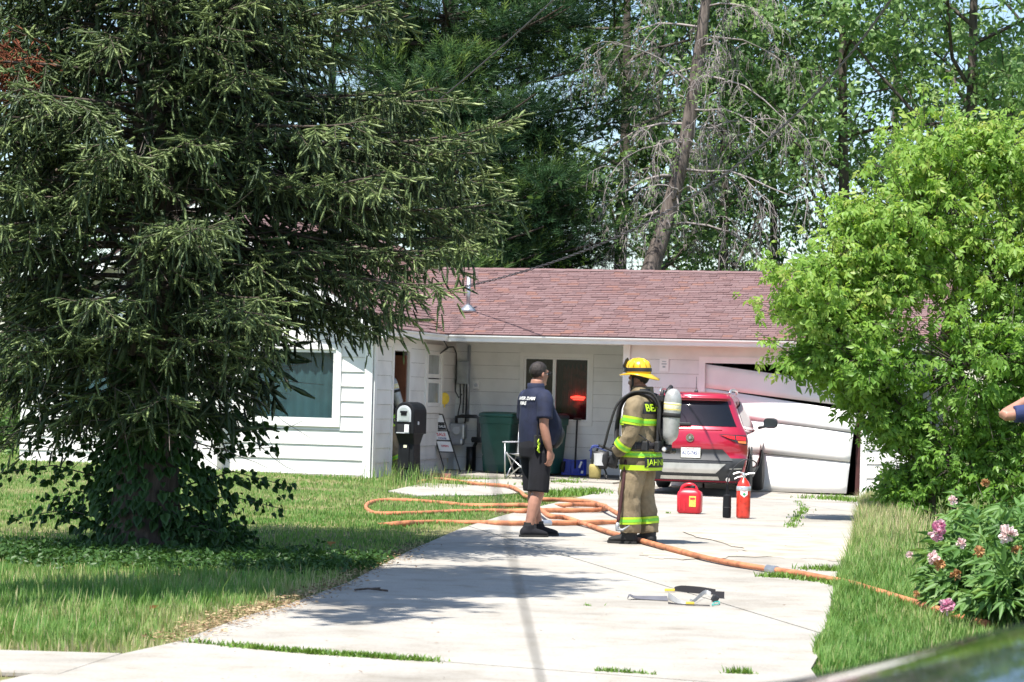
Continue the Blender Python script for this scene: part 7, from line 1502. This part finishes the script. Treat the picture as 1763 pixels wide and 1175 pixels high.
# boughs seen reaching out to the right in front of the roof
for (z0, azd, L, dr, ri) in ((3.55, -8, 3.2, 0.20, 0.12), (3.3, 4, 2.95, 0.30, 0.16), (2.95, -4, 3.2, 0.30, 0.20), (2.75, 6, 2.9, 0.28, 0.18), (2.6, -12, 2.9, 0.26, 0.14), (2.35, -8, 2.3, 0.40, 0.14), (2.2, 8, 2.0, 0.34, 0.14), (4.6, -10, 2.1, 0.26, 0.22), (5.1, 5, 2.2, 0.22, 0.2), (4.0, -14, 2.5, 0.26, 0.15), (3.1, -40, 2.8, 0.25, 0.15), (2.7, -75, 2.4, 0.3, 0.15), (3.0, -110, 2.3, 0.3, 0.15), (2.3, -60, 2.1, 0.32, 0.12), (2.0, -115, 1.9, 0.34, 0.12), (3.6, -130, 2.4, 0.28, 0.16), (3.3, -90, 2.4, 0.28, 0.16)):
    bough(z0, R(azd), L, dr, ri, 1.12, 0.155)
for k in range(30):                                  # short boughs facing the street hide the trunk
    z0 = 1.75 + 3.8 * k / 29; bough(z0, R(-90 + rs.uniform(-55, 55)), rs.uniform(1.0, 2.0), 0.34, 0.16, 1.0, 0.155)
for k in range(2600):                                # older inner shoots along the limbs
    z0 = rs.uniform(1.2, 5.6); az = rs.uniform(0, 6.28); rad_ = rs.uniform(0.25, 0.55) * R_prof(z0); o_ = np.array([np.cos(az), np.sin(az), 0])
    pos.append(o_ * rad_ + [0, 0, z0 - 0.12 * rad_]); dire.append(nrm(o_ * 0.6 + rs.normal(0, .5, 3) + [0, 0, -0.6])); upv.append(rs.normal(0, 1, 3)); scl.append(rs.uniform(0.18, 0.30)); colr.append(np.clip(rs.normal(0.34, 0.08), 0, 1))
pos, dire, upv, scl, colr = [np.array(q) for q in (pos, dire, upv, scl, colr)]
tv, tf, ty = sprig_template(14, 0.19, 0.06, 3, 0.45, 0.095)
X_, Y_, Z_ = frames(dire, upv); sc3 = np.stack([scl, scl * 1.05, scl], -1)
Vv, Ff = scatter(tv, tf, X_, Y_, Z_, pos, sc3)
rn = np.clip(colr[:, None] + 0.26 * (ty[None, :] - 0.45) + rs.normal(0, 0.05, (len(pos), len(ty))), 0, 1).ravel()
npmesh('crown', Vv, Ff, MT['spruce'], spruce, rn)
print('spruce sprigs', len(pos), 'tris', len(Ff))
tp = np.array([[0, 0, -0.15], [0.0, 0, 0.5], [0.02, 0, 2], [0.0, 0, 5], [0.0, 0, 10.2]]); Vt, Ft = tubes_np([tp], [np.array([0.40, 0.29, 0.25, 0.17, 0.02])], 16)
npmesh('trunk', Vt, Ft, MT['bark'], spruce, smooth=True)
Vt, Ft = tubes_np(bpaths, brad, 4); npmesh('boughs', Vt, Ft, MT['bark'], spruce, smooth=True)
dp, dr_ = [], []
for k in range(420):                                 # bare dry twigs inside the crown
    z0 = rs.uniform(0.9, 5.2); az = rs.uniform(0, 6.28); o = np.array([np.cos(az), np.sin(az), 0]); L = R_prof(z0) * rs.uniform(0.3, 0.75); p = o * rs.uniform(0.1, 0.9) + [0, 0, z0]
    q = [p]
    d = o + np.array([0, 0, rs.uniform(-0.5, 0.2)])
    for w in range(4): d = d + rs.normal(0, 0.28, 3); q.append(q[-1] + nrm(d) * L / 5)
    dp.append(np.array(q)); dr_.append(np.linspace(0.006, 0.002, 5))
Vt, Ft = tubes_np(dp, dr_, 3); npmesh('dry_twigs', Vt, Ft, MT['twig_dry'], spruce)
# rusty dead bough at the upper left
n = 420; c = PY(8, 118, spy - 1.4); pc = np.array([c.x - spx, c.y - spy, c.z]) + rs.normal(0, 1, (n, 3)) * [0.16, 0.18, 0.12]
X_, Y_, Z_ = frames(rs.normal(0, 1, (n, 3)) + [0.3, 0, -0.7], rs.normal(0, 1, (n, 3))); Vv, Ff = scatter(tv, tf, X_, Y_, Z_, pc, rs.uniform(0.07, 0.12, n)); npmesh('dead_bough', Vv, Ff, MT['dead_needles'], spruce, rs.uniform(0, 1, len(Ff)))

# ---------------------------------------------------------------- leaf templates
def leaf_t(pts, fold=0.12, curl=0.15):
    """outline half widths [(y,w)...] -> folded leaf, triangles"""
    V_l = [[0, y, -curl * y * y] for y, w in pts]; n = len(pts)
    V_l += [[w, y, fold * w * 2 - curl * y * y] for y, w in pts] + [[-w, y, fold * w * 2 - curl * y * y] for y, w in pts]; F_l = []
    for i in range(n - 1):
        for o in (n, 2 * n):
            a = [i, i + 1, o + i + 1, o + i]
            if pts[i][1] > 1e-6: F_l.append([a[0], a[2], a[3]])
            if pts[i + 1][1] > 1e-6: F_l.append([a[0], a[1], a[2]])
    return np.array(V_l, float), np.array(F_l)
L_simple = leaf_t([(0, 0), (0.35, 0.26), (1.0, 0)])                    # 4 tris
L_dia = (np.array([[0, 0, 0], [0.27, 0.42, 0.07], [0, 1, -0.14], [-0.27, 0.42, 0.07]]), np.array([[0, 1, 2], [0, 2, 3]]))
L_heart = leaf_t([(0, 0.12), (0.12, 0.42), (0.45, 0.40), (1.0, 0)], 0.10, 0.25)
L_long = (np.array([[0, 0, 0], [0.14, 0.42, 0.05], [0, 1, -0.28], [-0.14, 0.42, 0.05]]), np.array([[0, 1, 2], [0, 2, 3]]))
def compound(leaf, spec):
    Vs, Fs, b = [], [], 0
    for (px, py, pz, ang, dr, sc) in spec:
        ca, sa = np.cos(ang), np.sin(ang); V0 = leaf[0] * sc; y = V0[:, 1]
        W = np.stack([V0[:, 0] * ca + y * sa * np.cos(dr), -V0[:, 0] * sa + y * ca * np.cos(dr), V0[:, 2] - y * np.sin(dr)], -1) + [px, py, pz]
        Vs.append(W); Fs.append(leaf[1] + b); b += len(W)
    return np.concatenate(Vs), np.concatenate(Fs)
L_box = compound(L_dia, [(0, 0.55, 0, 0, 0.6, 0.62), (0.02, 0.42, 0, 1.05, 0.55, 0.52), (-0.02, 0.42, 0, -1.05, 0.55, 0.52), (0.02, 0.15, 0, 1.2, 0.5, 0.45), (-0.02, 0.15, 0, -1.2, 0.5, 0.45)])
L_peony = compound(L_long, [(0, 0.3, 0, 0, 0.15, 0.75), (0.0, 0.25, 0, 0.75, 0.2, 0.65), (0, 0.25, 0, -0.75, 0.2, 0.65), (0, 0.1, 0, 1.3, 0.25, 0.5), (0, 0.1, 0, -1.3, 0.25, 0.5)])
L_clump = compound(L_dia, [(0, 0, 0, 0, 0.1, 1.0), (0.1, 0, 0.1, 1.5, 0.4, 0.9), (-0.1, -0.1, -0.1, -1.7, 0.2, 0.95)])
def leaves(name, P, D, UPV, S, tmpl, mat, parent, col, jit=0.06):
    X_, Y_, Z_ = frames(D, UPV); Vv, Ff = scatter(tmpl[0], tmpl[1], X_, Y_, Z_, P, S)
    rn = np.clip(np.repeat(col, len(tmpl[1])) + np.random.default_rng(5).normal(0, jit, len(Ff)), 0, 1)
    return npmesh(name, Vv, Ff, mat, parent, rn)

# ---------------------------------------------------------------- generic branching tree
def grow_tree(r, base, h, spread, lean=(0, 0), levels=3, n1=14, start=0.3, r0=0.2, up=0.5, droop=0.0, trunk_pts=None, n2=(4, 8), n3=(4, 7)):
    paths, rads, tips = [], [], []
    if trunk_pts is None:
        t = np.linspace(0, 1, 9); tp = np.array(base) + np.stack([lean[0] * t + 0.15 * np.sin(t * 5 + r.uniform(0, 6)) * t, lean[1] * t, h * t], -1)
    else: tp = np.asarray(trunk_pts, float)
    paths.append(tp); rads.append(np.linspace(r0, r0 * 0.18, len(tp)))
    def along(P, f): i = f * (len(P) - 1); k = min(int(i), len(P) - 2); return P[k] + (P[k + 1] - P[k]) * (i - k), nrm(P[k + 1] - P[k])
    def branch(p, d, L, rad, lev):
        n = 6; q = [p]; dd = d.copy()
        for i in range(n - 1): dd = nrm(dd + r.normal(0, 0.16, 3) + np.array([0, 0, (0.10 * up if lev < 3 else 0.0) - droop * (0.12 + 0.1 * lev)])); q.append(q[-1] + dd * L / (n - 1))
        q = np.array(q); paths.append(q); rads.append(np.linspace(rad, rad * 0.3, n))
        if lev >= levels: tips.append(q); return
        lo, hi = n2 if lev == 1 else n3
        for k in range(r.integers(lo, hi)):
            f = r.uniform(0.25, 1.0); pp, dv = along(q, f); a = nrm(r.normal(0, 1, 3)); nd = nrm(dv * 0.65 + a * 0.75 + np.array([0, 0, 0.12 * up])); branch(pp, nd, L * r.uniform(0.35, 0.6), rad * 0.5 * (1 - 0.4 * f), lev + 1)
    for k in range(n1):
        f = start + (1 - start) * (k + r.uniform(0, 1)) / n1; p, d = along(tp, min(f, 0.999)); az = k * 2.4 + r.uniform(-.4, .4)
        o = np.array([np.cos(az), np.sin(az), 0]); L = spread * (1.05 - 0.55 * abs((f - start) / (1 - start) - 0.35)) * r.uniform(0.75, 1.1)
        branch(p, nrm(o + np.array([0, 0, up * r.uniform(0.5, 1.3)])), L, r0 * 0.36 * (1.1 - 0.6 * f), 1)
    return paths, rads, tips
def dec_tree(label, base, h, spread, nleaf, lsize, mat, seed, r0=0.2, lean=(0, 0), group='trees behind the house', start=0.25, bark='bark_dec', sig=0.30, n1=16, name='leafy_tree', colbase=0.45, up=0.6):
    r = np.random.default_rng(seed); o = thing(name, label, 'tree', base, 0, group)
    paths, rads, tips = grow_tree(r, (0, 0, -0.2), h, spread, lean, 3, n1, start, r0, up)
    Va, Fa = tubes_np(paths[:1], rads[:1], 9); Vt, Ft = tubes_np(paths[1:], rads[1:], 3); npmesh('trunk', np.concatenate([Va, Vt]), np.concatenate([Fa, Ft + len(Va)]), MT[bark], o, smooth=True)
    T = np.concatenate(tips); k = r.integers(0, len(T), nleaf); P = T[k] + r.normal(0, 1, (nleaf, 3)) * sig * 0.72 * [1, 1, 0.8]
    clump = np.random.default_rng(seed + 1).normal(0, 0.15, len(T))[k]
    D = r.normal(0, 1, (nleaf, 3)) + [0, 0, -0.5]; UPV = r.normal(0, 0.6, (nleaf, 3)) + [-0.4, -0.85, 0.85]
    leaves('crown', P, D, UPV, r.uniform(0.75, 1.3, nleaf) * lsize, L_clump, MT[mat], o, np.clip(colbase + clump + r.normal(0, 0.1, nleaf), 0, 1)); return o
def at_px(px, y): return ((px - 881.5) / FPX * y, y, 0)
# the row of trees behind the house; each has its own place and look
dec_tree('leafy dark green tree with crooked trunk right of the pine', at_px(1062, 57), 15, 4.2, 4348, 0.17, 'leaf_dark', 31, 0.20)
dec_tree('tall slim maple standing behind the leaning bare tree', at_px(1240, 63), 17, 4.5, 2810, 0.18, 'leaf_dec', 32, 0.18)
dec_tree('maple with forked dark trunk above the garage roof', at_px(1470, 58), 16, 4.8, 5288, 0.18, 'leaf_dec', 33, 0.19, (-0.6, 0), colbase=0.55)
dec_tree('broad bright green maple above the leafy shrub', at_px(1640, 56), 15, 5.2, 6824, 0.18, 'leaf_dec', 34, 0.22, (0.5, 0), colbase=0.62)
dec_tree('far right maple partly cut by the picture edge', at_px(1800, 60), 16, 5.0, 5118, 0.18, 'leaf_dec', 35, 0.22, colbase=0.6)
dec_tree('dark low branching tree behind the garage roof', at_px(1330, 66), 12, 4.6, 4214, 0.17, 'leaf_dark', 36, 0.18, start=0.12)
dec_tree('dark tree between the bare tree and the pine, far back', at_px(1120, 70), 15, 5.0, 2391, 0.18, 'leaf_dark', 37, 0.2, start=0.15)
dec_tree('bushy green tree behind the left end of the roof', at_px(560, 60), 14, 4.6, 4526, 0.18, 'leaf_dark', 38, 0.2, start=0.15)
dec_tree('dark green tree glimpsed behind the spruce trunk', at_px(270, 58), 14, 4.8, 4526, 0.18, 'leaf_dark', 39, 0.2, start=0.1)
dec_tree('dark green tree glimpsed through the left spruce boughs', at_px(20, 60), 15, 5.0, 4526, 0.18, 'leaf_dark', 40, 0.2, start=0.1)
dec_tree('slim leafy tree with bare lower trunk far behind the garage', at_px(1530, 75), 18, 5.5, 2174, 0.20, 'leaf_dark', 41, 0.22, start=0.15)
dec_tree('thin dark green tree far behind the pine', at_px(830, 78), 17, 5.5, 1476, 0.20, 'leaf_dark', 42, 0.22, start=0.15)
# low bright bush just over the ridge
def bush(label, base, size, nleaf, mat, seed, lsize, name='shrub', group=None, colb=0.6):
    r = np.random.default_rng(seed); o = thing(name, label, 'shrub', base, 0, group); P = r.normal(0, 1, (nleaf, 3)); P = nrm(P) * (r.uniform(0, 1, (nleaf, 1)) ** 0.4); P[:, 2] = np.abs(P[:, 2]); lob = 1 + 0.18 * np.sin(P[:, :1] * 9 + 1) * np.cos(P[:, 1:2] * 8); P = P * lob * size
    leaves('foliage', P, P + r.normal(0, 1.2, (nleaf, 3)) * np.mean(size), r.normal(0, .5, (nleaf, 3)) + [-0.3, -0.7, 0.9], r.uniform(0.7, 1.3, nleaf) * lsize, L_clump, MT[mat], o, np.clip(colb + r.normal(0, 0.16, nleaf), 0, 1))
    paths, rads = [], []
    for k in range(9): q = P[r.integers(0, nleaf)] * 0.8; paths.append(np.array([[0, 0, -0.1], q * 0.5 + [0, 0, 0.2], q])); rads.append(np.array([0.04, 0.02, 0.008]))
    Vt, Ft = tubes_np(paths, rads, 5); npmesh('stems', Vt, Ft, MT['bark_dec'], o, smooth=True); return o
bush('bright green bush crown just showing over the roof ridge', at_px(925, 53.5), (2.0, 1.5, 4.55), 4200, 'leaf_box', 51, 0.11)
bush('dark undergrowth bush behind the garage roof', at_px(1200, 54), (3.5, 1.5, 4.4), 4200, 'leaf_dark', 52, 0.15)
bush('dark undergrowth bush behind the wing roof', at_px(640, 55), (3.5, 1.6, 4.6), 3600, 'leaf_dark', 53, 0.15)
bush('green hedge bush at the left end of the house', at_px(-60, 46), (1.5, 1.5, 2.6), 2600, 'leaf_dec', 54, 0.12)

# ---------------------------------------------------------------- white pine
PB = at_px(760, 54); pine = thing('pine_tree', 'tall dark pine with layered soft boughs behind the roof', 'tree', PB)
r = np.random.default_rng(61); paths = [np.array([[0, 0, -0.2], [0.05, 0, 4], [0.0, 0, 9], [0.05, 0, 18]])]; rads = [np.array([0.27, 0.22, 0.18, 0.05])]
tv, tf, ty = sprig_template(12, 0.6, 0.05, 8, 1.0)
pos, dire, scl, colr = [], [], [], []
boughs_ = []
z = 3.6
while z < 14:
    for k in range(5): boughs_.append((z + r.uniform(-.3, .3), r.uniform(0, 6.28), r.uniform(1.6, 3.6)))
    z += 0.62
for z0, az in ((4.6, -8), (5.2, 12), (6.4, -15), (7.4, 5), (8.4, -12), (9.2, 10), (10.0, 0), (3.9, 5), (5.8, -28), (7.9, -35), (4.2, -20), (5.0, -30), (6.9, -5), (9.6, -20), (8.9, -45), (5.5, 0), (7.0, -60), (10.4, -15), (4.8, 20)): boughs_.append((z0, R(az), r.uniform(3.2, 4.4)))
for z0, az, L in boughs_:
    o = np.array([np.cos(az), np.sin(az), 0]); s_ = np.array([-np.sin(az), np.cos(az), 0]); n = 7; t = np.linspace(0, 1, n)
    P = np.array([0, 0, z0]) + o * (L * t)[:, None] + s_ * (r.uniform(-.15, .15) * L * t ** 2)[:, None] + np.array([0, 0, 1.]) * (L * (0.02 * t + 0.14 * t ** 2))[:, None]
    paths.append(P); rads.append(np.linspace(0.06, 0.012, n))
    for c in range(int(4.2 * L / 2) + 1):
        f = r.uniform(0.22, 1.0); i = f * (n - 1); k = min(int(i), n - 2); p = P[k] + (P[k + 1] - P[k]) * (i - k) + s_ * r.normal(0, 0.55) * (1.2 - 0.6 * f) + np.array([0, 0, 0.12])
        m = 35; Q = r.normal(0, 1, (m, 3)) * [0.33, 0.33, 0.13]; pos.append(p + Q); dire.append(nrm(Q * [1, 1, 1.5] + [0, 0, 0.14]) + o * 0.45 + [0, 0, 0.15]); scl.append(r.uniform(0.24, 0.36, m)); colr.append(np.clip(0.34 + 1.6 * Q[:, 2] + r.normal(0, 0.18) + r.normal(0, 0.08, m), 0, 1))  # tuft tops lighter, undersides darker: light from above put into the colour
pos, dire, scl, colr = np.concatenate(pos), np.concatenate(dire), np.concatenate(scl), np.concatenate(colr)
k = pos[:, 2] < 13.5; pos, dire, scl, colr = pos[k], dire[k], scl[k], colr[k]
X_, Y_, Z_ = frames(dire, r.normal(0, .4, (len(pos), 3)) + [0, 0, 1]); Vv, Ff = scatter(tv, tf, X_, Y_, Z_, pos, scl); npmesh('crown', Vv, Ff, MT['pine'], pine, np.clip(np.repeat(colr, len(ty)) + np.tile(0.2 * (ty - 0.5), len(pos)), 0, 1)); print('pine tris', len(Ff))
Vt, Ft = tubes_np(paths, rads, 7); npmesh('trunk', Vt, Ft, MT['bark_pine'], pine, smooth=True)

# ---------------------------------------------------------------- leaning half dead tree
r = np.random.default_rng(71); yb = 53.0
tpx = [(1112, 500), (1120, 465), (1138, 410), (1155, 350), (1172, 285), (1184, 225), (1196, 150), (1205, 80), (1216, 0), (1226, -90), (1238, -190)]
b0 = PY(*tpx[0], yb); dead = thing('leaning_tree', 'leaning bare tree with pale trunk and dense dead twigs over the roof', 'tree', (b0.x, yb, 0))
tp = [np.array([-0.15, 0.0, -0.2])] + [np.array(PY(px, py, yb)) - [b0.x, yb, 0] for px, py in tpx]
paths, rads, tips = grow_tree(r, (0, 0, 0), 14, 2.7, levels=4, n1=26, start=0.30, r0=0.13, up=0.25, droop=0.85, trunk_pts=tp, n2=(4, 7), n3=(4, 7))
rads[0] = np.interp(np.arange(len(tp)), [0, 3, 8, len(tp) - 1], [0.24, 0.19, 0.13, 0.08])
Vt, Ft = tubes_np(paths[:1], rads[:1], 10); npmesh('trunk', Vt, Ft, MT['bark_dead'], dead, smooth=True)
Vt, Ft = tubes_np(paths[1:], [np.maximum(q, 0.0055) for q in rads[1:]], 3); npmesh('dead_twigs', Vt, Ft, MT['twig_dead'], dead, smooth=True); print('dead tree tris', len(Ft) * 2)
T = np.concatenate(tips); n = 3000; k = r.integers(0, len(T), n); kk = r.uniform(0, 1, n) < 0.6
leaves('sparse_leaves', (T[k] + r.normal(0, .12, (n, 3)))[kk], r.normal(0, 1, (n, 3))[kk], (r.normal(0, .5, (n, 3)) + [0, -.3, 1])[kk], r.uniform(.06, .10, n)[kk], L_clump, MT['leaf_dec'], dead, r.uniform(.4, .8, n)[kk])

# ---------------------------------------------------------------- street tree out of view on the left (its crown throws the shade on the driveway)
dec_tree('leafy street tree beside the sidewalk shading the driveway', (-4.25, 14.1, 0), 8.6, 2.0, 5200, 0.17, 'leaf_dec', 81, 0.16, (1.2, 1.3), None, start=0.62, sig=0.26, n1=12, name='street_tree')

# ---------------------------------------------------------------- boxelder thicket at the right
bx0 = G(1595, 905); BXL = (bx0.x + 0.1, bx0.y, zg(bx0.x, bx0.y)); box = thing('boxelder_shrub', 'bright green leafy boxelder thicket at the right of the garage', 'shrub', BXL)
r = np.random.default_rng(91)
lobes = [((-0.1, 0.2, 3.55), (1.05, 1.1, 1.0)), ((-1.15, -0.1, 2.45), (0.85, 0.8, 0.6)), ((0.95, 0.0, 3.2), (1.3, 1.1, 1.3)), ((-0.15, 0.3, 4.45), (0.5, 0.6, 0.65)), ((0.75, 0.1, 4.55), (0.7, 0.8, 0.6)), ((1.5, 0.2, 4.3), (0.7, 0.8, 0.7)), ((-0.55, 0.0, 3.2), (0.7, 0.7, 0.5)), ((0.4, -0.3, 2.0), (1.2, 1.0, 0.9)), ((1.5, 0.2, 1.9), (1.2, 1.2, 1.3)), ((0.35, 0.0, 0.85), (0.85, 0.9, 0.75)), ((1.3, -0.2, 0.8), (1.0, 0.9, 0.8)), ((-0.85, 0.25, 1.65), (0.5, 0.5, 0.3)), ((-0.35, 0.1, 0.5), (0.4, 0.5, 0.4)), ((1.7, 0.3, 3.4), (1.0, 1.0, 1.1)), ((-1.6, 0.0, 2.75), (0.5, 0.6, 0.3)), ((-1.45, 0.0, 2.0), (0.45, 0.5, 0.25)), ((-0.9, -0.4, 2.0), (0.6, 0.5, 0.4)), ((-0.5, 0.0, 1.25), (0.5, 0.5, 0.4)), ((-1.35, 0.0, 3.15), (0.6, 0.6, 0.42)), ((-0.85, 0.1, 3.7), (0.55, 0.6, 0.45)), ((-1.0, 0.2, 2.9), (0.8, 0.7, 0.4))]
paths, rads, P, D, C, S = [], [], [], [], [], []
stems = [np.array([x, y, 0]) for x, y in ((0.0, 0.1), (0.35, 0.2), (0.7, 0), (1.2, 0.2), (0.2, -0.1))]
for (c, e) in lobes:
    c, e = np.array(c), np.array(e); vol = e.prod(); nbr = int(46 + 112 * vol ** 0.7)
    st = stems[np.argmin([np.linalg.norm(s_[:2] - c[:2]) for s_ in stems])]
    mid = st * 0.4 + c * 0.6 + [0, 0, -0.2 * e[2]]; paths.append(np.array([st + [0, 0, -0.1], st * 0.75 + mid * 0.25 + [0, 0, 0.25 * c[2]], mid])); rads.append(np.array([0.04, 0.02, 0.006]))
    for k in range(nbr):
        v = nrm(r.normal(0, 1, 3)); tip = c + v * e * r.uniform(0.45, 1.15); b_ = c + v * e * 0.15 + [0, 0, -0.1]
        q = np.array([b_, (b_ + tip) / 2 + [0, 0, 0.06], tip]); paths.append(q); rads.append(np.array([0.009, 0.006, 0.003]))
        m = r.integers(7, 13)
        for w in range(m):
            f = r.uniform(0.35, 1.05); p = b_ + (tip - b_) * f + r.normal(0, 0.06, 3); d = nrm(nrm(tip - b_) * 0.5 + r.normal(0, 0.6, 3) + [0, 0, -0.35])
            P.append(p); D.append(d); S.append(r.choice([0.09, 0.12, 0.14, 0.18]) * r.uniform(0.8, 1.15)); C.append(0.47 + 0.30 * f * (0.6 + 0.4 * max(v[2], -0.3)) + r.normal(0, 0.09) + (0.12 if c[2] > 2 else -0.12))  # outer and upper leaves lighter, low lobes darker: light and shade in the colour
for k in range(80):                                  # long leafy shoots breaking the outline
    c, e = [np.array(q) for q in lobes[r.choice([0, 0, 1, 1, 2, 3, 3, 4, 5, 6, 14, 15])]]; v = nrm(r.normal(0, 1, 3) + [-0.5, -0.3, 0.7]); b_ = c + v * e * 0.8; tip = c + v * e * 1.0 + nrm(v + [0, 0, 0.5]) * r.uniform(0.2, 0.5)
    paths.append(np.array([b_, (b_ + tip) / 2, tip])); rads.append(np.array([0.007, 0.005, 0.003]))
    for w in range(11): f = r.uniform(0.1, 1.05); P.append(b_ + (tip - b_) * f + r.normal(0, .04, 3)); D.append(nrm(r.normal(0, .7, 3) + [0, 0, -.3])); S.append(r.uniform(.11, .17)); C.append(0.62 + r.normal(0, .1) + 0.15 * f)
P, D, C, S = [np.array(q) for q in (P, D, C, S)]; kp = P[:, 2] > 0.03; P, D, C, S = P[kp], D[kp], C[kp], S[kp]
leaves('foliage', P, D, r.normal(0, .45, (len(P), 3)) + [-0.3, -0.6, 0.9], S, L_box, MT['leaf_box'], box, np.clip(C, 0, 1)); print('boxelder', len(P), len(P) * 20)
Vt, Ft = tubes_np(paths, rads, 5); npmesh('stems', Vt, Ft, MT['bark_dec'], box, smooth=True)

# ---------------------------------------------------------------- vine on the spruce trunk
vine = thing('climbing_vine', 'dark heart leaved vine climbing the spruce trunk and trailing over the grass', 'vine', (spx, spy, 0)); r = np.random.default_rng(95)
P, D, S, paths, rads = [], [], [], [], []
for k in range(1700):
    z = r.uniform(0, 1) ** 1.2 * 1.7; a = r.uniform(0, 6.28); rad = 0.30 + (0.36 * math.exp(-((z - 0.2) / 0.6) ** 2)) * r.uniform(0.0, 1.3); P.append([rad * np.cos(a) + 0.12 * (z < 0.7), rad * np.sin(a) * 0.9, z + 0.02]); D.append([np.cos(a) * 0.6, np.sin(a) * 0.6, -0.8]); S.append(r.uniform(0.05, 0.11))
for (a, L, zz, ri) in ((R(-5), 1.05, 0.55, 0.12), (R(10), 0.95, 0.35, 0.1), (R(-20), 0.75, 0.3, -0.1), (R(178), 1.15, 0.6, 0.08), (R(160), 0.8, 0.35, 0.1), (R(195), 0.9, 0.25, 0.05), (R(5), 0.9, 1.0, -0.15), (R(-12), 1.0, 1.15, -0.1), (R(170), 0.9, 1.0, -0.2), (R(0), 0.75, 0.15, -0.05), (R(-40), 0.8, 0.2, 0.0)):
    o = np.array([np.cos(a), np.sin(a), 0]); q = np.array([o * 0.25 + [0, 0, zz], o * (0.25 + L * 0.5) + [0, 0, zz + ri + 0.05], o * (0.25 + L) + [0, 0, zz + ri * 0.4]]); paths.append(q); rads.append(np.array([0.008, 0.005, 0.003]))
    for w in range(70): f = r.uniform(0.1, 1.0) ; p = q[0] * (1 - f) ** 2 + q[1] * 2 * f * (1 - f) + q[2] * f * f; P.append(p + r.normal(0, 0.07, 3) * (1.2 - 0.7 * f)); D.append(o * 0.5 + r.normal(0, .5, 3) + [0, 0, -0.6]); S.append(r.uniform(0.05, 0.10) * (1.1 - 0.35 * f))
P, D, S = np.array(P), np.array(D), np.array(S); P[:, 2] = np.maximum(P[:, 2], 0.03)
leaves('leaves', P, D, r.normal(0, .5, P.shape) + [0, -0.6, 0.8], S, L_heart, MT['leaf_vine'], vine, np.clip(r.normal(0.45, 0.2, len(P)), 0, 1)); Vt, Ft = tubes_np(paths, rads, 4); npmesh('stems', Vt, Ft, MT['bark_dec'], vine, smooth=True)
# ground cover under the spruce
n = 5200; xx = spx + r.normal(0.3, 1.35, n); yy = spy - 1.3 + r.normal(0, 0.55, n); k = ~inside(DRIVE, xx, yy); xx, yy = xx[k], yy[k]; n = len(xx)
gcv = leaves('ground_cover', np.stack([xx, yy, r.uniform(0.02, 0.09, n)], -1), r.normal(0, 1, (n, 3)) + [0, 0, .1], r.normal(0, .3, (n, 3)) + [0, 0, 1], r.uniform(0.035, 0.07, n), L_clump, MT['leaf_vine'], None, np.clip(r.normal(0.6, .2, n), 0, 1)); prop(gcv, 'low creeping ground cover in the shade under the spruce', 'ground cover', kind='stuff')

# ---------------------------------------------------------------- peony bush with flowers
pb = G(1750, 1085); PBL = (pb.x, pb.y, 0); peo = thing('peony_bush', 'glossy green peony bush with fading pink blooms by the tall grass', 'shrub', PBL); r = np.random.default_rng(97)
P, D, S, paths, rads = [], [], [], [], []
for k in range(200):
    a = r.uniform(0, 6.28); q = r.uniform(0, 1) ** 0.5; b_ = np.array([0.35 * q * np.cos(a), 0.8 * q * np.sin(a) + 0.6, 0]); tip = np.array([0.50 * q * np.cos(a) + 0.12, 1.7 * q * np.sin(a) + 0.9, 0.70 - 0.45 * q * q + r.normal(0, .09)]); mid = (b_ + tip) / 2 + [0, 0, 0.12]; paths.append(np.array([b_, mid, tip])); rads.append(np.array([0.006, 0.005, 0.003]))
    for w in range(13): f = r.uniform(0.3, 1.0); p = b_ * (1 - f) ** 2 + mid * 2 * f * (1 - f) + tip * f * f; P.append(p + r.normal(0, .03, 3)); D.append(nrm(np.array([np.cos(a), np.sin(a), 0.25]) * 0.6 + r.normal(0, .6, 3))); S.append(r.uniform(0.13, 0.20))
P, D, S = np.array(P), np.array(D), np.array(S)
leaves('leaves', P, D, r.normal(0, .35, P.shape) + [-.1, -.3, 1], S, L_peony, MT['leaf_peony'], peo, np.clip(r.normal(0.5, .2, len(P)), 0, 1)); Vt, Ft = tubes_np(paths, rads, 4); npmesh('stems', Vt, Ft, MT['leaf_peony'], peo, smooth=True)
PT = leaf_t([(0, 0.05), (0.5, 0.34), (0.85, 0.30), (1.0, 0.12)], 0.15, -0.35)
for i, (px, py, sz, mt) in enumerate(((1612, 918, 0.085, 'petal'), (1618, 905, 0.06, 'petal'), (1655, 936, 0.05, 'petal_pale'), (1735, 921, 0.085, 'petal_pale'), (1606, 960, 0.06, 'petal_pale'), (1566, 956, 0.035, 'petal_pale'), (1628, 1045, 0.075, 'petal'), (1640, 862, 0.045, 'petal_pale'), (1686, 950, 0.055, 'petal_dry'), (1618, 972, 0.055, 'petal_dry'), (1697, 832, 0.045, 'petal_dry'), (1750, 948, 0.05, 'petal_dry'), (1645, 990, 0.05, 'petal_dry'), (1578, 1024, 0.035, 'petal_dry'))):
    c = np.array(PY(px, py, pb.y + (-0.5 if py > 1000 else -0.35 if py > 900 else 0.8))); n = 34; r = np.random.default_rng(300 + i); v = nrm(r.normal(0, 1, (n, 3)) + [0, -0.2, 0.5]); P = np.tile(c - np.array(PBL), (n, 1)) + v * sz * 0.12
    X_, Y_, Z_ = frames(v + r.normal(0, .25, (n, 3)), r.normal(0, 1, (n, 3))); Vv, Ff = scatter(PT[0], PT[1], X_, Y_, Z_, P, r.uniform(0.42, 0.72, n) * sz); npmesh('flower', Vv, Ff, MT[mt], peo, np.clip(np.repeat(r.uniform(0, 1, n), len(PT[1])), 0, 1))
